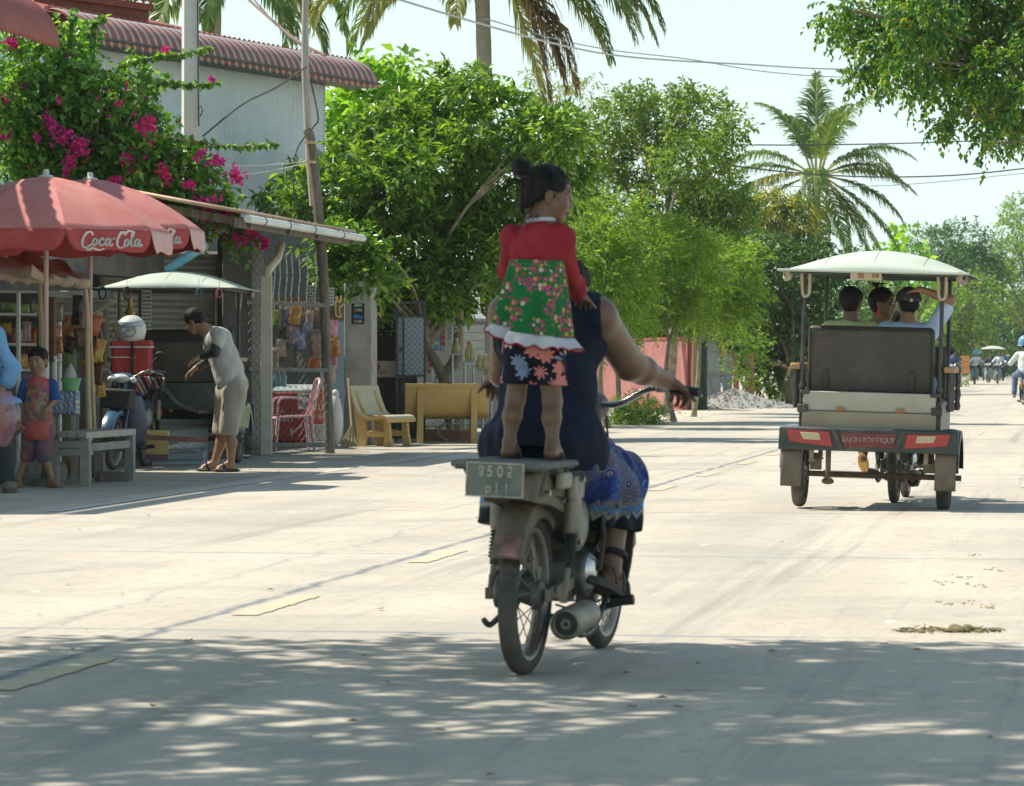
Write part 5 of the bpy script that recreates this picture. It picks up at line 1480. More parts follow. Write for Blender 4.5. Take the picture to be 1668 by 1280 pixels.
def frame(fwd, up=(0, 0, 1)):
    f_ = Vector(fwd).normalized(); u = Vector(up); x = f_.cross(u).normalized(); z = x.cross(f_)
    return Matrix((x, f_, z)).transposed()          # columns: right, forward, up


def head_prims(c, M, h, neck=True, k=.02, nose=1.0):
    c = Vector(c)
    def q(*p): return c + M @ (Vector(p) * h)
    def e(p, r, kk=None): return E(q(*p), [x * h for x in r], M, kk)
    P = [e((0, -.06, .14), (.335, .41, .36)), e((0, .10, -.14), (.265, .275, .34)),
         C(q(0, .20, -.39), q(0, .22, -.37), .09 * h), C(q(-.20, .03, -.2), q(-.06, .2, -.39), .10 * h, .085 * h), C(q(.20, .03, -.2), q(.06, .2, -.39), .10 * h, .085 * h),
         C(q(-.14, .325, .10), q(.14, .325, .10), .055 * h), e((-.15, .24, -.12), (.10, .1, .1)), e((.15, .24, -.12), (.10, .1, .1)),
         C(q(0, .37, .03), q(0, .425 * nose, -.13), .032 * h, .055 * h, .012), C(q(-.05, .37, -.145), q(.05, .37, -.145), .038 * h, .038 * h, .012),
         e((0, .345, -.245), (.105, .055, .026), .006), e((0, .335, -.295), (.09, .055, .03), .006),
         e((-.335, -.03, -.04), (.035, .09, .135), .006), e((.335, -.03, -.04), (.035, .09, .135), .006)]
    if neck: P += [C(q(0, -.10, -.2), q(0, -.16, -.62), .20 * h, .21 * h)]
    carve = [E(q(s * .135, .395, .015), [.075 * h, .07 * h, .045 * h], M, .01) for s in (-1, 1)]
    return P, carve, q


def eyes(parent, q, M, h, open_=.7):
    m = MB()
    for s in (-1, 1): m.ell(q(s * .13, .295, .012), (.062 * h, .055 * h, .036 * h * open_), M)
    o = m.build('eye', EYEW, parent, local=True)
    m = MB()
    for s in (-1, 1): m.ell(q(s * .13, .335, .012), (.028 * h, .020 * h, .028 * h * open_), M)
    m.build('iris', EYEB, o, local=True)
    m = MB()
    for s in (-1, 1): m.tube([q(s * .05, .365, .095), q(s * .13, .375, .125), q(s * .22, .32, .10)], [.012 * h, .020 * h, .008 * h], 6, flat=.6)
    m.build('eyebrow', HAIR, parent, local=True)
    m = MB(); m.ell(q(0, .385, -.262), (.095 * h, .03 * h, .022 * h), M); m.ell(q(0, .375, -.295), (.075 * h, .032 * h, .024 * h), M)
    m.build('lips', LIP, parent, local=True)


def hair_cap(c, M, h, parent, vox=.008, extra=(), fringe=.16, back=-.35, grow=1.0, name='hair', disp=None):
    c = Vector(c)
    def q(*p): return c + M @ (Vector(p) * h)
    P = [E(q(0, -.085, .165), [.375 * h * grow, .435 * h * grow, .375 * h * grow], M), E(q(0, -.20, -.05), [.33 * h, .28 * h, .32 * h], M)] + list(extra)
    cv = [E(q(0, .52, -.30 + fringe), [.42 * h, .40 * h, .46 * h], M, .012), E(q(0, .1, -.62 + (back + .35)), [.6 * h, .5 * h, .36 * h], M, .012),
          E(q(-.37, .04, -.13), [.14 * h, .15 * h, .19 * h], M, .01), E(q(.37, .04, -.13), [.14 * h, .15 * h, .19 * h], M, .01)]
    return sdf_mesh(name, P, HAIR, parent, True, vox, .02, carve=cv, disp=disp or wrinkle(.004, 160 / 1.0, 3, (1, 1, .3)))


def hand_prims(w, d, n, size=1.0, curl=(.5, .6, .5), spread=.1, side=1, thumb=(.8, .5)):
    """Palm, four fingers of their own lengths, and a thumb from the side. d: towards the fingers, n: out of the palm."""
    w = Vector(w); d = Vector(d).normalized(); n = Vector(n); n = (n - d * n.dot(d)).normalized(); s = d.cross(n) * side
    P = []; L = size
    kn = []
    for i, (x, l) in enumerate(((.030, .080), (.010, .086), (-.010, .082), (-.029, .073))):
        kn.append(w + d * l * L + s * x * L)
        P.append(C(w + s * x * .55 * L + d * .012 * L, kn[-1], .0145 * L, .0105 * L, .012))
    for i, (k_, ln) in enumerate(zip(kn, ((.040, .025, .020), (.045, .028, .021), (.041, .026, .020), (.032, .020, .017)))):
        p = k_; a = 0; f = (d + s * (1.5 - i) * spread).normalized(); ax = s
        cu = curl[i] if isinstance(curl[0], (list, tuple)) else curl
        for j in range(3):
            a += cu[j]; dd = f * math.cos(a) + n * math.sin(a)
            e = p + dd * ln[j] * L; P.append(C(p, e, (.0098 - .0009 * j) * L, (.0090 - .0011 * j) * L, .003)); p = e
    tb = w + d * .022 * L + s * .030 * L + n * .006 * L
    d1 = (d * math.cos(thumb[0]) + s * math.sin(thumb[0]) + n * .35).normalized(); e1 = tb + d1 * .042 * L
    d2 = (d1 * math.cos(thumb[1]) + (d * .6 + n * .6) * math.sin(thumb[1])).normalized(); e2 = e1 + d2 * .032 * L; e3 = e2 + (d2 + d * .2).normalized() * .024 * L
    P += [C(w + d * .01 * L + s * .012 * L, tb, .015 * L, .014 * L, .012), C(tb, e1, .0145 * L, .0115 * L, .006), C(e1, e2, .0112 * L, .0098 * L, .003), C(e2, e3, .0098 * L, .0078 * L, .003)]
    return P


def foot_prims(an, fwd, L=.24, down=(0, 0, -1), k=.012, toes=True):
    """Heel, arch and five toes; an: ankle joint."""
    an = Vector(an); f_ = Vector(fwd).normalized(); u = -Vector(down).normalized(); s = f_.cross(u).normalized(); S = L / .24
    sole = an - u * .075 * S
    P = [C(an, sole - f_ * .035 * S + u * .030 * S, .034 * S, .030 * S, k), C(an, sole + f_ * .11 * S + u * .030 * S, .034 * S, .025 * S, k), C(sole - f_ * .03 * S + u * .026 * S, sole + f_ * .12 * S + u * .020 * S, .028 * S, .024 * S, k)]
    if toes:
        for i, x in enumerate((-.026, -.012, .002, .015, .027)):
            b = sole + f_ * (.115 - .008 * abs(i - 1)) * S + s * x * S + u * .016 * S
            P.append(C(b, b + f_ * (.045 - .006 * i) * S - u * .004 * S, .0125 * S, (.0105 - .0008 * i) * S, .004))
    return P


# ---- the woman riding
RZT = dict(rz=BIKE_RZ, ry=BIKE_LEAN)
wo = thing('person', 'woman in a sleeveless navy top and blue patterned sarong riding the old motorcycle', 'woman', BIKE_L, BIKE_RZ, None, ry=BIKE_LEAN)
hc_, hm_ = Vector((-.015, .53, 1.36)), frame((.12, 1, -.25), (0.05, .25, 1))
hp, cv, q = head_prims(hc_, hm_, .215)
shR, elR, wrR = Vector((.140, .35, 1.262)), Vector((.200, .645, 1.095)), Vector((.298, .862, 1.035))
shL, elL, wrL = Vector((-.190, .35, 1.262)), Vector((-.250, .55, 1.05)), Vector((-.345, .855, 1.035))
ankR = Vector((.165, .60, .345)); kneR = Vector((.135, .78, .67)); ankL = Vector((-.235, .585, .345)); kneL = Vector((-.265, .78, .67))
pr = hp + [C((-.03, .40, 1.12), (.0, .42, 1.27), .15, .10), C(shL, shR, .07, .07), C((-.03, .31, .84), (-.03, .38, 1.15), .15, .145)]
pr += [C(shR, elR, .070, .058, .03), C(elR, elR.lerp(wrR, .35), .057, .052, .02), C(elR.lerp(wrR, .35), wrR, .050, .030, .02)]
pr += [C(shL, elL, .066, .053, .03), C(elL, elL.lerp(wrL, .35), .053, .050, .02), C(elL.lerp(wrL, .35), wrL, .048, .030, .02)]
pr += hand_prims(wrR, (.30, .80, -.30), (0, -.35, -1), 1.0, ((.75, 1.0, .8), (.8, 1.0, .8), (.85, 1.0, .8), (.9, 1.0, .8)), .02, -1, (.5, .5))
pr += hand_prims(wrL, (-.30, .80, -.30), (0, -.35, -1), 1.0, (.8, 1.0, .8), .02, 1, (.5, .5))
for kn_, an_, s in ((kneR, ankR, 1), (kneL, ankL, -1)):
    pr += [C((s * .09 - .03, .30, .80), kn_, .10, .07, .03), C(kn_, kn_.lerp(an_, .4) + V(0, -.02, 0), .062, .060, .02), C(kn_.lerp(an_, .4) + V(0, -.02, 0), an_, .060, .040, .02)]
    pr += foot_prims(an_, (s * .22, 1, -.28), .235, (0, -.2, -1))
sdf_mesh('body', pr, SKIN, wo, True, .0075, .03, carve=cv)
eyes(wo, q, hm_, .215)
hair_cap(hc_, hm_, .215, wo, extra=[E(hc_ + V(-.01, -.11, -.02), (.05, .045, .055))])
NAVY = mat('navy_cloth', (.010, .014, .030), (.018, .024, .046), 6, .85, bump=.25, bscale=70, spec=.2)
cl = [C((-.035, .31, .80), (-.03, .33, .98), .185, .17, .05), C((-.035, .33, .98), (-.03, .40, 1.16), .168, .160, .05), C((-.12, .385, 1.20), (.065, .385, 1.20), .118, .118, .05),
      C((-.165, .355, 1.258), (.128, .355, 1.258), .093, .093, .03), E((-.012, .25, .82), (.195, .17, .15)), C((-.14, .33, .79), (.08, .33, .79), .13, .13, .04)]
sdf_mesh('top', cl, NAVY, wo, True, .0095, .04, cuts=[((.172, .35, 1.2), (1, .1, .12)), ((-.235, .35, 1.2), (-1, .1, .12)), ((0, 0, .715), (0, 0, -1))], carve=[C((.0, .45, 1.40), (.0, .45, 1.34), .10, .085, .01)], disp=wrinkle(.011, 22, 4, (1.3, 1, .5)))


def sarong_mat():
    m, nt, out = _nodes('blue_batik'); b = NB(nt); v = b.coord('Object'); z = b.sep(v)[2]
    d1 = b.voro(v, 13); d2 = b.voro(v, 34); nz = b.noise(v, 9, 4, .6, 1.2)
    c = b.mix((.02, .055, .30), (.015, .03, .14), b.ramp(nz, [(.42, 0.), (.52, 1.)]))
    rings = b.ramp(b.math('SINE', b.math('MULTIPLY', b.math('ADD', d1, b.math('MULTIPLY', nz, .12)), 62)), [(.55, 0.), (.75, 1.)])
    c = b.mix(c, (.40, .33, .16), b.math('MULTIPLY', rings, b.ramp(b.noise(v, 5, 3), [(.46, 0.), (.54, .9)])))
    c = b.mix(c, (.10, .30, .48), b.math('MULTIPLY', b.ramp(d2, [(.18, 1.), (.3, 0.)]), b.ramp(b.noise(v, 6, 2), [(.45, .9), (.55, 0.)])))
    # border bands near the hem: diamonds, then black
    zz = b.math('ADD', z, b.math('MULTIPLY', b.math('ABSOLUTE', b.math('SUBTRACT', b.math('MODULO', b.math('MULTIPLY', b.math('ADD', b.sep(v)[0], b.sep(v)[1]), 14.0), 1.0), .5)), .05))
    c = b.mix(c, (.010, .011, .016), b.ramp(zz, [(.545 - .0, 1.), (.56, 0.)]))
    c = b.mix(c, (.36, .34, .24), b.math('MULTIPLY', b.ramp(zz, [(.552, 0.), (.556, 1.), (.568, 1.), (.572, 0.)]), .8))
    c = b.mix(c, (.08, .26, .48), b.math('MULTIPLY', b.ramp(zz, [(.574, 0.), (.577, 1.), (.592, 1.), (.595, 0.)]), .9))
    c = b.mix(c, (.40, .26, .06), b.math('MULTIPLY', b.ramp(zz, [(.60, 0.), (.602, 1.), (.607, 1.), (.61, 0.)]), .8))
    p = b.pbsdf(c, .75, 0, b.bump(b.noise(v, 70, 3), .2, .003), .3); nt.links.new(p.outputs[0], out.inputs[0]); return m


sar = []
for s, kn_ in ((1, kneR), (-1, kneL)):
    sar += [C((s * .09 - .03, .32, .755), kn_ + V(s * .0, 0, -.005), .125, .108, .05), C(kn_ + V(0, .0, 0), kn_ + V(s * .01, -.09, -.24), .108, .100, .03)]
sar += [C((.05, .25, .76), (.18, .55, .64), .10, .10, .05), C((.10, .5, .62), (.08, .62, .44), .10, .09, .05), C((-.15, .3, .76), (-.2, .58, .62), .11, .09, .05)]
sdf_mesh('sarong', sar, sarong_mat(), wo, True, .009, .04, cuts=[((0, .6, .495), (0, -.12, -1))], disp=wrinkle(.010, 30, 8, (1, 1, .5)))
m = MB()
for s, an_ in ((1, ankR), (-1, ankL)):
    f_ = Vector((s * .22, 1, -.28)).normalized(); u = Vector((0, .2, 1)).normalized(); sx = f_.cross(u).normalized(); u = sx.cross(f_); M_ = Matrix((sx, f_, u)).transposed().to_4x4(); M_.translation = an_ - u * .078
    out_ = [(-.04, -.075), (.035, -.075), (.046, -.02), (.05, .10), (.04, .17), (.01, .195), (-.03, .18), (-.045, .12), (-.046, 0)]
    b0 = m.mark(); m.prism([(x, y) for x, y in out_], .030, Matrix.Rotation(R(90), 4, 'X')); m.xf(b0, M_ @ Matrix.Rotation(R(180), 4, 'Y') @ Matrix.Rotation(PI, 4, 'Y'))
    for (y0, z0) in ((.09, .05), (.05, .075)): m.tube(spline([M_ @ V(-.045, y0 - .01, 0), M_ @ V(-.03, y0, z0), M_ @ V(0, y0 + .005, z0 + .012), M_ @ V(.03, y0, z0), M_ @ V(.047, y0 - .01, 0)], 4), .010, 6, flat=.5)
    m.tube(spline([M_ @ V(-.040, -.02, .02), M_ @ V(-.038, -.06, .07), M_ @ V(0, -.085, .085), M_ @ V(.038, -.06, .07), M_ @ V(.042, -.02, .02)], 4), .009, 6, flat=.5)
m.build('sandal', mat('dark_sandal', (.04, .037, .033), (.075, .065, .055), 8, .7), wo, local=True, bevel=.004)
m = MB(); m.lathe([(.046, -.012), (.052, -.006), (.052, .006), (.046, .012)], 20, Matrix.Translation(ankR + V(.004, .02, .055)) @ Matrix.Rotation(R(-22), 4, 'X'), close=True); m.build('anklet', mat('black_cord', (.015, .015, .015)), wo, local=True)

# ---- the child standing on the rack
ch = thing('person', 'small child in a red and green flowered dress standing on the motorcycle rack', 'child', BIKE_L, BIKE_RZ, None, ry=BIKE_LEAN)
cx_, cy_ = .022, -.09
hcC, hmC = Vector((cx_ + .026, cy_ + .03, 1.680)), frame((.94, .38, -.10), (.06, .0, 1))
hC = .197
hp, cv, q = head_prims(hcC, hmC, hC, nose=.97)
sL, sR = Vector((cx_ - .085, cy_ + .01, 1.528)), Vector((cx_ + .082, cy_ + .01, 1.535))
eR, wR = Vector((.116, .01, 1.41)), Vector((.120, .165, 1.335)); eL, wL = Vector((-.106, .02, 1.42)), Vector((-.13, .20, 1.335))
fL, fR = Vector((-.045, cy_ - .035, .83)), Vector((.108, cy_ - .035, .83)); kL, kR = Vector((-.04, cy_ + .01, .965)), Vector((.092, cy_ + .01, .965)); hL, hR = Vector((-.022, cy_, 1.14)), Vector((.068, cy_, 1.14))
pr = hp + [C((cx_, cy_, 1.17), (cx_, cy_, 1.42), .062, .07), C(sL, sR, .035, .035), C((cx_, cy_, 1.50), (cx_ + .015, cy_ + .005, 1.60), .045, .036, .02)]
for s_, e_, w_ in ((sR, eR, wR), (sL, eL, wL)): pr += [C(s_, e_, .033, .026, .02), C(e_, w_, .026, .019, .01)]
pr += hand_prims(wR, (-.1, 1, -.25), (0, -.25, -1), .62, (.25, .3, .3), .15, -1, (.7, .3)) + hand_prims(wL, (.1, 1, -.25), (0, -.25, -1), .62, (.25, .3, .3), .15, 1, (.7, .3))
for h_, k_, f_ in ((hL, kL, fL), (hR, kR, fR)):
    pr += [C(h_, k_, .045, .033, .02), C(k_, k_.lerp(f_, .42) + V(0, -.012, 0), .033, .0335, .015), C(k_.lerp(f_, .42) + V(0, -.012, 0), f_, .032, .0205, .015)] + foot_prims(f_ + V(0, 0, -.013), (.05, 1, 0), .165)
sdf_mesh('body', pr, SKIN, ch, True, .0058, .02, carve=cv)
eyes(ch, q, hmC, hC)
bun = hcC + V(-.082, -.05, .088)
hair_cap(hcC, hmC, hC, ch, .006, extra=[E(bun, (.030, .030, .034), None, .008), E(bun + V(-.012, 0, .02), (.022, .024, .022), None, .006), E(hcC + V(-.062, -.03, -.035), (.035, .045, .045), None, .02), C(hcC + V(-.05, -.03, .05), bun, .028, .02, .01)], fringe=.10, back=-.10)
m = MB(); m.tube([bun + V(.022 * math.cos(a) + .01, .022 * math.sin(a), -.028) for a in np.linspace(0, 2 * PI, 12)[:-1]], .006, 6, closed=True); m.build('hair_tie', BLACKR, ch, local=True)
rg = np.random.default_rng(17); m = MB()
for i in range(60):
    a = rg.uniform(0, 6.28); r_ = rg.uniform(.02, .036); p = bun + V(r_ * math.cos(a) - .005, r_ * math.sin(a), rg.uniform(-.03, .03)); m.tube(spline([p, p + Vector(rg.normal(size=3)) * .008, p + Vector(rg.normal(size=3)) * .016], 2), .0007, 3, caps=False)
for i in range(260):
    d = rg.normal(size=3); d[2] = d[2] * .8 + .1; d = d / np.linalg.norm(d)
    if d[1] > .55 and d[2] < .5: continue
    p = hcC + hmC @ Vector((d[0] * .385 * hC, d[1] * .44 * hC - .085 * hC, d[2] * .385 * hC + .12 * hC)); t_ = Vector(rg.normal(size=3)); t_ = (t_ - Vector(d) * t_.dot(Vector(d))).normalized()
    m.tube(spline([p - t_ * .012, p + Vector(d) * .003, p + t_ * .012 + Vector(d) * rg.uniform(.001, .011)], 3), [.0013] * 3 + [.001] * 3 + [.0004], 3, caps=False)
for i in range(40): p = hcC + V(rg.uniform(-.07, .0), -.06 + rg.uniform(-.03, .02), rg.uniform(-.10, -.06)); m.tube(spline([p, p + V(-.004, -.006, -.012), p + V(rg.normal() * .01, -.008, -.028)], 3), .0009, 3, caps=False)
m.build('loose_hair', HAIR, ch, local=True, clean=False)
MAROON = mat('maroon_jersey', (.30, .022, .035), (.36, .035, .045), 6, .85, bump=.3, bscale=90, spec=.2)
dp = [E((cx_, cy_, 1.475), (.093, .085, .07), None, .02), C((cx_, cy_, 1.47), (cx_, cy_, 1.51), .075, .08), C(sL + V(.01, 0, -.004), sR + V(-.01, 0, -.004), .042, .042, .02), C((cx_, cy_ - .0, 1.52), (cx_ + .008, cy_, 1.548), .058, .05, .02)]
for s_, e_, w_ in ((sR, eR, wR), (sL, eL, wL)): dp += [E(s_, (.046, .046, .046), None, .01), C(s_, e_, .043, .035, .02), C(e_, e_.lerp(w_, .86), .035, .031, .015)]
sdf_mesh('dress_top', dp, MAROON, ch, True, .006, .02, disp=wrinkle(.0055, 48, 5, (1.3, 1, .5)))
m = MB(); m.tube([V(cx_ + .008 + .047 * math.cos(a), cy_ + .003 + .047 * math.sin(a), 1.588 + .006 * math.cos(a) - .004 * math.sin(a)) for a in np.linspace(0, 2 * PI, 24)[:-1]], .0075, 6, closed=True); m.build('collar', mat('pale_collar', (.55, .58, .62), (.5, .52, .56), 9, .8), ch, local=True)


def floral_mat():
    m, nt, out = _nodes('green_flowered_cloth'); b = NB(nt); v = b.coord('Object')
    c = b.mix((.012, .13, .035), (.016, .18, .05), b.noise(v, 20, 3))
    clus = b.ramp(b.noise(v, 17, 2, .45), [(.45, 0.), (.48, 1.)])
    vn = b.n('ShaderNodeTexVoronoi', i_Scale=58.0, i_Randomness=.6); b.L.new(v, vn.inputs['Vector'])
    d, rc = vn.outputs['Distance'], vn.outputs['Color']
    dot = b.ramp(d, [(.44, 1.), (.50, 0.)])
    fl = b.ramp(b.sep(rc)[0], [(.0, (.50, .03, .16)), (.45, (.60, .10, .24)), (.62, (.55, .40, .08)), (.8, (.65, .5, .42)), (.9, (.50, .06, .18))], 'CONSTANT')
    fl = b.mix(fl, (.68, .48, .35), b.ramp(d, [(.10, 1.), (.16, 0.)]))
    c = b.mix(c, fl, b.math('MULTIPLY', dot, clus))
    lf = b.math('MULTIPLY', b.ramp(b.voro(v, 40), [(.2, 1.), (.27, 0.)]), b.ramp(b.noise(v, 13, 2), [(.40, 1.), (.44, 0.)]))
    c = b.mix(c, (.22, .20, .03), b.math('MULTIPLY', lf, .8))
    p = b.pbsdf(c, .8, 0, b.bump(b.noise(v, 120, 2), .2, .002), .25); nt.links.new(p.outputs[0], out.inputs[0]); return m


def skirt_pt(u, v_, add=0.0):
    a = 2 * PI * u; r0x, r0y = .094, .090; r1x, r1y = .127, .124
    fold = .016 * v_ * math.sin(a * 7 + 1.2) + .008 * v_ * math.sin(a * 12)
    k = v_ ** .85
    rx_ = r0x + (r1x - r0x) * k + fold + add; ry_ = r0y + (r1y - r0y) * k + fold + add
    z0 = 1.452; drop = .255 - .030 * max(0, -math.cos(a)) ** 2 * 1.0 + .012 * math.cos(a)
    return V(cx_ - .006 * v_ + rx_ * math.cos(a), cy_ - .012 * v_ + ry_ * math.sin(a), z0 - drop * v_)


m = MB(); m.grid(lambda u, v_: skirt_pt(u, v_), 120, 26, wrap=True); m.build('dress_skirt', floral_mat(), ch, local=True, solid=.002)


def ruffle(u, v_):
    p = skirt_pt(u, 1); a = 2 * PI * u
    rr = .012 * v_ + .010 * v_ * math.sin(a * 15 + .6 * math.sin(a * 3)) + .02 * v_ * max(0, -math.cos(a)) ** 3 + .015 * v_ * max(0, math.cos(a)) ** 6
    z = -.042 * v_ + .016 * v_ * max(0, -math.cos(a)) ** 3 + .006 * v_ * math.sin(a * 15 + 1.5)
    return p + V(math.cos(a) * rr, math.sin(a) * rr, z)


RUFF = mat('white_ruffle', (.58, .58, .62), (.50, .50, .56), 12, .85)
m = MB(); m.grid(ruffle, 180, 5, wrap=True); m.build('dress_ruffle', RUFF, ch, local=True, solid=.0015)
m = MB(); m.tube([ruffle(i / 150, 1) for i in range(150)], .0032, 5, closed=True); m.build('ruffle_edging', MAROON, ch, local=True)


def shorts_mat():
    m, nt, out = _nodes('black_flowered_shorts'); b = NB(nt); v = b.coord('Object')
    c = (.012, .014, .025)
    vn = b.n('ShaderNodeTexVoronoi', i_Scale=16.0, i_Randomness=.8); b.L.new(v, vn.inputs['Vector'])
    pos = b.n('ShaderNodeVectorMath', operation='SUBTRACT'); b.L.new(v, pos.inputs[0]); b.L.new(vn.outputs['Position'], pos.inputs[1])
    s = b.sep(pos.outputs[0]); ang = b.math('ARCTAN2', s[2], s[0]); d = vn.outputs['Distance']
    pet = b.math('ADD', d, b.math('MULTIPLY', b.math('COSINE', b.math('MULTIPLY', ang, 8)), .10))
    fl = b.ramp(b.sep(vn.outputs['Color'])[1], [(0, (.62, .10, .07)), (.5, (.70, .55, .48)), (.75, (.06, .18, .40))], 'CONSTANT')
    fl = b.mix(fl, (.72, .66, .60), b.ramp(b.math('SINE', b.math('MULTIPLY', ang, 16)), [(.5, 0.), (.7, .8)]))
    c = b.mix(c, fl, b.ramp(pet, [(.44, 1.), (.47, 0.)]))
    p = b.pbsdf(c, .8, 0, None, .2); nt.links.new(p.outputs[0], out.inputs[0]); return m


sp = []
for h_, k_ in ((hL, kL), (hR, kR)): sp += [C(h_ + V(0, 0, .03), k_ + V(0, 0, .02), .060, .055, .02)]
sp += [C((cx_ - .03, cy_, 1.15), (cx_ + .03, cy_, 1.15), .080, .080)]
sdf_mesh('shorts', sp, shorts_mat(), ch, True, .006, .02, cuts=[((0, 0, 1.02), (0, 0, -1))], disp=wrinkle(.003, 45, 6))
m = MB()
for f_ in (fL, fR):
    b0 = m.mark(); p = f_ + V(0, .03, -.0755 + .003)
    m.prism([(-.032, -.055), (.032, -.055), (.036, .02), (.034, .08), (0, .105), (-.034, .08), (-.036, .02)], .010, Matrix.Translation(p) @ Matrix.Rotation(R(90), 4, 'X') @ Matrix.Scale(-1, 4, (0, 0, 1)) @ Matrix.Scale(-1, 4, (0, 0, 1)))
    for s in (-1, 1): m.tube(spline([p + V(0, .075, .006), p + V(s * .012, .05, .036), p + V(s * .034, .0, .012)], 4), .005, 6)
m.build('flip_flop', mat('dark_blue_flip_flop', (.05, .07, .10), (.10, .09, .08), 9, .7), ch, local=True)
# ================================================================== passenger carriages pulled by motorcycles
CANV = mat('pale_green_canopy', (.46, .52, .44), (.52, .57, .49), 2, .75, bump=.15, bscale=30, dirt=(.36, .39, .32), dscale=1.5, damt=.6, spec=.2)
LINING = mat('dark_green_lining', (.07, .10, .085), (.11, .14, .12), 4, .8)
VINYL = mat('dark_brown_vinyl', (.042, .038, .031), (.060, .054, .045), 4, .5, bump=.25, bscale=60, spec=.4, dirt=(.12, .10, .075), dscale=3.5, damt=.6)
WPANEL = mat('dusty_white_panel', (.44, .42, .36), (.37, .35, .29), 3, .55, dirt=(.33, .28, .20), dscale=3, damt=.6)
GPANEL = mat('brown_grey_panel', (.27, .235, .165), (.33, .285, .20), 3, .5, dirt=(.20, .16, .11), dscale=2, damt=.6)
BODYD = mat('dark_teal_paint', (.035, .048, .048), (.055, .065, .06), 4, .4, dirt=(.17, .14, .10), dscale=4, damt=.6)
MUDF = mat('brown_mud_flap', (.13, .105, .08), (.19, .155, .115), 6, .8, dirt=(.25, .2, .14), dscale=4)
TEAK = mat('varnished_wood', (.32, .17, .08), (.42, .25, .12), 9, .5, stretch=(1, .3, 1))


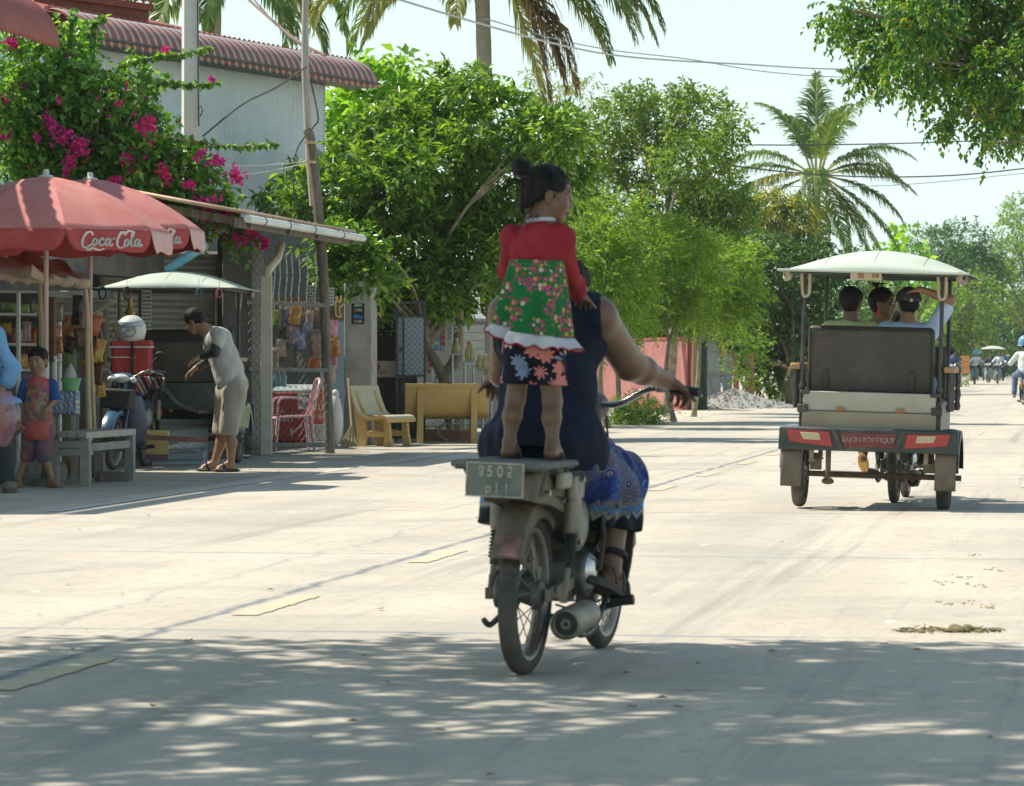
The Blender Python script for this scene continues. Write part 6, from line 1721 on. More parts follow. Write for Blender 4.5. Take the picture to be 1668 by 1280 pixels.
def make_carriage(label, loc, rz, roll, light=True, group=None, back_text=True):
    """Two-wheeled carriage; local +y is the direction of travel, the tow motorcycle is a thing of its own."""
    t = thing('passenger_carriage', label, 'carriage', loc, rz, group, ry=roll)
    B = lambda m, n, mt, par=None, **k: m.build(n, mt, par or t, local=True, **k)
    # canopy: arched, with a ridge seam, turned-down rim and small corner flares
    m = MB(); hw, y0, y1, ze, za = .70, -.30, 1.45, 1.755, 1.935

    def cz(x): return ze + (za - ze) * (1 - abs(x / hw) ** 1.9)
    m.grid(lambda u, v_: V((u * 2 - 1) * hw, y0 + (y1 - y0) * v_, ze + (cz((u * 2 - 1) * hw) - ze) * max(0, math.sin(PI * v_)) ** .55), 28, 22)
    cn = B(m, 'canopy', CANV, smooth=30, solid=.006)
    m = MB()
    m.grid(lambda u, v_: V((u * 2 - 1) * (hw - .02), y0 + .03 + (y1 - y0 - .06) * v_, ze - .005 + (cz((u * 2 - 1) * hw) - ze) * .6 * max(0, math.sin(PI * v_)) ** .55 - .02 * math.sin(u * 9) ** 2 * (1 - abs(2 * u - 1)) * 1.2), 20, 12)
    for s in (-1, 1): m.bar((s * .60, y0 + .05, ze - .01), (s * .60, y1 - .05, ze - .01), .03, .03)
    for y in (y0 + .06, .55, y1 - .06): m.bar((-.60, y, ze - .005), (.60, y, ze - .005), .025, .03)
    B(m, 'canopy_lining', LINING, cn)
    m = MB()
    for s in (-1, 1): m.tube(spline([(s * .66, y0 + .25, 1.75), (s * .655, y0 + .2, 1.70), (s * .62, y0 + .12, 1.72), (s * .64, y0 + .02, 1.755)], 4), .022, 7)
    B(m, 'rolled_curtain', mat('rolled_canvas', (.30, .26, .2), (.4, .36, .28), 8, .8), cn)
    for s in (-1, 1):
        m = MB(); m.tube(spline([(s * .50 - .03, y0 + .10, 1.745), (s * .50 - .02, y0 + .10, 1.60), (s * .50, y0 + .1, 1.57), (s * .50 + .03, y0 + .10, 1.60), (s * .50 + .03, y0 + .10, 1.745)], 4), .012, 6); B(m, 'hand_strap', mat('tan_strap', (.45, .33, .22), (.5, .4, .28), 8, .7), cn)
    # posts
    for (x, y, zb) in ((-.515, -.12, .60), (.50, -.12, .60), (-.48, 1.25, .60), (.47, 1.25, .60)):
        m = MB(); m.cyl((x, y, zb), (x, y, ze + .01), .0155, n=10); m.lathe([(.0155, 0), (.024, .01), (.024, .03), (.0155, .05)], 10, Matrix.Translation((x, y, zb + .28))); B(m, 'post', STEELD)
    # rear seat back, slightly reclined, with rounded top
    RX = Matrix.Rotation(R(5), 3, 'X')
    m = MB(); m.box((-.015, -.03, 1.105), (.935, .085, .515), RX); bk = B(m, 'seat_back', VINYL, bevel=.04, bseg=4)
    m = MB()
    for x in (-.345, .29): m.box((x, -.082, .945), (.038, .012, .17), RX); m.cyl((x, -.092, .90), (x, -.08, .90), .008, n=8); m.cyl((x, -.094, 1.0), (x, -.082, 1.0), .008, n=8)
    B(m, 'back_bracket', mat('bracket_vinyl', (.03, .028, .024), (.05, .045, .038), 5, .5), bk, bevel=.003)
    m = MB()
    for z_, in ((-.235,), (.235,)): m.tube([RX @ V(x * .455, -.046, z_) + V(-.015, -.03, 1.105) for x in (-1, -.5, 0, .5, 1)], .006, 5)
    for x in (-.45, .45): m.tube([RX @ V(x, -.046, z_) + V(-.015, -.03, 1.105) for z_ in (-.23, 0, .23)], .006, 5)
    B(m, 'piping', BLACKR, bk, clean=False)
    m = MB()
    for x in (-.36, 0, .36): m.tube([V(x, y0 + (y1 - y0) * i / 14, ze + (cz(x) - ze) * max(0, math.sin(PI * i / 14)) ** .55 + .002) for i in range(15)], .0055, 5)
    m.tube([V(x * hw, y0 - .002, ze + .004) for x in (-1, -.5, 0, .5, 1)], .012, 6); B(m, 'canopy_seam', mat('seam_tape', (.38, .43, .36), (.44, .48, .41), 5, .8), cn, clean=False)
    m = MB(); m.box((0, .20, .80), (.95, .46, .12)); B(m, 'seat', VINYL, bevel=.03, bseg=3)
    m = MB(); m.box((0, 1.22, 1.02), (.93, .07, .42), Matrix.Rotation(R(-6), 3, 'X')); m.box((0, 1.02, .78), (.93, .36, .10)); B(m, 'front_seat', VINYL, bevel=.03, bseg=3)
    # wooden arm rests on spindles
    for s in (-1, 1):
        m = MB(); m.box((s * .565, .16, 1.055), (.075, .62, .045)); m.box((s * .565, 1.02, 1.055), (.075, .40, .045)); ar = B(m, 'arm_rest', TEAK, bevel=.012)
        m = MB()
        for y in (-.08, .08, .24, .40, .90, 1.1): m.lathe([(.012, 0), (.02, .03), (.012, .07), (.022, .12), (.012, .17), (.02, .22), (.013, .29)], 8, Matrix.Translation((s * .565, y, .745)))
        B(m, 'spindle', STEELD, ar)
    # lower panels
    m = MB(); m.box((-.01, -.155, .802), (.975, .022, .145), RX); wp_ = B(m, 'rear_panel', WPANEL, bevel=.006)
    m = MB()
    for x in (-.22, .22): m.box((x, -.172, .745), (.055, .02, .03))
    B(m, 'latch', mat('rust_latch', (.36, .20, .09), (.28, .14, .06), 20, .7), wp_)
    m = MB()
    for x in (-.50, .485): m.box((x, -.16, .745), (.08, .05, .06)); m.box((x * .97, -.165, .865), (.07, .04, .03))
    B(m, 'corner_clamp', STEELD, wp_, bevel=.008)
    m = MB(); m.box((-.01, -.17, .665), (.985, .025, .125)); B(m, 'lower_panel', GPANEL, bevel=.004)
    m = MB()
    for s in (-1, 1): m.box((s * .485, .55, .70), (.025, 1.42, .22)); m.box((s * .485, .55, .80), (.04, 1.42, .03))
    m.box((0, .55, .575), (.96, 1.45, .03)); m.box((0, 1.275, .70), (.96, .025, .24)); B(m, 'body_side', BODYD, bevel=.005)
    # bumper with lamps and name panel
    m = MB(); m.prism([(-.655, .605), (-.66, .44), (.66, .44), (.655, .605)], .05, Matrix.Translation((0, -.26, 0))); m.box((0, -.215, .60), (1.30, .10, .02)); bp = B(m, 'bumper', BODYD, bevel=.008)
    for s in (-1, 1):
        lx = lambda x, z: (s * x, z)
        m = MB(); pl = [(-.60, .585), (-.575, .50), (-.26, .47), (-.285, .578)]; m.prism([(s * -x, z) for x, z in pl][::s], .02, Matrix.Translation((0, -.288, 0))); lp = B(m, 'tail_light', LENSR, bp, bevel=.004)
        m = MB(); pl = [(-.50, .572), (-.475, .52), (-.345, .515), (-.36, .568)]; m.prism([(s * -x, z) for x, z in pl][::s], .012, Matrix.Translation((0, -.302, 0))); B(m, 'reversing_lens', mat('cream_lens', (.52, .46, .27), (.44, .38, .22), 14, .35), lp, bevel=.003)
    m = MB()
    for s in (-1, 1): m.bar((s * .255, -.292, .60), (s * .195, -.292, .445), .035, .02, (0, 1, 0))
    B(m, 'bumper_rib', STEELD, bp)
    m = MB(); m.prism([(-.205, .575), (-.180, .475), (.185, .475), (.212, .575)], .016, Matrix.Translation((0, -.290, 0))); npn = B(m, 'name_panel', mat('maroon_panel', (.16, .035, .035), (.20, .055, .05), 7, .6, dirt=(.1, .05, .045), dscale=6), bp)
    if back_text: lettering('BAJON BOUTIQUE', .052, face_M((0, -.2995, .527), (1, 0, 0), (0, 0, 1)), mat('worn_silver_letters', (.42, .36, .32), (.2, .09, .085), 40, .5, dirt=(.15, .05, .05), dscale=30, damt=.9), npn, True, xs=.88, bold=.0006)
    # wheels with guards and mud flaps, leaf springs, axle
    for s in (-1, 1):
        wheel(t, (s * .535, .14, .255), .255, .045, tread=False, spokes=24, sw=.003, rimm=OILY)
        m = MB(); fender_arc(m, (s * .575, .14, .27), .335, R(5), R(172), .075, .05, 20); B(m, 'wheel_guard', mat('silver_guard_paint', (.20, .24, .26), (.28, .31, .32), 4, .35, metal=.3, dirt=(.16, .14, .1), dscale=4) if s < 0 else BODYD, solid=.004)
        m = MB(); m.grid(lambda u, v_: V(s * .565 + (u - .5) * .155, -.235 - .015 * math.sin(v_ * 3), .445 - .275 * v_), 6, 8); B(m, 'mud_flap', MUDF, solid=.006)
        m = MB()
        for i in range(4): m.box((s * .42, .14, .36 + .014 * i), (.05, .70 - .16 * i, .010))
        m.box((s * .42, .14, .33), (.08, .09, .09)); m.box((s * .42, -.20, .42), (.03, .05, .12)); m.box((s * .42, .48, .42), (.03, .05, .12)); B(m, 'leaf_spring', MUDM)
    m = MB(); m.cyl((-.66, .14, .255), (.66, .14, .255), .022, n=10)
    for i in range(36): m.cyl((-.36 + .02 * i, .14, .255), (-.352 + .02 * i, .14, .255), .029, n=8)
    m.cyl((-.30, -.16, .45), (-.30, -.16, .22), .02); m.lathe([(.02, 0), (.045, .01), (.045, .03), (.02, .05)], 10, Matrix.Translation((-.30, -.16, .19)))
    B(m, 'axle', mat('rusty_axle', (.11, .075, .05), (.17, .12, .08), 14, .85, bump=.5))
    m = MB()
    m.tube(spline([(-.3, 1.2, .55), (-.15, 1.5, .62), (0, 1.55, .80)], 5), .028, 8); m.tube(spline([(.3, 1.2, .55), (.15, 1.5, .62), (0, 1.55, .80)], 5), .028, 8); m.cyl((0, 1.55, .74), (0, 1.55, .90), .035)
    m.bar((-.3, -.2, .52), (-.3, 1.25, .55), .04, .05); m.bar((.3, -.2, .52), (.3, 1.25, .55), .04, .05); B(m, 'tow_bar', STEELD)
    return t


TC, TRZ, TROLL = Vector((GX(1414, 26.45), 26.45 - .1, -.005)), -R(10.5), R(1.6)
car = make_carriage('passenger carriage with pale green canopy driving away on the right with three passengers', TC, TRZ, TROLL)
CM = MW[car.name]
m = MB(); m.box((-.05, -.235, 1.725), (.225, .12, .055)); bx = m.build('cardboard_box', mat('tan_cardboard', (.50, .40, .26), (.56, .46, .31), 5, .8), car, local=True)
tag(bx)
bx.parent = None
bx.matrix_world = CM.copy(); tag(bx, 'flat tan cardboard box tucked under the rear edge of the driving carriage canopy', 'box')
m = MB(); m.box((-.085, -.297, 1.727), (.045, .004, .035)); m.box((.02, -.297, 1.73), (.05, .004, .03)); m.build('printed_patch', mat('box_print', (.22, .13, .09), (.40, .22, .10), 40, .8), bx, local=True)


def put(mx, M):
    """world point from carriage-local point"""
    return M @ Vector(mx)


# the tow motorcycle: seen under the bumper, rear wheel right of the middle
tmoto = make_moto('dark motorcycle towing the passenger carriage', put((.085, 1.28, 0.004), CM), TRZ, 0, mat('black_gloss_paint', (.03, .03, .032), (.05, .048, .045), 5, .3), mat('dark_grey_fairing', (.06, .06, .06), (.09, .085, .08), 5, .4), rack=False)


# ---- seated riders
def seated(label, cat, loc, rz, skin, top_mat, leg_mat, head_fwd=(0, 1, 0), hands=((-.18, .35, .12), (.18, .35, .12)), elbows=None, knees=((-.13, .45, .05), (.13, .45, .05)), feet=((-.13, .45, -.38), (.13, .45, -.38)), hscale=1.0, hair=True, hair_kw=None, group=None, lean=0.0, vox=.011, fine=True, sleeve=.95, roll=0, head_up=(0, 0, 1), extra=None, scale=1.0, hand_dir=None, name='person', shoes=None):
    """A sitting figure; the origin is on the seat under the hips."""
    t = thing(name, label, cat, loc, rz, group, ry=roll)
    if scale != 1.0: t.scale = (scale,) * 3
    ch_ = Vector((0, .03 + lean * .34, .36)); nk = Vector((0, .03 + lean * .46, .50)); hc = nk + Vector((0, .02 + lean * .05, .145)); M = frame(head_fwd, head_up); h = .215 * hscale
    hp, cv, q = head_prims(hc, M, h)
    body = hp + [C((0, 0, .10), ch_, .125, .135), C((-.15, ch_.y, .43), (.15, ch_.y, .43), .062, .062), C(ch_ + V(0, 0, .08), nk + V(0, 0, .03), .08, .055)]
    cloth = [C((0, 0, .10), ch_, .150, .155, .04), C((-.145, ch_.y, .425), (.145, ch_.y, .425), .078, .078, .04)]
    legs = []
    for i, s in enumerate((-1, 1)):
        sh = Vector((s * .165, ch_.y, .43)); hd = Vector(hands[i])
        el = Vector(elbows[i]) if elbows else sh.lerp(hd, .5) + V(s * .06, -.05, -.09)
        body += [C(sh, el, .048, .040, .02), C(el, hd, .040, .026, .015)]
        dd = (hd - el).normalized() if hand_dir is None or hand_dir[i] is None else Vector(hand_dir[i][0])
        nn = V(0, 0, -1) if hand_dir is None or hand_dir[i] is None else Vector(hand_dir[i][1])
        body += hand_prims(hd, dd, nn, .95, (.35, .5, .4), .12, -s * 1)
        if sleeve > 0:
            cloth += [C(sh, sh.lerp(el, min(1, sleeve)), .064, .058, .03)]
            if sleeve > 1: cloth += [C(el, el.lerp(hd, sleeve - 1), .056, .044, .02)]
        kn, ft = Vector(knees[i]), Vector(feet[i])
        body += [C((s * .09, .02, .06), kn, .075, .05, .03), C(kn, ft + V(0, 0, .08), .05, .035, .02)] + foot_prims(ft + V(0, 0, .08), (s * .08, 1, 0), .25, toes=False)
        legs += [C((s * .085, .0, .07), kn, .098, .072, .03), C(kn, ft + V(0, -.0, .12), .072, .055, .02)]
    sdf_mesh('body', body, skin, t, True, vox, .025, carve=cv)
    sdf_mesh('shirt', cloth, top_mat, t, True, vox * 1.1, .03, disp=wrinkle(.005, 30, int(abs(loc[0]) * 100) % 50), cuts=[((0, 0, -.02), (0, 0, -1))])
    sdf_mesh('trousers', legs + [C((-.05, -.01, .05), (.05, -.01, .05), .12, .12)], leg_mat, t, True, vox * 1.1, .03, disp=wrinkle(.004, 26, 3))
    if fine: eyes(t, q, M, h)
    if hair: hair_cap(hc, M, h, t, vox * .8, **(hair_kw or {}))
    return t, hc, M, h, q


SHIRT_YG = mat('pale_lime_shirt', (.46, .50, .22), (.52, .55, .28), 7, .85); SHIRT_Y = mat('golden_blouse', (.58, .42, .04), (.64, .5, .08), 9, .8); SHIRT_B = mat('light_blue_shirt', (.42, .54, .74), (.50, .60, .78), 7, .85)
TROU = mat('dark_trousers', (.03, .035, .045), (.05, .052, .06), 8, .85); JEAN = mat('faded_jeans', (.10, .15, .24), (.15, .2, .3), 12, .85)
seat_z = .895
p1, hc1, M1, h1, q1 = seated('passenger with dark hair in a pale lime top, back turned, left seat of the carriage', 'passenger', put((-.195, .19, seat_z), CM), TRZ, SKIN, SHIRT_YG, TROU, head_fwd=(.35, 1, 0), roll=TROLL, hair_kw=dict(back=-.55, grow=1.08, extra=()))
p3, hc3, M3, h3, q3 = seated('passenger in a light blue shirt and backward black cap holding his head', 'passenger', put((.225, .18, seat_z), CM), TRZ, SKINL, SHIRT_B, JEAN, head_fwd=(-.35, 1, -.1), roll=TROLL, hands=((-.16, .35, .12), (.09, -.02, .752)), elbows=((-.26, .12, .18), (.315, .0, .68)), hand_dir=(None, ((-.95, .05, -.18), (.1, .2, -1))), hair_kw=dict(back=-.5), sleeve=.75)
m = MB(); c_ = hc3
m.grid(lambda u, v_: c_ + M3 @ (Vector((math.sin(u * 2 * PI) * math.cos(v_ * 1.5), math.cos(u * 2 * PI) * math.cos(v_ * 1.5), 0)) * .455 * h3 + Vector((0, -.085 * h3, (.08 + .50 * math.sin(v_ * 1.5)) * h3))), 32, 8, wrap=True)
CAPM = mat('black_cap_cloth', (.025, .027, .032), (.04, .042, .048), 9, .8)
cp = m.build('cap', CAPM, p3, local=True, solid=.004)
m = MB(); m.grid(lambda u, v_: c_ + M3 @ Vector(((u - .5) * .30 * h3 * 2 * .9, -.50 * h3 - .02 * h3 + .05 * abs(u - .5) * h3, (.05 + .10 * v_) * h3)), 10, 2); m.build('cap_band', mat('dark_blue_band', (.05, .07, .09)), cp, local=True, solid=.005)
m = MB(); b_ = c_ + M3 @ Vector((-.03 * h3, -.545 * h3, .06 * h3)); m.box(b_, (.022, .008, .022), M3); m.build('buckle', mat('brass_buckle', (.5, .45, .3), rough=.3, metal=.8), cp, local=True)
p2, hc2, M2, h2, q2 = seated('passenger in sunglasses, golden blouse and red earring on the facing seat', 'passenger', put((-.01, .93, seat_z - .02), CM), TRZ + R(180), SKIN, SHIRT_Y, TROU, head_fwd=(-1, .35, 0), roll=-TROLL, scale=1.04, hair_kw=dict(back=-.42, grow=1.06))
M2l = M2
m = MB()
for s in (-1, 1): m.ell(q2(s * .14, .40, .01), (.10 * h2, .025 * h2, .075 * h2), M2l)
m.tube([q2(-.22, .38, .03), q2(-.36, .0, .03)], .0025, 5); m.tube([q2(.22, .38, .03), q2(.36, .0, .03)], .0025, 5); m.tube([q2(-.05, .42, .04), q2(.05, .42, .04)], .003, 5)
m.build('sunglasses', mat('dark_lens', (.012, .012, .014), rough=.1, spec=.8), p2, local=True)
m = MB()
for s in (-1, 1): m.lathe([(0, -.022), (.011, -.014), (.008, .0), (.002, .018), (0, .02)], 10, Matrix.Translation(q2(s * .375, -.02, -.30)))
m.build('earring', mat('bright_red_earring', (.75, .03, .04), rough=.3), p2, local=True)
m = MB(); rg = np.random.default_rng(3)
for i in range(26): p = q2(-.0, -.25, .5); m.tube(spline([p, p + Vector((rg.normal() * .02, rg.normal() * .02, .03)), p + Vector((rg.normal() * .04, rg.normal() * .04, .045))], 3), .0022, 4)
m.build('hair_tuft', HAIR, p2, local=True, clean=False)
dr, hcD, MD, hD, qD = seated('driver in yellow sandals on the motorcycle that tows the carriage', 'driver', put((.085, 1.62, .78), CM), TRZ, SKIN, mat('grey_shirt', (.25, .26, .27), (.3, .3, .31), 7, .85), TROU, hands=((-.34, .60, .22), (.34, .60, .22)), knees=((-.26, .38, -.02), (.2, .42, -.04)), feet=((-.30, .10, -.47), (.2, .24, -.5)), hair_kw=dict(back=-.5), lean=.1)
m = MB()
for (x, y, z) in ((-.30, .10, -.47), (.2, .24, -.5)):
    m.ell((x, y + .02, z - .005), (.048, .125, .018), Matrix.Rotation(R(-40) if x < 0 else 0, 3, 'X') @ Matrix.Rotation(R(18) if x < 0 else 0, 3, 'Y'))
m.build('sandal', mat('mustard_sandal', (.55, .36, .09), (.48, .30, .08), 8, .7), dr, local=True, bevel=.005)

# ---- parked carriage and motorcycle at the stalls
pk = dup(car, (GX(277, 36.6), 38.5, 0), R(180) - R(4), 1.06, 'parked empty carriage with pale green canopy beside the grey shutter')
pk.rotation_euler.y = 0
PKM = Matrix.Translation(pk.location) @ Matrix.Rotation(R(176), 4, 'Z') @ Matrix.Scale(1.06, 4); MW[pk.name] = PKM
for s, col, nm in ((-.50, (.02, .03, .035), 'dark'), (-.12, (.10, .03, .03), 'maroon'), (.44, (.06, .14, .17), 'teal'), (.60, (.35, .10, .12), 'pink')): pass
GAR = []
for (px, col, lab) in ((167, (.015, .025, .03), 'dark beaded ring'), (207, (.09, .03, .025), 'maroon beaded ring'), (324, (.05, .12, .13), 'teal beaded ring'), (357, (.30, .09, .09), 'pink beaded ring')):
    m = MB(); c_ = W(px, 476, 36.9); hh = .062 if px < 300 else .045
    for i in range(26):
        a = 2 * PI * i / 26; m.ell(c_ + V(.036 * math.cos(a) * (1 if px < 300 else .7), 0, hh * math.sin(a) - .01), (.011, .011, .011), None, 6, 5)
    m.tube([c_ + V(0, 0, hh), c_ + V(0, 0, hh + .09)], .002, 4)
    o = m.build('garland', mat('bead_' + lab.split()[0], col, rough=.6)); tag(o, lab + ' hanging from the parked carriage canopy', 'garland')
pm = make_moto('parked blue motorcycle with black basket standing in front of the parked carriage', (GX(226, 36.5), 37.15, 0), R(170), R(-3), mat('blue_fairing', (.03, .09, .16), (.04, .12, .2), 4, .3, spec=.6), mat('dark_blue_panel', (.03, .05, .09), (.05, .07, .11), 4, .35), basket=True, rack=False)
# ================================================================== goods, furniture and people on the left
def gz(Y, py): return CAMH - (py - HZ) * Y / F


# ---- snack stall
st = thing('snack_stall', 'snack stall with rolled red tarpaulin roof and white tube frame at the left edge', 'stall', (GX(60, 33), 33, 0))
TARP = mat('faded_red_tarp', (.42, .13, .09), (.50, .24, .17), 4, .7, bump=.3, bscale=20, dirt=(.48, .38, .27), dscale=3, damt=.7)
m = MB()
a0, a1, b0, b1 = W(-60, 446, 32.2), W(146, 462, 32.7), W(-60, 398, 34.3), W(100, 424, 34.8)
m.grid(lambda u, v_: a0.lerp(a1, u).lerp(b0.lerp(b1, u), v_) + V(0, 0, .018 * math.sin(u * 17 + v_ * 3) + .012 * math.sin(v_ * 11 + u * 5)), 30, 12)
m.build('tarpaulin', TARP, st, solid=.004)
m = MB(); m.tube([a0.lerp(a1, i / 24) + V(0, -.02, .012 * math.sin(i * 1.9)) for i in range(25)], [.045 + .012 * math.sin(i * 2.3) for i in range(25)], 10)
m.tube([W(32, 446, 32.3), W(50, 440, 32.2), W(66, 452, 32.35)], [.055, .06, .045], 9)
m.build('rolled_edge', mat('tan_tarp_underside', (.44, .34, .24), (.50, .41, .31), 6, .8, bump=.4, bscale=18, dirt=(.42, .17, .11), dscale=5), st)
m = MB()
for px, y0, Y in ((30, 474, 33.2), (97, 520, 33.4), (-30, 474, 33.2), (89, 580, 32.6)): m.cyl(W(px, y0, Y), (GX(px, Y), Y, .0), .022, n=10)
for y, xa, xb, Y in ((474, -60, 66, 33.2), (511, -60, 60, 33.25), (560, -60, 60, 33.25), (602, -60, 66, 33.25), (586, 60, 98, 33.0)): m.cyl(W(xa, y, Y), W(xb, y + (1 if xb > 0 else 0), Y + .15), .014, n=8)
m.build('tube_frame', WHITEPOLE, st)
m = MB()
for px, y0, y1, Y in ((64, 452, 600, 32.9), (139, 468, 560, 32.9)): m.tube([W(px, y0, Y), W(px + 3, (y0 + y1) / 2, Y), (GX(px + 6, Y), Y, 0)], [.022, .024, .026], 8)
m.tube([W(28, 452, 32.5), W(150, 468, 32.8)], .02, 8); m.tube([W(148, 560, 33.0), (GX(157, 33.0), 33.0, 0)], [.018, .022], 8)
m.build('bamboo_post', BAMBOO, st)
m = MB()
for y in (516, 564, 606): m.box(W(15, y, 33.9), (.72, .5, .02))
m.box(W(15, 540, 34.2), (.75, .02, .8)); m.build('shelf', mat('dark_shelf', (.07, .075, .07), (.11, .11, .1), 5, .8), st)

PCOL = {'red': ((.45, .03, .03), (.62, .45, .10)), 'orange': ((.55, .17, .03), (.50, .08, .03)), 'yellow': ((.62, .47, .06), (.55, .10, .04)), 'brown': ((.13, .07, .04), (.24, .14, .07)), 'blue': ((.05, .12, .36), (.5, .5, .55)),
        'green': ((.05, .22, .06), (.45, .42, .08)), 'silver': ((.42, .42, .42), (.50, .2, .2)), 'pink': ((.58, .12, .25), (.7, .5, .55)), 'dark': ((.03, .03, .035), (.16, .13, .09)), 'clear': ((.50, .50, .47), (.46, .28, .1))}
for k_, (a_, b_) in PCOL.items(): mat('packet_' + k_, tuple(x * .8 for x in a_), tuple(x * .7 for x in b_), 14, .25, spec=.6, bump=.3, bscale=30)
_PK = []


def pillow(w, h, seed):
    rg = random.Random(seed); m = MB(); t = min(w, h) * .28

    def side(sg):
        def fn(u, v_):
            x, z = (u - .5), (v_ - .5); e = max(0, 1 - (2 * x) ** 4) * max(0, 1 - (2 * z) ** 6)
            return V(x * w * (1 - .08 * math.cos(z * PI)), sg * t * .5 * e ** .6 + .003 * sg * math.sin(u * 19 + seed) * math.sin(v_ * 13) - 0, (z - .5) * h)
        m.grid(fn, 8, 10)
    side(1); side(-1)
    for z in (0, -h): m.box((0, 0, z), (w * .95, .004, h * .07))
    return m


def packets(lst, Y, where, group, cat='snack packet'):
    for i, (px, py, w, h, col, tilt) in enumerate(lst):
        y = Y + .12 * math.sin(i * 2.1); s = y / F; m = pillow(w * s, h * s, i)
        m.tube([V(0, 0, 0), V(0, 0, .05)], .0015, 4, caps=False)
        b0 = 0; M = Matrix.Translation(W(px, py - h / 2, y)) @ Matrix.Rotation(R(tilt), 4, 'Y') @ Matrix.Rotation(R((i * 37) % 50 - 25), 4, 'Z'); m.xf(0, M)
        o = m.build('snack_packet', _MC['packet_' + col], clean=False)
        adj = ['upper', 'middle', 'lower'][0 if py < 540 else 1 if py < 580 else 2]
        tag(o, f'{col} snack packet {where[i] if isinstance(where, (list, tuple)) else where}', cat, group)


packets([(127, 505, 20, 46, 'dark', 4), (120, 538, 26, 34, 'red', 40), (132, 552, 28, 40, 'brown', -8), (118, 562, 22, 26, 'dark', 20), (138, 575, 14, 40, 'brown', 3), (160, 530, 20, 32, 'orange', 18), (157, 545, 16, 28, 'dark', -14), (154, 562, 22, 34, 'red', 4), (166, 572, 18, 36, 'yellow', 14), (157, 590, 20, 34, 'orange', -6), (150, 606, 16, 34, 'red', 3), (162, 608, 18, 36, 'brown', 6), (150, 628, 16, 26, 'green', 2), (163, 634, 16, 24, 'yellow', -5), (140, 522, 14, 30, 'silver', 10), (136, 600, 14, 26, 'red', -12)], 34.3,
        ['topmost on the left string', 'sticking out left above the brown one', 'in the middle of the left string', 'low on the left string', 'lowest on the left string', 'topmost right of the pink umbrella pole', 'half behind the topmost right one', 'with a white label right of the pole', 'far right beside the white labelled one', 'above the scooter headlamp', 'just right of the pole under the orange one', 'bulging over the headlamp', 'at the bottom of the right string by the pole', 'at the very bottom over the headlamp', 'peeping out between both strings', 'low behind the pole on the left string'], 'snack packets hanging from the stall')
packets([(97, 508, 16, 30, 'clear', 3), (91, 545, 20, 30, 'orange', 10), (95, 562, 14, 26, 'red', -4)], 32.8, ['with yellow snacks beside the brown sleeve', 'with pale stripes beside the brown sleeve', 'lowest beside the brown sleeve'], 'snack packets hanging from the stall')
packets([(8, 536, 26, 18, 'yellow', 0), (28, 548, 20, 24, 'red', 0), (44, 540, 14, 30, 'silver', 0), (52, 552, 16, 34, 'orange', 0), (14, 500, 26, 14, 'green', 5), (34, 503, 30, 14, 'green', -4), (48, 500, 16, 20, 'brown', 0), (12, 590, 22, 22, 'red', 0), (40, 590, 20, 24, 'yellow', 0), (60, 592, 14, 22, 'pink', 0), (58, 505, 14, 18, 'clear', 0), (30, 590, 14, 20, 'blue', 0)], 33.7,
        ['at the left end of the middle shelf', 'second on the middle shelf', 'standing tall on the middle shelf', 'at the right end of the middle shelf', 'lying at the left of the top shelf', 'lying in the middle of the top shelf', 'standing on the top shelf', 'at the left end of the bottom shelf', 'in the middle of the bottom shelf', 'at the right end of the bottom shelf', 'at the right end of the top shelf', 'squeezed into the bottom shelf'], 'packets on the stall shelves')
m = MB(); m.grid(lambda u, v_: W(76 + 14 * u, 484 + 106 * v_, 32.6 + .02 * math.sin(u * 6) + .015 * math.sin(v_ * 9)), 6, 16); o = m.build('hanging_sleeve', mat('brown_sleeve', (.09, .055, .03), (.18, .11, .06), 8, .8, dirt=(.24, .18, .1), dscale=9), solid=.03); tag(o, 'long dark brown sleeve of dried goods hanging between the two stall poles', 'hanging goods')

tb = thing('cloth_table', 'small table under a blue and yellow patterned cloth beside the boy', 'table', (GX(104, 32.2), 32.2, 0))


def clothmat():
    m, nt, out = _nodes('diamond_cloth'); b = NB(nt); v = b.coord('Object', rot=(0, R(0), 0)); x = b.sep(v)
    u = b.math('SINE', b.math('MULTIPLY', b.math('ADD', x[0], b.math('MULTIPLY', x[2], .45)), 130)); w = b.math('SINE', b.math('MULTIPLY', b.math('SUBTRACT', b.math('MULTIPLY', x[2], 1.0), b.math('MULTIPLY', x[0], .3)), 75))
    c = b.mix((.13, .24, .42), (.42, .46, .46), b.ramp(u, [(.45, 0.), (.6, 1.)])); c = b.mix(c, (.46, .36, .12), b.ramp(b.math('MULTIPLY', u, w), [(.62, 0.), (.72, 1.)])); c = b.mix(c, (.05, .09, .2), b.ramp(b.math('MULTIPLY', u, w), [(.02, .6), (.2, 0.)]))
    p = b.pbsdf(c, .5); nt.links.new(p.outputs[0], out.inputs[0]); return m


zt = gz(32.2, 637); zb = gz(32.2, 675); xc = GX(104, 32.2)
m = MB(); m.grid(lambda u, v_: V(xc + (u - .5) * .23 * (1 + .02 * math.sin(v_ * 8)), 32.1 + .008 * math.sin(u * 14), zt - (zt - zb) * v_), 10, 6); m.grid(lambda u, v_: V(xc + (u - .5) * .23, 32.1 + .35 * v_, zt), 6, 6); m.grid(lambda u, v_: V(xc + .115, 32.1 + .35 * u, zt - (zt - zb) * v_), 6, 6); m.grid(lambda u, v_: V(xc - .115, 32.1 + .35 * u, zt - (zt - zb) * v_), 6, 6)
m.build('cloth', clothmat(), tb, solid=.003)
m = MB(); m.box((xc, 32.3, zt - .02), (.22, .34, .03)); m.build('table_top', WOODG, tb)
for dx, dy in ((-.09, .03), (.09, .03), (-.09, .3), (.09, .3)):
    m = MB(); m.box((xc + dx, 32.12 + dy, (zt - .035) / 2), (.035, .035, zt - .035)); m.build('leg', WOODG, tb)
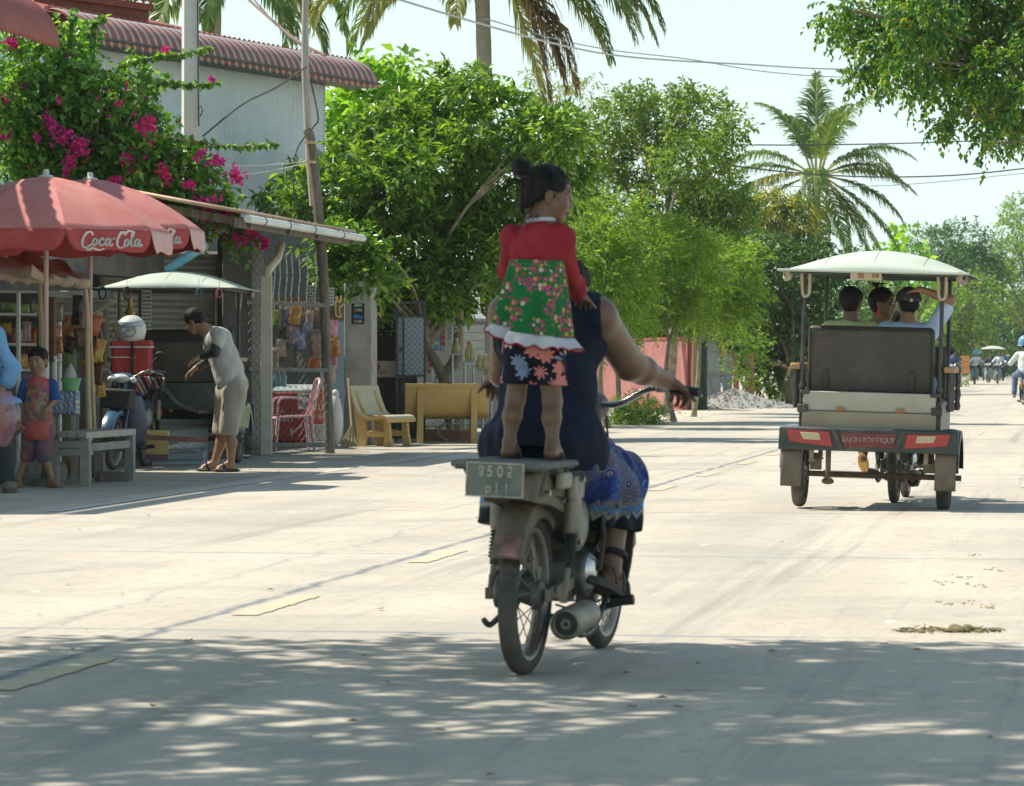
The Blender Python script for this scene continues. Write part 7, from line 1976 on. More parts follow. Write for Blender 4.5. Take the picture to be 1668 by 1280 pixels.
m = MB(); bx_ = GX(114, 32.2); zz = zt + .002
m.lathe([(0, 0), (.065, 0), (.09, .105), (.098, .115), (.094, .118), (.085, .105), (.06, .008), (0, .008)], 28, Matrix.Translation((bx_, 32.27, zz)))
o = m.build('basket', mat('green_plastic_basket', (.16, .42, .20), (.20, .48, .24), 40, .4, bump=.5, bscale=120)); tag(o, 'light green plastic basket on the patterned table cloth', 'basket')
m = MB(); m.grid(lambda u, v_: V(bx_ - .01 + math.cos(u * 2 * PI) * (.07 - .055 * v_ ** 2) * (1 + .12 * math.sin(u * 18 + v_ * 5)), 32.27 + math.sin(u * 2 * PI) * (.06 - .04 * v_ ** 2), zz + .03 + .20 * v_ + .02 * math.sin(u * 9)), 26, 12, wrap=True)
o = m.build('plastic_bag', mat('thin_white_plastic', (.56, .58, .56), (.48, .5, .49), 20, .35, Transmission_Weight=.25), solid=.002); tag(o, 'white plastic bag standing in the green basket', 'plastic bag')

# ---- plank bench, blocks beneath it
bn = thing('wooden_bench', 'grey weathered plank bench in front of the snack stall', 'bench', (GX(110, 31.15), 31.15, 0))
BO = Vector((GX(110, 31.15), 31.15, 0)); bz = .455


def BL(x, y, z): return BO + RN * x + RD * y + V(0, 0, z)


m = MB()
for i in range(4): m.box(BL(-.135 + .09 * i, .80, bz), (.082, 1.66, .048), rz)
m.build('seat_plank', WOODG, bn, bevel=.004)
m = MB(); m.box(BL(.165, .80, bz - .005), (.03, 1.64, .058), rz); m.build('edge_board', mat('pale_weathered_board', (.42, .40, .33), (.50, .47, .39), 7, .9, bump=.4, dirt=(.24, .22, .18), dscale=5), bn, bevel=.004)
m = MB()
for z in (.37, .30): m.box(BL(0, .04, z), (.37, .03, .06), rz); m.box(BL(0, 1.56, z), (.37, .03, .06), rz)
for x in (-.14, .14): m.box(BL(x, .8, .34), (.03, 1.5, .07), rz)
m.build('rail', WOODG, bn, bevel=.004)
for x, y in ((-.14, .06), (.145, .06), (-.14, 1.54), (.145, 1.54)):
    m = MB(); m.box(BL(x, y, .215), (.085, .075, .43), rz); m.build('leg', WOODG, bn, bevel=.005)
m = MB(); cyl0, cyl1 = V(GX(45, 31.9), 31.7, .10), V(GX(103, 31.9), 31.9, .10); m.tube([cyl0, cyl0.lerp(cyl1, .5), cyl1], [.11, .115, .105], 9); o = m.build('concrete_block', mat('mossy_concrete_block', (.22, .25, .19), (.32, .33, .27), 6, .95, bump=.5, dirt=(.14, .17, .11), dscale=4), bevel=.01); tag(o, 'mossy round concrete block lying under the plank bench', 'concrete block')
m = MB(); m.box(V(GX(186, 32.6), 32.6, .045), (.27, .14, .09), .1); o = m.build('timber_block', WOODP, bevel=.004); tag(o, 'short timber block lying on the ground beside the right bench leg', 'timber')
m = MB(); m.box(V(GX(112, 33), 33, .10), (.10, .09, .19), Matrix.Rotation(R(35), 3, 'Y')); b0_ = MB(); o = m.build('brick', mat('old_brick', (.24, .13, .09), (.32, .19, .13), 9, .9), bevel=.004); tag(o, 'single brick leaning on edge behind the bench leg', 'brick')
m = MB()
for i in range(9): m.ell(V(GX(128 + i * 3, 33.4), 33.4 + .05 * (i % 3), .07 + .03 * (i % 2)), (.09, .08, .09 + .02 * (i % 3)))
o = m.build('sack', mat('black_rubbish_sack', (.03, .03, .03), (.06, .058, .05), 9, .5, bump=.5)); tag(o, 'dark lumpy sack on the ground behind the right end of the bench', 'sack')
bxo = thing('striped_box', 'orange and white striped box at the far left edge', 'box', (GX(-14, 31.6), 31.6, 0))
for i, (z0, z1, c_) in enumerate(((.12, .26, 'o'), (.26, .40, 'w'), (.40, .50, 'o'), (.50, .62, 'w'))):
    m = MB(); m.box((GX(-14, 31.6), 31.6, (z0 + z1) / 2), (.24, .24, z1 - z0 - .001)); m.build('stripe_band', mat('orange_box_paint', (.50, .10, .04), (.42, .09, .04), 6, .5) if c_ == 'o' else mat('white_box_paint', (.5, .5, .47), (.42, .42, .4), 6, .5), bxo)
m = MB()
for dx in (-.09, .09): m.cyl((GX(-14, 31.6) + dx, 31.55, 0), (GX(-14, 31.6) + dx, 31.55, .12), .02)
m.build('leg', STEELG, bxo)

# ---- stone pedestal
pd = thing('stone_pillar', 'pale stone pillar with moulded classical capital behind the hanging packets', 'pillar', (GX(118, 38.6), 38.6, 0))
STONE = mat('pale_lime_stone', (.42, .40, .33), (.52, .50, .43), 5, .9, bump=.3, dirt=(.28, .22, .14), dscale=4, damt=.6)
pc = V(GX(120, 38.6), 38.6, 0)
m = MB(); m.box(pc + V(0, 0, .45), (.50, .50, .9)); m.box(pc + V(-.02, 0, .62), (.34, .34, 1.24)); m.build('shaft', CONC, pd, bevel=.01)
zc = lambda py: gz(38.6, py)
m = MB()
for y0, y1, w in ((475, 487, .98), (487, 491, .88), (508, 514, .58), (518, 523, .62), (532, 540, .50)): m.box(pc + V(0, 0, (zc(y0) + zc(y1)) / 2), (w, w, zc(y0) - zc(y1)))
for i in range(8):
    u = i / 8; w = .86 - .30 * math.sin(u * PI / 2); y0 = 491 + 17 * u; m.box(pc + V(0, 0, zc(y0 + 1.06)), (w, w, .0145))
m.box(pc + V(0, 0, (zc(514) + zc(540)) / 2), (.44, .44, zc(514) - zc(540))); m.box(pc + V(0, 0, zc(550)), (.40, .40, zc(540) - zc(560)))
m.build('capital', STONE, pd, bevel=.012)

# ---- things around the parked carriage
m = MB()
hm = thing('helmet', 'white crash helmet with a dark outline drawing resting on the red cool bag', 'helmet', W(214, 556, 36.7))
hc_ = W(214, 536, 36.7); HW = mat('white_helmet_shell', (.56, .56, .53), (.62, .61, .57), 5, .35, dirt=(.40, .37, .30), dscale=4)
m.lathe([(.118, -.125), (.135, -.10), (.152, -.03), (.150, .03), (.130, .085), (.085, .125), (.04, .142), (0, .145)], 32, Matrix.Translation(hc_) @ Matrix.Diagonal((1, 1.12, 1, 1))); m.build('shell', HW, hm, smooth=60)
m = MB(); m.grid(lambda u, v_: hc_ + V(math.sin((u - .5) * 2.0) * .150, -math.cos((u - .5) * 2.0) * .170 - .004, .02 + .055 * v_ + .02 * abs(u - .5)), 16, 3); m.build('rear_ridge', mat('bluish_helmet_band', (.36, .44, .5), (.44, .5, .54), 6, .3), hm, solid=.004)
m = MB()
dw = [[(-.07, -.05), (-.05, -.02), (-.02, -.015), (.0, .02), (.02, .035), (.03, .015), (.06, -.01), (.075, -.03), (.05, -.06), (.03, -.075)], [(-.02, -.015), (.01, -.02), (.025, .0)], [(-.06, -.075), (-.03, -.07), (-.02, -.085), (.01, -.07), (.03, -.085)], [(.075, -.03), (.06, .015), (.045, .03)]]
for l_ in dw: m.tube([hc_ + V(x * .85, -.172 + .8 * x * x + .25 * max(0, -z - .03), z) for x, z in l_], .0028, 5)
m.build('outline_drawing', INK, hm)
cb = thing('cool_bag', 'red cool bag with white stripes strapped on the parked motorcycle', 'bag', W(215, 612, 36.75)); REDB = mat('red_bag_cloth', (.40, .035, .03), (.46, .06, .05), 6, .6, bump=.2)
c_ = W(215, 585, 36.75); m = MB(); m.box(c_ + V(0, 0, -.02), (.40, .30, .29)); m.build('body', REDB, cb, bevel=.03, bseg=3)
m = MB(); m.box(c_ + V(0, 0, .15), (.42, .32, .09)); m.build('lid', REDB, cb, bevel=.025, bseg=3)
m = MB(); m.box(c_ + V(0, -.0, .125), (.424, .324, .016)); m.box(c_ + V(-.08, .0, .02), (.25, .304, .012)); m.build('stripe', mat('white_webbing', (.6, .62, .6)), cb)
m = MB(); m.box(c_ + V(0.02, 0, .02), (.03, .33, .36)); m.build('strap', BLACKR, cb)
m = MB(); m.grid(lambda u, v_: W(226 + 44 * u - 6 * v_ + 8 * v_ * math.sin(u * 5), 612 + 30 * v_ * (.55 + .45 * math.sin(u * 6 + .6)) + 3 * u, 36.2 + .05 * math.sin(u * 9) + .04 * v_), 26, 12)


def stripes(name, cols, sc, ax=0, kx=0.0):
    m_, nt, out = _nodes(name); b = NB(nt); x = b.sep(b.coord('Object')); u = b.math('MODULO', b.math('ADD', b.math('MULTIPLY', b.math('ADD', x[ax], b.math('MULTIPLY', x[2], kx)), sc), 50.0), 1.0)
    n = len(cols); c = b.ramp(u, [(i / n, cols[i]) for i in range(n)], 'CONSTANT'); p = b.pbsdf(c, .85); nt.links.new(p.outputs[0], out.inputs[0]); return m_


o = m.build('striped_cloth', stripes('striped_cloth_mat', [(.03, .04, .07), (.4, .06, .06), (.05, .05, .08), (.42, .40, .34), (.16, .06, .06), (.40, .37, .30), (.04, .05, .08)], 7, 0, .5), solid=.004); tag(o, 'striped checked cloth draped over the handlebar side of the parked carriage', 'cloth')
ms = thing('roof_sheet_stack', 'stack of grey corrugated metal sheets leaning behind the parked carriage', 'metal sheets', V(GX(290, 38.0), 38.0, 0))
for i in range(3):
    m = MB(); A_, B2 = W(236 + 6 * i, 752, 37.9 - .05 * i), W(338 - 4 * i, 742, 38.2 - .05 * i); A_.z = B2.z = 0
    m.grid(lambda u, v_: A_.lerp(B2, u) + V(0, .10 * v_, (.36 - .12 * i) * v_ + .008 * math.sin(v_ * (22 - 6 * i))) + V(.0, 0, .03 * u * v_), 6, 22); m.build('sheet', STEELG if i % 2 else mat('blue_grey_sheet', (.25, .30, .32), (.31, .36, .37), 3, .5, metal=.3, dirt=(.2, .18, .14), dscale=3), ms, smooth=50)
bm_ = thing('fringed_mat', 'yellow bamboo mat with dark fringe rolled on a bar under the parked carriage', 'mat', W(256, 748, 36.6))
m = MB()
for i in range(14): m.box(W(238 + 2.7 * i, 724, 36.6), (.016, .02, .26))
for i in range(10): m.ell(W(237 + 4 * i, 706, 36.55), (.022, .03, .035))
m.build('cane', mat('yellow_cane', (.52, .40, .14), (.58, .48, .22), 12, .7), bm_)
m = MB()
for i in range(14): m.tube([W(238 + 2.7 * i, 740, 36.55), W(237 + 2.7 * i, 750, 36.55)], .008, 5)
m.build('fringe', mat('purple_fringe', (.12, .06, .09), (.2, .12, .14), 20, .8), bm_)
m = MB(); m.bar(W(234, 712, 36.1), W(338, 717, 36.2), .03, .05); o = m.build('foot_rail', mat('maroon_bar', (.10, .045, .035), (.16, .09, .07), 7, .6)); tag(o, 'dark red brown bar low in front of the leaning metal sheets', 'rail')
m = MB(); m.box(W(394, 678, 36.4), (.16, .02, .22), Matrix.Rotation(R(8), 3, 'Y')); o = m.build('green_panel', mat('pale_green_panel', (.42, .46, .33), (.20, .32, .14), 6, .4)); tag(o, 'pale green painted panel standing behind the bending man', 'panel')
gt = thing('gold_ornament', 'gilded spire ornament seen above the white helmet', 'ornament', W(212, 560, 39.6))
m = MB(); q_ = W(212, 520, 39.6); m.lathe([(.14, -.3), (.12, -.12), (.07, -.08), (.09, -.02), (.05, .03), (.06, .08), (.025, .14), (.03, .19), (.01, .25), (0, .33)], 14, Matrix.Translation(q_)); m.build('spire', mat('gilt', (.50, .34, .07), (.36, .24, .06), 12, .4, metal=.5), gt)
m = MB(); rg = np.random.default_rng(8)
for i in range(26): p = q_ + V(rg.uniform(-.2, .17), -.12, rg.uniform(-.25, .12)); m.ell(p, (.022, .015, .026), None, 6, 5)
m.build('yellow_blossoms', mat('yellow_petals', (.55, .38, .05), (.6, .46, .1), 12, .7), gt)

# ---- shop goods behind the wire fence
fz = thing('chest_freezer', 'red chest freezer with white lettering and glass lid behind the wire fence', 'freezer', V(GX(476, 44.6), 44.6, 0))
REDF = mat('freezer_red', (.30, .035, .03), (.36, .05, .04), 3, .5, dirt=(.2, .05, .04), dscale=3)
c_ = V(GX(476, 44.9), 44.9, 0); m = MB(); m.box(c_ + V(0, 0, .40), (.56, .60, .62)); m.box(c_ + V(0, 0, .05), (.5, .55, .09)); m.build('cabinet', REDF, fz, bevel=.02)
m = MB(); m.box(c_ + V(0, .02, .745), (.57, .61, .06), Matrix.Rotation(R(6), 3, 'X')); m.build('lid', mat('pale_lid', (.40, .46, .45), (.48, .53, .51), 5, .25), fz, bevel=.02)
m = MB(); m.box(c_ + V(.18, -.303, .60), (.18, .006, .20)); lg = m.build('logo_panel', PAPER, fz)
m = MB()
for r_ in (.07, .04): m.tube([c_ + V(.18 + r_ * math.cos(a), -.308, .60 + r_ * math.sin(a)) for a in np.linspace(.4, 5.6, 20)], .008, 5)
m.build('spiral_logo', mat('logo_teal', (.07, .16, .17)), lg)
lettering('ការ៉េម', .16, face_M(c_ + V(-.08, -.304, .39), (1, 0, 0), (0, 0, 1)), mat('freezer_white', (.6, .58, .55)), fz)
m = MB(); m.bar(c_ + V(.02, -.306, .20), c_ + V(.14, -.306, .30), .025, .008, (0, 1, 0)); m.bar(c_ + V(.01, -.306, .26), c_ + V(.01, -.306, .16), .025, .008, (0, 1, 0)); m.build('arrow_mark', mat('freezer_white', (.6, .58, .55)), fz)


def plastic_chair(label, loc, rz_):
    t = thing('plastic_chair', label, 'chair', loc, rz_); P = mat('dusty_pink_plastic', (.58, .36, .40), (.62, .42, .45), 4, .4, dirt=(.42, .32, .3), dscale=4)
    m = MB(); m.grid(lambda u, v_: V((u - .5) * .44, -.22 + .44 * v_, .43 - .02 * math.cos((u - .5) * PI) + .02 * (v_ - .5)), 8, 8); m.build('seat', P, t, local=True, solid=.012)
    m = MB()
    for i in range(5): x = -.15 + .075 * i; m.tube(spline([V(x * .95, .20, .44), V(x, .25, .62), V(x * .8, .30, .82)], 4), .016, 6, flat=.4)
    m.tube(spline([V(-.21, .2, .43), V(-.22, .26, .65), V(-.17, .31, .84), V(0, .325, .88), V(.17, .31, .84), V(.22, .26, .65), V(.21, .2, .43)], 5), .020, 7); m.build('backrest', P, t, local=True)
    for s in (-1, 1):
        m = MB(); m.tube(spline([V(s * .23, .24, .62), V(s * .26, .05, .65), V(s * .25, -.18, .64), V(s * .23, -.22, .45)], 5), .018, 6); m.build('armrest', P, t, local=True)
        for y in (-.2, .2): m = MB(); m.tube([V(s * .20, y, .43), V(s * .235, y * 1.2, 0)], [.026, .018], 7); m.build('leg', P, t, local=True)
    return t


plastic_chair('pink plastic armchair behind the wire fence beside the red freezer', V(GX(476, 43.3), 43.3, 0), R(-78))
sg = thing('standing_sign', 'red standing sign with white lettering right of the pink plastic chair', 'sign', V(GX(516, 44.0), 44.0, 0))
c_ = V(GX(516, 44.0), 44.0, .42); m = MB(); m.prism([(-.12, -.36), (.12, -.36), (.12, .28), (.06, .34), (-.04, .33), (-.12, .24)], .03, Matrix.Translation(c_)); m.build('panel', mat('sign_red', (.44, .07, .04), (.5, .12, .06), 4, .5), sg)
SGW = mat('sign_white', (.6, .6, .58)); m = MB(); m.box(c_ + V(0, -.017, -.22), (.22, .006, .24)); wpn = m.build('white_field', SGW, sg)
m = MB(); rg_ = random.Random(4)
for i in range(9):
    x = -.10
    while x < .09: l_ = rg_.uniform(.012, .03); m.box(c_ + V(x + l_ / 2, -.021, -.125 - .022 * i), (l_, .003, .010)); x += l_ + .008
m.build('print_lines', INK, wpn)
lettering('កាប់', .13, face_M(c_ + V(-.01, -.018, .11), (1, 0, 0), (0, 0, 1)), SGW, sg); lettering('១ ៥', .09, face_M(c_ + V(0, -.018, .0), (1, 0, 0), (0, 0, 1)), SGW, sg)
m = MB(); m.ell(V(GX(545, 45.2), 45.2, .34), (.11, .12, .35)); m.ell(V(GX(546, 45.2), 45.2, .68), (.05, .05, .06)); o = m.build('sack', mat('white_sack', (.5, .5, .48), (.58, .58, .55), 8, .8, bump=.5)); tag(o, 'tall white sack standing between the wooden pole and the concrete pillar', 'sack')
br = thing('broom', 'straw broom leaning against the concrete pillar', 'broom', V(GX(572, 45.4), 45.4, 0))
m = MB(); m.tube([W(567, 616, 45.6), W(573, 700, 45.35)], .013, 7); m.build('handle', BAMBOO, br)
m = MB()
for i in range(26): a = (i - 13) / 13; m.tube([W(573, 692, 45.35), W(573 + a * 9 - 3, 712, 45.3), V(GX(573 + a * 15 - 4, 45.3), 45.25 + .05 * math.sin(i), .01)], [.008, .007, .004], 4)
m.build('bristles', mat('straw', (.30, .24, .12), (.4, .32, .18), 12, .9), br, clean=False)
packets([(452, 520, 16, 30, 'green', 4), (470, 512, 22, 26, 'blue', -12), (484, 512, 20, 30, 'yellow', 10), (462, 540, 20, 24, 'dark', 0), (478, 545, 24, 26, 'silver', 20), (488, 555, 18, 26, 'blue', -8), (458, 566, 16, 28, 'clear', 0), (505, 525, 14, 40, 'silver', 4), (511, 560, 22, 44, 'brown', -6), (500, 545, 12, 36, 'blue', 4), (516, 585, 20, 36, 'orange', 8), (448, 585, 14, 40, 'clear', 0), (486, 585, 14, 40, 'dark', 0), (542, 540, 20, 36, 'pink', 5), (544, 565, 18, 30, 'red', -6), (544, 590, 14, 30, 'pink', 0), (468, 575, 14, 30, 'dark', 5), (541, 610, 12, 30, 'clear', 0)], 44.6,
        ['at the left end behind the fence', 'topmost in the bunch behind the fence', 'fanned out at the top of the bunch', 'dangling under the blue one', 'in the middle of the fenced bunch', 'at the lower right of the fenced bunch', 'low at the left behind the downpipe', 'narrow one left of the wooden pole', 'large one just left of the wooden pole', 'narrow one beside the large brown one', 'lowest left of the wooden pole', 'hanging over the freezer at the left', 'hanging over the freezer in the middle', 'topmost right of the wooden pole', 'in the middle right of the wooden pole', 'lower right of the wooden pole', 'between the two low ones over the freezer', 'lowest right of the wooden pole'], 'snack packets hanging in the shop')
for i, px in enumerate((446, 455, 466, 475, 487, 500, 514)):
    m = MB(); m.tube([W(px, 412, 44.6), W(px + 2, 450, 44.6), W(px - 1, 480, 44.6), W(px + 1, 505, 44.6)], .008, 5)
    o = m.build('hanging_string', mat('pale_string', (.36, .38, .36)), clean=False); tag(o, 'pale string hanging from the shop roof above the snack packets', 'string', 'strings hanging in the shop')
for i, (px, col) in enumerate(((449, (.25, .38, .42)), (456, (.30, .42, .44)), (463, (.22, .33, .4)))):
    m = MB(); m.lathe([(0, 0), (.03, 0), (.033, .02), (.033, .14), (.015, .19), (.013, .22), (0, .22)], 12, Matrix.Translation(V(GX(px, 45.0), 45.0, .77))); o = m.build('water_bottle', mat('blue_bottle', col, rough=.15, Transmission_Weight=.4), smooth=60); tag(o, 'blue tinted water bottle on the chest freezer lid', 'bottle', 'water bottles on the freezer')

# ---- doorway, door and emblem board behind the benches
dw_ = thing('shop_annexe', 'doorway, its inner shade painted on a dark slab, with emblem board behind the concrete bench', 'shop', V(GX(640, 49), 49, 0))
m = MB(); m.box(V(GX(632, 50.6), 50.8, 1.2), (.82, .1, 2.4)); m.box(V(GX(608, 48.4), 48.4, 1.2), (.10, .25, 2.4)); m.build('wall', mat('doorway_shade_black', (.035, .03, .028), (.06, .05, .045), 3, .9), dw_)  # near-black slab and jamb: the shade inside the doorway is put into their colour
m = MB(); m.box(W(627, 601, 48.9), (.36, .03, .22)); eb = m.build('emblem_board', mat('beige_board', (.38, .33, .24), (.44, .38, .28), 5, .8), dw_)
m = MB(); m.lathe([(0, 0), (.045, 0), (.05, .004), (.05, .01), (0, .01)], 18, Matrix.Translation(W(614, 597, 48.86)) @ Matrix.Rotation(R(90), 4, 'X')); m.build('emblem', mat('emblem_red', (.36, .05, .05)), eb)
lettering('HMER', .075, face_M(W(618, 607, 48.86), (1, 0, 0), (0, 0, 1)), mat('emblem_ink', (.28, .06, .05)), eb)
m = MB()
for i in range(9): m.box(W(610 + i * 5, 533 + 6 * (i % 3), 49.4), (.05, .02, .015))
m.build('shelf_goods', mat('dim_goods', (.2, .2, .18), (.3, .24, .15), 9), dw_)
dd = thing('mesh_door', 'pale blue door behind chain link mesh beside the dark doorway', 'door', V(GX(670, 48.6), 48.6, 0))
m = MB(); m.box(W(669, 565, 48.75) , (.36, .03, .80)); m.build('door_panel', mat('pale_blue_door', (.36, .44, .50), (.42, .49, .54), 3, .6), dd)
m = MB(); c_ = V(GX(669, 48.6), 48.6, 0)
for dx in (-.19, -.1, .19): m.box(c_ + V(dx, 0, .95), (.03, .03, 1.9))
for z in (.05, .9, 1.9): m.box(c_ + V(0, 0, z), (.40, .026, .03))
m.build('door_frame', STEELD, dd)
m = MB()
for i in range(-18, 6):
    for s_ in (1, -1):
        x0 = i * .08 if s_ > 0 else i * .08 + 1.84
        ta, tb_ = sorted(((0 - x0) / (s_ * 1.84), (.37 - x0) / (s_ * 1.84))); ta, tb_ = max(0, ta), min(1, tb_)
        if tb_ > ta: m.bar(c_ + V(-.185 + x0 + s_ * 1.84 * ta, -.012, .05 + 1.84 * ta), c_ + V(-.185 + x0 + s_ * 1.84 * tb_, -.012, .05 + 1.84 * tb_), .006, .006)
m.build('wire_mesh', WIRE, dd, clean=False)
m = MB(); m.box(W(653, 569, 48.55), (.05, .03, .06)); m.build('lock', STEELD, dd)


# ---- concrete benches
YEL = mat('yellow_bench_paint', (.42, .29, .10), (.48, .35, .14), 3, .7, bump=.2, dirt=(.30, .21, .08), dscale=3, damt=.6); TERR = mat('worn_terrazzo_seat', (.42, .38, .27), (.48, .44, .34), 14, .8, bump=.3, bscale=50, dirt=(.34, .29, .18), dscale=4)


def concrete_bench(label, loc, rz_, scale_=(1, 1, 1)):
    t = thing('concrete_bench', label, 'bench', loc, rz_, 'yellow concrete benches under the forked tree'); t.scale = scale_
    prof = spline([(-.36, .80), (-.33, .70), (-.27, .56), (-.20, .45), (-.08, .395), (.06, .40), (.18, .415), (.27, .40), (.295, .36)], 4)
    prof = [(p.x, p.y) for p in [Vector((a[0], a[1])) for a in prof]] if False else [(p[0], p[1]) for p in prof]
    up = prof; lo = [(y - .012, z - .045) for y, z in prof][::-1]
    m = MB(); m.grid(lambda u, v_: V((u - .5) * 1.12, *up[min(len(up) - 1, int(round(v_ * (len(up) - 1))))]), 6, len(up) - 1); m.build('seat', TERR, t, local=True)
    m = MB()
    Mx = Matrix.Rotation(R(90), 4, 'Z')
    m.grid(lambda u, v_: V((u - .5) * 1.12, *lo[min(len(lo) - 1, int(round(v_ * (len(lo) - 1))))]), 6, len(lo) - 1)
    for x in (-.56, .56):
        for i in range(len(up) - 1): m.face([V(x, *up[i]), V(x, *up[i + 1]), V(x, *lo[len(lo) - 2 - i]), V(x, *lo[len(lo) - 1 - i])])
    m.box((0, -.372, .775), (1.12, .03, .05)); m.box((0, .29, .345), (1.12, .03, .05)); m.build('back_shell', YEL, t, local=True, bevel=.004)
    for s in (-1, 1):
        m = MB(); x = s * .36
        for p in ([(-.30, 0), (-.17, 0), (-.15, .14), (-.16, .44), (-.26, .58), (-.34, .74), (-.375, .74), (-.36, .5), (-.33, .3)], [(.18, 0), (.31, 0), (.27, .16), (.25, .36), (.15, .36), (.16, .2)], [(-.2, .13), (.2, .13), (.19, .19), (0, .22), (-.18, .19)], [(-.2, .34), (.24, .34), (.24, .40), (-.2, .42)]):
            m.prism([(y, z) for y, z in p], .085, Matrix.Translation((x, 0, 0)) @ Mx)
        m.build('leg', YEL, t, local=True, bevel=.006)
    return t


concrete_bench('yellow concrete bench seen from its end beside the concrete pillar', V(GX(626, 45.9), 46.0, 0), R(-112), (.80, .80, .98))
concrete_bench('yellow concrete bench seen from behind in front of the forked tree', V(GX(727, 47.6), 47.9, 0), R(2))
m = MB()
for x0, x1 in ((690, 765),): m.box(V(GX((x0 + x1) / 2, 49.2), 49.2, .08), (.66, .9, .16))
o = m.build('planter', mat('red_brick_planter', (.26, .10, .07), (.32, .15, .1), 9, .9), bevel=.01); tag(o, 'low red planter around the foot of the forked tree', 'planter')
shrub('small plants growing in the red planter under the bench', 728, 700, 48.7, [(700, 703, 7), (715, 704, 7), (735, 703, 8), (752, 704, 7)], L_FEATHER, 86, 900, .05, .02, nm='potted_plants', cat='plants')

# ---- bottle rack and bottles
rk = thing('bottle_rack', 'stepped grey steel rack holding bottles right of the forked tree', 'rack', V(GX(775, 49.6), 49.6, 0))
m = MB()
rows_ = [(737, 577), (757, 589), (771, 601), (786, 612), (800, 625)]
for i, (px, py) in enumerate(rows_):
    for Y in (49.3, 49.9): m.cyl(W(px, py, Y), (GX(px, Y), Y, 0), .018, n=8)
    for Y in (49.3, 49.9): m.cyl(W(px, py, Y), W(px + 16, py, Y), .016, n=8)
    m.cyl(W(px, py, 49.3), W(px, py, 49.9), .014, n=8); m.box(W(px + 8, py + 1, 49.6), (.13, .6, .012))
for py in (640, 668, 690, 708): m.cyl(W(737, py, 49.3), W(815, py, 49.3), .014, n=8)
m.build('rack_frame', STEELG, rk)
BOT = mat('amber_petrol', (.50, .40, .16), (.56, .48, .24), 5, .15, Transmission_Weight=.35)
for i, (px, py) in enumerate(((763, 588), (781, 600), (790, 601), (768, 588), (795, 611), (744, 576))):
    bt_ = thing('bottle', ['tall bottle with a red cap', 'squat bottle of yellow petrol', 'second squat bottle of yellow petrol', 'bottle behind the red capped one', 'low bottle at the right end', 'bottle on the highest step'][i] + ' standing on the grey steel rack', 'bottle', W(px, py, 49.5), group='petrol bottles on the rack')
    m = MB(); s_ = 1.25 if i in (0, 3) else 1; m.lathe([(0, 0), (.045, 0), (.05, .02), (.05, .11 * s_), (.02, .16 * s_), (.018, .19 * s_), (0, .19 * s_)], 14, Matrix.Translation(W(px, py, 49.5))); m.build('glass', BOT, bt_, smooth=60)
    m = MB(); m.cyl(W(px, py, 49.5) + V(0, 0, .185 * s_), W(px, py, 49.5) + V(0, 0, .215 * s_), .021); m.build('cap', mat('red_cap', (.5, .05, .04)) if i in (0, 4) else mat('pale_cap', (.5, .47, .4)), bt_)


# ---- banners, parasol and stall behind the tree
def banner(px0, px1, y0, y1, Y, col, label, marks, mc):
    m = MB(); c_ = (W(px0, y0, Y) + W(px1, y1, Y)) / 2; w = (px1 - px0) * Y / F; h = (y1 - y0) * Y / F
    m.grid(lambda u, v_: c_ + V((u - .5) * w, .02 * math.sin(v_ * 5 + px0), (v_ - .5) * h), 4, 12); o = m.build('banner', mat('banner_' + label.split()[0], col, tuple(x * .85 for x in col), 3, .6), solid=.01); tag(o, label, 'banner')
    m = MB(); rg_ = random.Random(px0)
    for i in range(marks):
        z = h * (.42 - .84 * i / marks); m.box(c_ + V(rg_.uniform(-.1, .1) * w, -.03, z), (w * rg_.uniform(.3, .62), .012, h / marks * .5)); m.box(c_ + V(rg_.uniform(-.2, .2) * w, -.032, z), (w * .12, .012, h / marks * .75))
    m.build('lettering', mc, o)


LR = mat('banner_red_ink', (.48, .07, .05)); LW = mat('banner_white_ink', (.6, .62, .62))
banner(693, 707, 522, 622, 52.5, (.58, .58, .55), 'white vertical banner with red lettering left of the tree fork', 9, LR)
banner(702, 716, 524, 570, 53.5, (.10, .26, .46), 'blue vertical banner with pale lettering behind the tree fork', 5, LW)
banner(717, 728, 528, 572, 53.8, (.40, .38, .36), 'grey vertical banner with red lettering right of the blue one', 4, LR)
banner(730, 738, 524, 560, 53.4, (.50, .52, .52), 'pale narrow banner beside the right arm of the fork', 4, mat('banner_grey_ink', (.25, .27, .3)))
banner(706, 720, 590, 624, 52.8, (.5, .5, .48), 'small lower white banner by the trunk', 4, mat('banner_blue_ink', (.15, .2, .3)))
ps = thing('parasol', 'small red parasol behind the arms of the forked tree', 'parasol', V(GX(693, 54), 54, 0))
m = MB(); c_ = W(693, 497, 54)
m.grid(lambda u, v_: c_ + V(math.cos(u * 2 * PI) * .42 * v_ * (1 - .1 * abs(math.sin(u * 4 * 2 * PI / 2))), math.sin(u * 2 * PI) * .42 * v_, -.24 * v_ ** 1.3), 32, 6, wrap=True); m.build('canopy', mat('pink_red_canvas', (.50, .10, .10), (.56, .2, .18), 4, .8), ps)
m = MB(); m.cyl(c_, (c_.x, c_.y, 0), .018); m.build('pole', STEELG, ps)
m = MB(); m.grid(lambda u, v_: W(636 + 24 * u, 500 + 6 * math.sin(u * 3) + 16 * v_ * math.sin(PI * (.25 + .6 * u)), 49.2 + .08 * math.sin(v_ * 3)), 10, 6); o = m.build('bunting', mat('blue_white_bunting', (.10, .26, .42), (.55, .52, .42), 5, .7), solid=.006); tag(o, 'blue and cream cloth bunting over the mesh door', 'bunting')
m = MB(); m.box(W(796, 497, 56), (.24, .04, .16)); o = m.build('yellow_board', mat('bright_yellow_board', (.62, .54, .12), (.68, .6, .2), 5, .6)); tag(o, 'bright yellow board behind the child left of the flowered skirt', 'board')
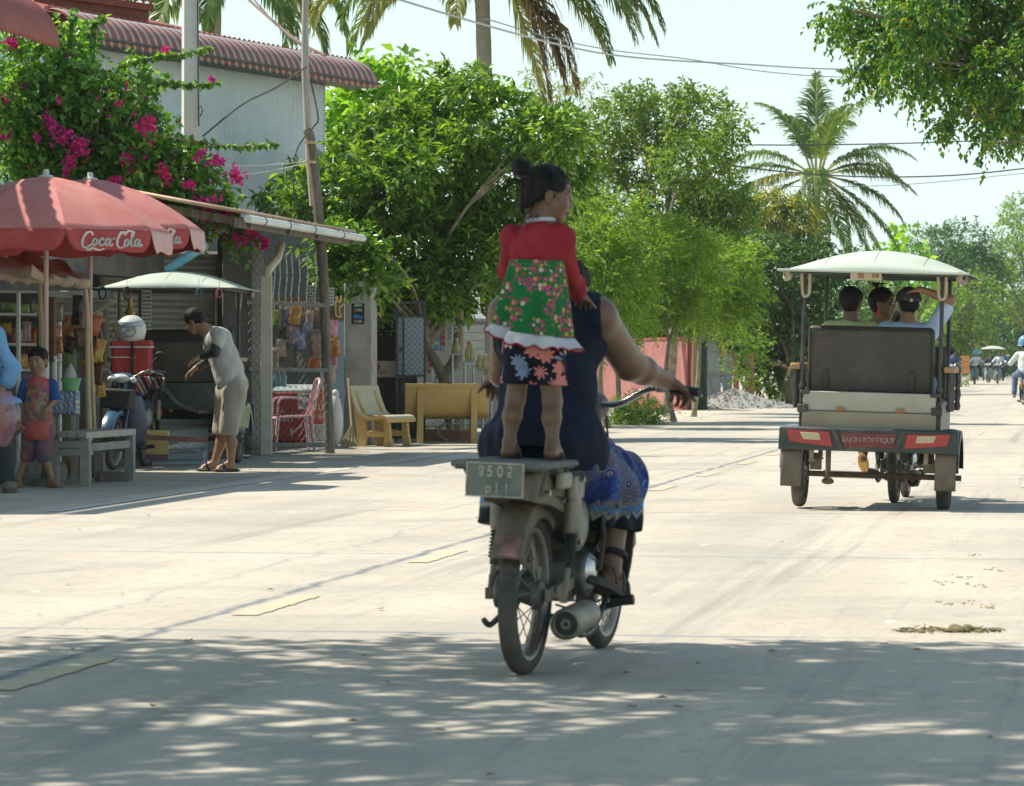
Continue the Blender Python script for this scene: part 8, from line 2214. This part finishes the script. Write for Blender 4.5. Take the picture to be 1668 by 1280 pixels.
wt = thing('market_stall', 'grey board market stall behind the bottle rack', 'stall', V(GX(770, 57), 57, 0))
m = MB()
for i in range(5): m.box(W(772, 535 + 13 * i, 56.8 + .01 * i), (.34, .03, .115))
m.build('boards', mat('pale_grey_boards', (.44, .44, .41), (.52, .52, .49), 6, .9, dirt=(.3, .3, .28), dscale=4), wt)
m = MB(); m.box(V(GX(735, 58.5), 58.5, .9), (1.5, .08, 1.8)); m.box(V(GX(830, 60), 60, .8), (1.4, .08, 1.6)); m.build('back_wall', mat('dull_grey_wall', (.22, .24, .24), (.3, .31, .3), 3, .9), wt)
m = MB(); m.box(V(GX(750, 58), 58, 1.85), (1.6, 1.2, .04), Matrix.Rotation(R(8), 3, 'X')); m.build('roof', STEELG, wt)
sh = thing('blue_roofed_shed', 'shed with a blue edged grey roof glimpsed left of the big tree', 'shed', V(GX(560, 54), 54, 0))
m = MB(); A_, B2 = W(545, 262, 52), W(590, 300, 52); m.face([A_, B2, B2 + V(-.3, 1.5, .1), A_ + V(-.5, 1.5, .35)]); m.build('roof', mat('pale_shed_roof', (.5, .52, .52), (.42, .44, .44), 4, .6), sh, solid=.03)
m = MB(); m.bar(A_ + V(0, -.03, -.03), B2 + V(0, -.03, -.03), .03, .06); m.build('roof_edge', mat('blue_edge_paint', (.06, .16, .38)), sh)
m = MB(); m.grid(lambda u, v_: W(560 + 36 * u, 352 + 60 * v_ + 6 * math.sin(u * 4), 52.5 + .1 * math.sin(v_ * 4 + u * 3)), 8, 8); m.box(V(GX(575, 54.5), 54.8, 1.3), (1.0, .1, 2.6)); m.build('hanging_sheet', mat('pale_blue_sheet', (.42, .50, .56), (.5, .56, .6), 4, .7), sh, solid=.01)


# ---- people on the left
PN = lambda px, py, Y: W(px, py, Y)


def standing(label, cat, base, skin, body, cloths, head, hairkw, cv_extra=(), vox=.009, k=.022):
    hc, M, h = head; hp, cv, q = head_prims(hc, M, h)
    t = thing('person', label, cat, base)
    MWt = MW[t.name]
    sdf_mesh('body', hp + body, skin, t, False, vox, k, carve=cv)
    for (nm, pr, mt, kw) in cloths: sdf_mesh(nm, pr, mt, t, False, kw.pop('vox', vox), kw.pop('k', .025), **kw)
    return t, q


def w_eyes(t, q, M, h):
    inv = MW[t.name].inverted(); eyes(t, lambda *p: inv @ q(*p), M, h)


def w_hair(t, hc, M, h, vox=.007, **kw): return hair_cap(MW[t.name].inverted() @ hc, M, h, t, vox, **kw)


# boy stepping towards the right, barefoot
Yb = 31.0
B_ = lambda px, py, dy=0: W(px, py, Yb + dy)
hcB, hB = B_(61, 588), .235; MB_ = frame((-.22, -1, -.08))
shl, shr = B_(84, 626, .02), B_(42, 626, .02); elr, wrr = B_(90, 652, -.02), B_(74, 668, -.12); ell_, wrl = B_(35, 652, .03), B_(40, 680, .0)
hpl, hpr = B_(71, 700), B_(53, 700); knl, knr = B_(72, 742, -.06), B_(44, 742, .06); anl, anr = B_(83, 776, -.05), B_(30, 779, .06)
bd = [C(B_(62, 690), B_(62, 630), .085, .085), C(shl, shr, .04, .04), C(B_(62, 628), B_(61, 606), .05, .042)]
for a_, b_, c_ in ((shl, elr, wrr), (shr, ell_, wrl)): bd += [C(a_, b_, .034, .027, .02), C(b_, c_, .027, .019, .01)]
bd += hand_prims(wrr, (-.35, -.3, -1), (0, -.3, .2), .66, (.2, .3, .3), .22, 1, (.7, .3)) + hand_prims(wrl, (.1, -.1, -1), (0, .5, 0), .66, (.2, .3, .3), .1, -1, (.7, .3))
for a_, b_, c_, d_ in ((hpl, knl, anl, (.75, -.6, 0)), (hpr, knr, anr, (.2, -1, 0))): bd += [C(a_, b_, .065, .043, .02), C(b_, c_, .044, .026, .02)] + foot_prims(V(c_.x, c_.y, .06), d_, .19)


def boymat():
    m, nt, out = _nodes('printed_red_shirt'); b = NB(nt); v = b.coord('Object'); z = b.sep(v)[2]; n1 = b.noise(v, 11, 3, .6, .8); n2 = b.noise(v, 7, 3, .6, 1.0)
    c = b.mix((.42, .07, .065), (.46, .12, .10), n1)
    band = b.math('MULTIPLY', b.ramp(z, [(.55, 0.), (.60, 1.), (.86, 1.), (.93, 0.)]), b.ramp(n2, [(.42, 0.), (.52, 1.)]))
    pc = b.ramp(n1, [(.30, (.06, .085, .19)), (.45, (.09, .09, .20)), (.52, (.30, .18, .08)), (.60, (.36, .30, .16)), (.7, (.10, .10, .2))])
    c = b.mix(c, pc, band); p = b.pbsdf(c, .85); nt.links.new(p.outputs[0], out.inputs[0]); return m


sh_ = [C(B_(62, 700), B_(62, 632), .128, .108), C(shl.lerp(shr, .16), shr.lerp(shl, .16), .050, .050), C(B_(62, 706), B_(62, 690), .135, .13)]
slv = [C(shl, shl.lerp(elr, .78), .052, .05), C(shr, shr.lerp(ell_, .78), .052, .05)]
sho = [C(hpl, B_(72, 742, -.05), .088, .072), C(hpr, B_(46, 742, .05), .088, .072), C(hpl, hpr, .10, .10)]
BLUC = mat('royal_blue_cloth', (.02, .07, .24), (.03, .10, .3), 8, .85)
boy, q = standing('barefoot boy in a printed red shirt with blue sleeves stepping past the stall', 'boy', (B_(60, 790).x, Yb, 0), SKINL, bd, [
    ('shirt', sh_, boymat(), dict(cuts=[(B_(62, 716), (0, 0, -1))], disp=wrinkle(.005, 28, 12))), ('sleeve', slv, BLUC, dict()),
    ('shorts', sho, mat('printed_blue_shorts', (.07, .09, .18), (.30, .10, .07), 7, .85, dirt=(.32, .24, .12), dscale=5), dict(cuts=[(B_(62, 752), (0, 0, -1))], disp=wrinkle(.005, 28, 13)))], (hcB, MB_, hB), {}, vox=.0075)
w_eyes(boy, q, MB_, hB); w_hair(boy, hcB, MB_, hB, .006, back=-.2, fringe=.06)
m = MB(); m.tube([B_(62, 618, .0) + V(.055 * math.cos(a), .05 * math.sin(a) - .02, .012 * math.sin(a)) for a in np.linspace(0, 2 * PI, 20)[:-1]], .011, 6, closed=True); m.build('collar', BLUC, boy)

# bending man
Ym = 35.4
M_ = lambda px, py, dy=0: W(px, py, Ym + dy)
hcM, hM = M_(316, 523, .05), .235; MM = frame((-.9, .25, -.55), (-.3, .1, 1))
shn, shf = M_(356, 545, -.17), M_(348, 545, .17); eln, wrn = M_(350, 574, -.24), M_(326, 582, -.12); elf, wrf = M_(336, 590, .2), M_(318, 600, .1)
hpn, hpf = M_(381, 640, -.09), M_(372, 640, .09); knn, knf = M_(372, 700, -.10), M_(362, 700, .08); ann, anf = M_(376, 752, -.09), M_(350, 750, .07)
bd = [C(M_(378, 632), M_(356, 556), .125, .125), C(shn, shf, .055, .055), C(M_(350, 545), M_(324, 530, .04), .07, .058)]
for a_, b_, c_ in ((shn, eln, wrn), (shf, elf, wrf)): bd += [C(a_, b_, .050, .042, .02), C(b_, c_, .042, .028, .015)]
bd += hand_prims(wrn, (-1, .2, -.35), (0, 0, -1), .95, (.4, .5, .4), .12, 1, (.7, .3)) + hand_prims(wrf, (-1, 0, -.6), (0, 0, -1), .95, (.4, .5, .4), .12, -1, (.7, .3))
for a_, b_, c_, d_ in ((hpn, knn, ann, (-1, -.25, 0)), (hpf, knf, anf, (-1, .1, 0))): bd += [C(a_, b_, .09, .06, .03), C(b_, b_.lerp(c_, .4) + V(.02, 0, 0), .058, .058, .02), C(b_.lerp(c_, .4) + V(.02, 0, 0), c_, .056, .036, .02)] + foot_prims(V(c_.x, c_.y, .09), d_, .25)
ts = [C(M_(380, 634), M_(370, 600), .155, .150), C(M_(370, 600), M_(355, 556), .150, .148), C(shn.lerp(shf, .1), shf.lerp(shn, .1), .078, .078), C(shn, shn.lerp(eln, .42), .074, .068), C(shf, shf.lerp(elf, .42), .074, .068), C(M_(352, 552), M_(340, 540, .02), .10, .07)]
armp = [C(shn.lerp(eln, .2), eln, .056, .048, .01), C(eln, eln.lerp(wrn, .82), .048, .034, .01), C(shf.lerp(elf, .2), elf, .056, .048, .01), C(elf, elf.lerp(wrf, .82), .048, .034, .01)]
so = [C(hpn, knn + V(.005, 0, 0), .125, .098), C(hpf, knf + V(0, 0, 0), .125, .098), C(hpn, hpf, .13, .13), C(M_(380, 626), M_(378, 640), .15, .14)]
GREYT = mat('grey_tee_cloth', (.40, .40, .36), (.46, .46, .42), 6, .85, bump=.1); BEIG = mat('beige_shorts_cloth', (.33, .30, .24), (.38, .35, .28), 6, .85)
man, q = standing('man in grey tee and beige shorts bending into the parked carriage', 'man', (M_(370, 765).x, Ym, 0), SKINL, bd, [
    ('tee_shirt', ts, GREYT, dict(cuts=[(M_(380, 626), (.25, 0, -1))], disp=wrinkle(.008, 18, 21))), ('arm_sleeve', armp, BLACKR, dict()),
    ('shorts', so, BEIG, dict(cuts=[(M_(372, 708), (-.05, 0, -1))], disp=wrinkle(.008, 20, 22, (1, 1, .4))))], (hcM, MM, hM), {}, vox=.0095)
w_eyes(man, q, MM, hM); w_hair(man, hcM, MM, hM, .007, back=-.22, fringe=.06, grow=1.06)
m = MB()
for c_, d_ in ((ann, V(-1, -.25, 0)), (anf, V(-1, .1, 0))):
    d_ = d_.normalized(); s_ = V(-d_.y, d_.x, 0); p = V(c_.x, c_.y, .014)
    M4 = Matrix((s_, d_, V(0, 0, 1))).transposed().to_4x4(); M4.translation = p
    m.ell(M4 @ V(0, .05, .002), (.056, .15, .020), M4.to_3x3())
    m.tube(spline([M4 @ V(-.05, .06, .0), M4 @ V(-.03, .08, .06), M4 @ V(.03, .08, .06), M4 @ V(.05, .06, 0)], 4), .022, 8, flat=.3)
m.build('slider', mat('black_slider', (.02, .02, .02), (.035, .033, .03), 8, .6), man)

# woman in blue at the left edge, mostly outside the frame
Yw = 29.8
Q_ = lambda px, py, dy=0: W(px, py, Yw + dy)
hcW, hW = Q_(-38, 508), .225; MWm = frame((-.6, .9, -.1))
sh1, sh2 = Q_(-8, 548, -.05), Q_(-62, 550, .12); e1, w1 = Q_(22, 600, -.06), Q_(0, 640, -.12); e2, w2 = Q_(-80, 600, .1), Q_(-60, 640, .2)
hp1, hp2 = Q_(-12, 662, -.03), Q_(-44, 662, .08); k1, k2 = Q_(4, 730, -.02), Q_(-40, 730, .1); a1_, a2_ = Q_(12, 785, 0), Q_(-50, 785, .1)
bd = [C(Q_(-28, 655), Q_(-32, 565), .12, .12), C(sh1, sh2, .055, .055), C(Q_(-34, 548), Q_(-37, 522), .06, .05)]
for a_, b_, c_ in ((sh1, e1, w1), (sh2, e2, w2)): bd += [C(a_, b_, .05, .042, .02), C(b_, c_, .042, .028, .015)]
bd += hand_prims(w1, (-.3, -.1, -1), (-.5, .5, 0), .9, (.9, 1.0, .8), .02, 1, (.6, .5)) + hand_prims(w2, (.2, .2, -1), (.5, 0, 0), .9, (.4, .5, .4), .05, -1, (.7, .3))
for a_, b_, c_, d_ in ((hp1, k1, a1_, (.3, 1, 0)), (hp2, k2, a2_, (-.3, 1, 0))): bd += [C(a_, b_, .09, .06, .03), C(b_, c_, .06, .038, .02)] + foot_prims(V(c_.x, c_.y, .085), d_, .24, toes=False)
bl = [C(Q_(-24, 668), Q_(-30, 565), .175, .155), C(sh1, sh2, .075, .075), C(sh1, e1, .070, .070, .03), C(e1, e1.lerp(w1, .5), .070, .064, .02), C(sh2, e2, .076, .085, .03), C(Q_(-2, 655), Q_(18, 664), .11, .10)]
tr = [C(hp1, k1, .10, .075), C(k1, V(a1_.x, a1_.y, .10), .076, .07), C(hp2, k2, .10, .075), C(k2, V(a2_.x, a2_.y, .10), .076, .07)]
BLUB = mat('sky_blue_blouse', (.14, .32, .56), (.19, .38, .62), 5, .7, bump=.1)
wb, q = standing('woman in a sky blue blouse and dark trousers cut off by the left edge', 'woman', (Q_(-20, 800).x, Yw, 0), SKINL, bd, [
    ('blouse', bl, BLUB, dict(cuts=[(Q_(0, 664), (.22, 0, -1))], disp=wrinkle(.011, 17, 31))), ('trousers', tr, mat('dark_green_trousers', (.025, .035, .035), (.04, .05, .05), 7, .85), dict(disp=wrinkle(.005, 22, 32)))], (hcW, MWm, hW), {}, vox=.0095)
w_hair(wb, hcW, MWm, hW, .008, back=-.5)
m = MB()
for c_ in (a1_, a2_): m.ell(V(c_.x + .02, c_.y - .02, .05), (.065, .14, .055)); m.ell(V(c_.x + .02, c_.y - .02, .012), (.07, .145, .018))
m.build('shoe', mat('grey_brown_shoe', (.13, .11, .09), (.18, .155, .13), 9, .8), wb)
bg_ = thing('shopping_bag', 'pink translucent plastic bag full of colourful packets held by the woman in blue', 'bag', Q_(2, 725, -.14))
m = MB(); c_ = Q_(4, 690, -.14)
m.grid(lambda u, v_: c_ + V(math.cos(u * 2 * PI) * (.125 * math.sin(PI * (.06 + .80 * v_)) ** .7) * (1 + .07 * math.sin(u * 20 + v_ * 6)) - .03 * (1 - v_) * 0, math.sin(u * 2 * PI) * .10 * math.sin(PI * (.06 + .80 * v_)) ** .7, -.19 + .46 * v_), 30, 16, wrap=True)
m.build('film', mat('pink_film', (.60, .25, .32), (.66, .42, .46), 8, .2, Alpha=.22), bg_, solid=.002)
for i, col in enumerate(('orange', 'blue', 'red', 'yellow', 'silver', 'brown')):
    m = pillow(.12, .14, i); m.xf(0, Matrix.Translation(c_ + V(-.05 + .05 * (i % 3), .02 * (i % 2), .0 + .05 * (i // 3) - .02)) @ Matrix.Rotation(i * 1.1, 4, 'Y')); m.build('packet', _MC['packet_' + col], bg_, clean=False)
# ================================================================== right side and far road
PINKW = mat('pink_render', (.30, .11, .10), (.36, .15, .13), 2, .9, bump=.2, dirt=(.40, .24, .20), dscale=1.5, damt=.6); REDP = mat('dark_red_trim', (.30, .05, .05), (.36, .08, .07), 4, .8)
pw = thing('garden_wall', 'pink rendered wall with dark red border behind the slim trees', 'wall', V(GX(1060, 84), 84, 0))
A_, B2 = V(GX(960, 89), 89, 0), V(GX(1122, 79.8), 79.8, 0); d = (B2 - A_); L = d.length; d.normalize(); n_ = V(d.y, -d.x, 0)
if n_.y > 0: n_ = -n_
ang = math.atan2(d.y, d.x); mid = (A_ + B2) / 2
m = MB(); m.box(mid + V(0, 0, .80) - n_ * .1, (L, .2, 1.6), ang); m.build('panel', PINKW, pw)
m = MB(); m.box(mid + V(0, 0, .07) + n_ * .013, (L, .03, .14), ang); m.box(B2 + V(0, 0, .81) - d * .05 + n_ * .016, (.12, .035, 1.62), ang); m.box(mid + V(0, 0, 1.62) - n_ * .1, (L + .02, .26, .05), ang); m.build('border', REDP, pw)
gp = thing('gate_post', 'dark green corrugated gate post beside the pink wall', 'post', V(GX(1143, 79.5), 79.5, 0))
m = MB(); m.box(V(GX(1143, 79.5), 79.6, .82), (.22, .22, 1.64), .2)
for i in range(5): m.box(V(GX(1136 + 3.4 * i, 79.4), 79.47, .82), (.02, .03, 1.62))
m.build('post', mat('dark_green_paint', (.025, .065, .05), (.04, .09, .065), 4, .6), gp, bevel=.006)
gt_ = thing('gate', 'pair of weathered grey gate leaves with orange ornaments propped behind the gravel heap', 'gate', V(GX(1170, 90), 90, 0))
GG = mat('weathered_grey_gate', (.42, .43, .40), (.52, .52, .49), 4, .8, dirt=(.3, .31, .27), dscale=3)
for x0, x1, y0, nm in ((1149, 1174, 553, 0), (1178, 1192, 553, 1)):
    m = MB(); p0, p1 = W(x0, y0, 90), W(x1, y0, 90 + nm * .3); n = 6
    for i in range(n):
        a_, b_ = p0.lerp(p1, i / n), p0.lerp(p1, (i + .94) / n); q_ = (a_ + b_) / 2; m.box((q_.x, q_.y, q_.z / 2 + .03), ((b_ - a_).length, .03, q_.z - .06))
    lf = m.build('gate_leaf', GG, gt_, bevel=.004)
    m = MB()
    for y in (y0 + 1, 570, 608): m.bar(W(x0 - 1, y, 89.95), W(x1 + 1, y, 89.95 + nm * .3), .03, .05)
    m.build('cross_rail', mat('tan_rail', (.45, .40, .30), (.5, .46, .36), 6, .8), lf)
m = MB()
for (px, py) in ((1154, 545), (1166, 546), (1178, 562), (1176, 575)): m.tube(spline([W(px - 3, py + 7, 89.9), W(px, py, 89.9), W(px + 4, py - 5, 89.9), W(px + 7, py + 3, 89.9)], 4), [.02 + .025 * math.sin(i / 12 * 3) for i in range(13)], 7)
m.build('ornament', mat('orange_gilding', (.62, .32, .04), (.66, .42, .08), 8, .5), gt_)
m = MB()
for (x0, x1) in ((1155, 1166), (1173, 1186), (1180, 1192), (1190, 1206)): m.tube([W(x0, 612, 89.7), V(GX(x1, 89.2), 89.2, .05)], .022, 6)
m.build('prop', STEELG, gt_)
for i, (px, w, top, lab) in enumerate(((1199, .14, 582, 'narrow pink gatepost next to the grey gate leaf'), (1221, .21, 583, 'thick pink gatepost under the creeper'))):
    t = thing('pink_post', lab, 'post', V(GX(px, 88), 88, 0)); zt_ = gz(88, top)
    m = MB(); m.box(V(GX(px, 88), 88, zt_ / 2), (w, w, zt_)); m.build('shaft', PINKW, t, bevel=.006)
    m = MB(); m.box(V(GX(px, 88), 88, zt_ + .03), (w + .06, w + .06, .06)); m.build('cap', REDP, t, bevel=.006)
t = thing('timber_post', 'thin brown timber post just left of the green gate post', 'post', V(GX(1131, 79.3), 79.3, 0)); m = MB(); m.tube([(GX(1131, 79.3), 79.3, 0), W(1130, 610, 79.3), W(1132, 540, 79.3)], [.06, .055, .05], 8); m.build('post', mat('red_brown_timber', (.26, .15, .09), (.34, .2, .13), 8, .9, bump=.5), t)

# gravel heap, loose rubble
rg = np.random.default_rng(61)
m = MB(); cG = V(GX(1195, 84.5), 84.5, 0)
m.grid(lambda u, v_: cG + V(math.cos(u * 2 * PI) * 1.55 * v_ * (1 + .15 * math.sin(u * 9)), math.sin(u * 2 * PI) * 2.6 * v_, .42 * (1 - v_) ** 1.2 * (1 + .2 * math.sin(u * 7)) - .01), 40, 10, wrap=True)
gv = m.build('gravel', mat('gravel_heap', (.22, .22, .20), (.34, .33, .30), 30, .95, bump=1.0, bscale=30, dirt=(.2, .2, .19), dscale=12)); tag(gv, 'heap of pale grey gravel in front of the grey gate', 'gravel', kind='stuff')
m = MB()
for i in range(520):
    a = rg.uniform(0, 6.28); r_ = rg.uniform(0, 1.08) ** .7; h = .42 * max(0, 1 - r_) ** 1.2; s = rg.uniform(.02, .055); b0 = m.mark()
    p = cG + V(math.cos(a) * 1.6 * r_, math.sin(a) * 2.7 * r_, h + s * .3); m.box(p, (s, s * 1.2, s * .8), Matrix.Rotation(rg.uniform(0, 3), 3, 'Z') @ Matrix.Rotation(rg.uniform(0, 1), 3, 'X'), (.7, .7))
m.build('stones', mat('gravel_stones', (.22, .22, .20), (.38, .36, .33), 3, .9), gv, clean=False)
m = MB()
for i in range(160):
    t_ = rg.uniform(64, 110); s = rg.uniform(.015, .05); p = RP(-4.2 - rg.uniform(0, 1.2), t_, s * .3); m.box(p, (s, s * 1.3, s * .8), Matrix.Rotation(rg.uniform(0, 3), 3, 'Z'), (.7, .7))
o = m.build('rubble', mat('verge_rubble', (.36, .30, .24), (.5, .44, .36), 5, .95), clean=False, origin=tuple(RP(-4.6, 85))); tag(o, 'loose stones along the sandy left verge', 'rubble', kind='stuff')
m = MB()
for i in range(60):
    s_ = -4.05 - .25 * abs(math.sin(i * .7)) - 1.1 * (i % 2); m.face([RP(-3.85 + .12 * math.sin(i * 1.7), 60 + i * 1.6, .0065), RP(-3.85 + .12 * math.sin((i + 1) * 1.7), 61.6 + i * 1.6, .0065), RP(-6.6, 61.6 + i * 1.6, .0065), RP(-6.6, 60 + i * 1.6, .0065)])
o = m.build('sand_verge', mat('pale_sand', (.52, .43, .31), (.60, .51, .39), 1.2, .95, dirt=(.38, .31, .23), dscale=.8), smooth=0, origin=tuple(RP(-5, 90))); tag(o, kind='structure')

# dung on the road
rg = np.random.default_rng(62); m = MB(); Yd = GY(1030)
for i in range(60):
    px = [1572, 1545, 1490, 1600, 1620][int(rg.integers(0, 5))] + rg.normal() * 12; y = Yd + rg.normal() * .05; s = rg.uniform(.004, .011) * (1.5 if 1545 < px < 1590 else .9)
    m.ell(V(GX(px, y), y, s * .6 + .004), (s * 1.5, s * 1.6, s * (1.2 if 1550 < px < 1585 else .6)), Matrix.Rotation(rg.uniform(0, 3), 3, 'Z'), 7, 5)
for i in range(120):
    px = rg.uniform(1462, 1630); y = Yd + rg.normal() * .07; p = V(GX(px, y), y, .008); e = Vector((rg.normal(), rg.normal(), .15)).normalized() * .03; m.tube([p, p + e], .0022, 3)
o = m.build('dung', mat('dry_dung', (.13, .11, .05), (.24, .20, .10), 30, .95), clean=False); tag(o, 'patch of flattened dry dung on the right lane', 'dung')
m = MB()
for (px, py) in ((1590, 955), (1575, 983), (1540, 985), (1610, 990), (1560, 940), (1535, 950), (1620, 930), (1585, 905)):
    Y = GY(py)
    for k in range(7): p = V(GX(px, Y) + rg.normal() * .03, Y + rg.normal() * .08, .006); m.ell(p, (rg.uniform(.004, .012), .012, .004), None, 6, 4)
o = m.build('straw_litter', mat('straw_bits', (.30, .24, .12), (.42, .34, .2), 12, .9), clean=False); tag(o, 'scattered straw bits on the right lane beyond the dung', 'litter', kind='stuff')

# ---- far riders
WSH = mat('white_shirt_cloth', (.60, .62, .64), (.66, .67, .68), 6, .85)
fr1 = seated('oncoming rider in white shirt with a blue helmet', 'rider', (GX(1593, 168), 168.6, .80), R(180) + rz, SKINL, WSH, TROU, hands=((-.34, .48, .25), (.34, .48, .25)), knees=((-.2, .38, -.02), (.2, .38, -.02)), feet=((-.22, .3, -.5), (.22, .3, -.5)), vox=.016, fine=False, sleeve=1.6, lean=.1)[0]
m = MB(); m.lathe([(.15, -.06), (.155, .02), (.13, .10), (.07, .15), (0, .165)], 20, Matrix.Translation((0, .10, .70))); m.build('helmet', mat('bright_blue_helmet', (.05, .30, .48), (.08, .36, .52), 4, .25), fr1, local=True)
fm1 = make_moto('oncoming motorcycle ridden by the blue helmeted rider', (GX(1593, 168), 169.1, 0), R(180) + rz, 0, mat('teal_scooter', (.05, .14, .18), (.07, .18, .22), 4, .3), mat('grey_scooter', (.2, .22, .23), (.26, .28, .28), 4, .4), group='oncoming motorcycles far down the road', rack=False)
fm2 = dup(fm1, (GX(1630, 172), 173.0, 0), R(180) + rz, 1, 'oncoming motorcycle right of the blue helmeted rider')
fr2 = seated('oncoming bareheaded rider in white shirt', 'rider', (GX(1630, 172), 172.5, .80), R(180) + rz, SKIN, WSH, TROU, hands=((-.34, .48, .25), (.34, .48, .25)), knees=((-.2, .38, -.02), (.2, .38, -.02)), feet=((-.22, .3, -.5), (.22, .3, -.5)), vox=.016, fine=False, sleeve=1.6, lean=.1)[0]
fr2b = seated('passenger in blue behind the bareheaded oncoming rider', 'rider', (GX(1637, 173), 173.6, .82), R(180) + rz, SKIN, mat('strong_blue_shirt', (.06, .14, .36), (.08, .18, .42), 6, .85), TROU, vox=.018, fine=False, sleeve=.9)[0]
fm3 = dup(fm1, (GX(1612, 182), 182, 0), R(176) + rz, 1, 'oncoming motorcycle farther back between the two riders')
fr3 = seated('oncoming rider in dark clothes farther back', 'rider', (GX(1612, 182), 181.6, .80), R(180) + rz, SKIN, mat('charcoal_shirt', (.05, .05, .055), (.07, .07, .07), 6, .85), TROU, hands=((-.34, .48, .25), (.34, .48, .25)), knees=((-.2, .38, -.02), (.2, .38, -.02)), feet=((-.22, .3, -.5), (.22, .3, -.5)), vox=.018, fine=False)[0]
fc = dup(car, (GX(1618, 196), 196, 0), R(180) + rz, 1.0, 'distant oncoming carriage with pale canopy behind the riders'); fc.rotation_euler.y = 0
fm4 = dup(fm1, (GX(1551, 140), 140, 0), R(180) + rz, 1, 'motorcycle half hidden behind the right posts of the near carriage')
fr4 = seated('rider in a dark blue shirt half hidden behind the right posts of the near carriage', 'rider', (GX(1551, 140), 139.5, .80), R(180) + rz, SKINL, mat('dark_blue_shirt', (.04, .07, .14), (.06, .1, .2), 6, .85), TROU, hands=((-.34, .48, .25), (.34, .48, .25)), knees=((-.2, .38, -.02), (.2, .38, -.02)), feet=((-.22, .3, -.5), (.22, .3, -.5)), vox=.016, fine=False)[0]
fm5 = dup(fm1, (GX(1671, 77), 76.6, 0), rz, 1, 'motorcycle riding away at the right edge of the picture')
fr5 = seated('rider in a white shirt riding away at the right edge', 'rider', (GX(1671, 77), 77.1, .80), rz, SKINL, WSH, JEAN, hands=((-.34, .48, .25), (.34, .48, .25)), knees=((-.22, .38, -.02), (.22, .38, -.02)), feet=((-.24, .3, -.5), (.24, .3, -.5)), vox=.012, fine=False, sleeve=1.3, lean=.05)[0]
m = MB(); m.lathe([(.15, -.06), (.155, .02), (.13, .10), (.07, .15), (0, .165)], 20, Matrix.Translation((0, .07, .70))); m.build('helmet', mat('sky_helmet', (.12, .28, .5), (.16, .33, .55), 4, .3), fr5, local=True)
ob = thing('orange_board', 'orange roadside board far down the road beside the hidden motorcycle', 'sign', V(GX(1572, 150), 150, 0))
m = MB()
for i, z in enumerate((gz(150, 584), gz(150, 594), gz(150, 604))): m.box(V(GX(1572, 150), 150, z), (.36, .05, .24))
m.build('panel', mat('orange_panel', (.58, .20, .04), (.62, .3, .1), 3, .6), ob)
m = MB()
for dx in (-.15, .15): m.cyl((GX(1572, 150) + dx, 150, 0), (GX(1572, 150) + dx, 150, gz(150, 580)), .02)
m.build('leg', STEELG, ob)
# ================================================================== loose pairs become parts of their own
SPLIT = set('foot_rubber sandal flip_flop grip brake_lever spindle bumper_rib sleeve arm_sleeve slider shoe latch corner_clamp back_bracket earring eye iris eyebrow gutter_bracket lashing side_box leaf_spring cross_rail shutter_rail side_cover hanging_sheet rafters'.split())
_cache = {}
for o in list(bpy.data.objects):
    stem_ = o.name.split('.')[0]
    if o.type != 'MESH' or (stem_ not in SPLIT and not (stem_ == 'rail' and o.parent)): continue
    key = o.data.name
    if key not in _cache:
        me = o.data; par = list(range(len(me.vertices)))

        def find(a):
            while par[a] != a: par[a] = par[par[a]]; a = par[a]
            return a
        for e in me.edges:
            a, b_ = find(e.vertices[0]), find(e.vertices[1])
            if a != b_: par[a] = b_
        groups = {}
        for f_ in me.polygons: groups.setdefault(find(f_.vertices[0]), []).append(f_)
        out = []
        if len(groups) > 1:
            for fs in groups.values():
                ids = sorted({v for f_ in fs for v in f_.vertices}); ix = {v: i for i, v in enumerate(ids)}
                nm = bpy.data.meshes.new(stem_); nm.from_pydata([tuple(me.vertices[v].co) for v in ids], [], [tuple(ix[v] for v in f_.vertices) for f_ in fs])
                for m_ in me.materials: nm.materials.append(m_)
                for p_, f_ in zip(nm.polygons, fs): p_.material_index = f_.material_index
                nm.shade_smooth(); nm.set_sharp_from_angle(angle=R(40)); out.append(nm)
        _cache[key] = (out, me)
    out, keep = _cache[key]
    if not out: continue
    ch_ = [c for c in bpy.data.objects if c.parent == o]
    for nm in out[1:]:
        c = o.copy(); c.data = nm; COL.objects.link(c)
    o.data = out[0]
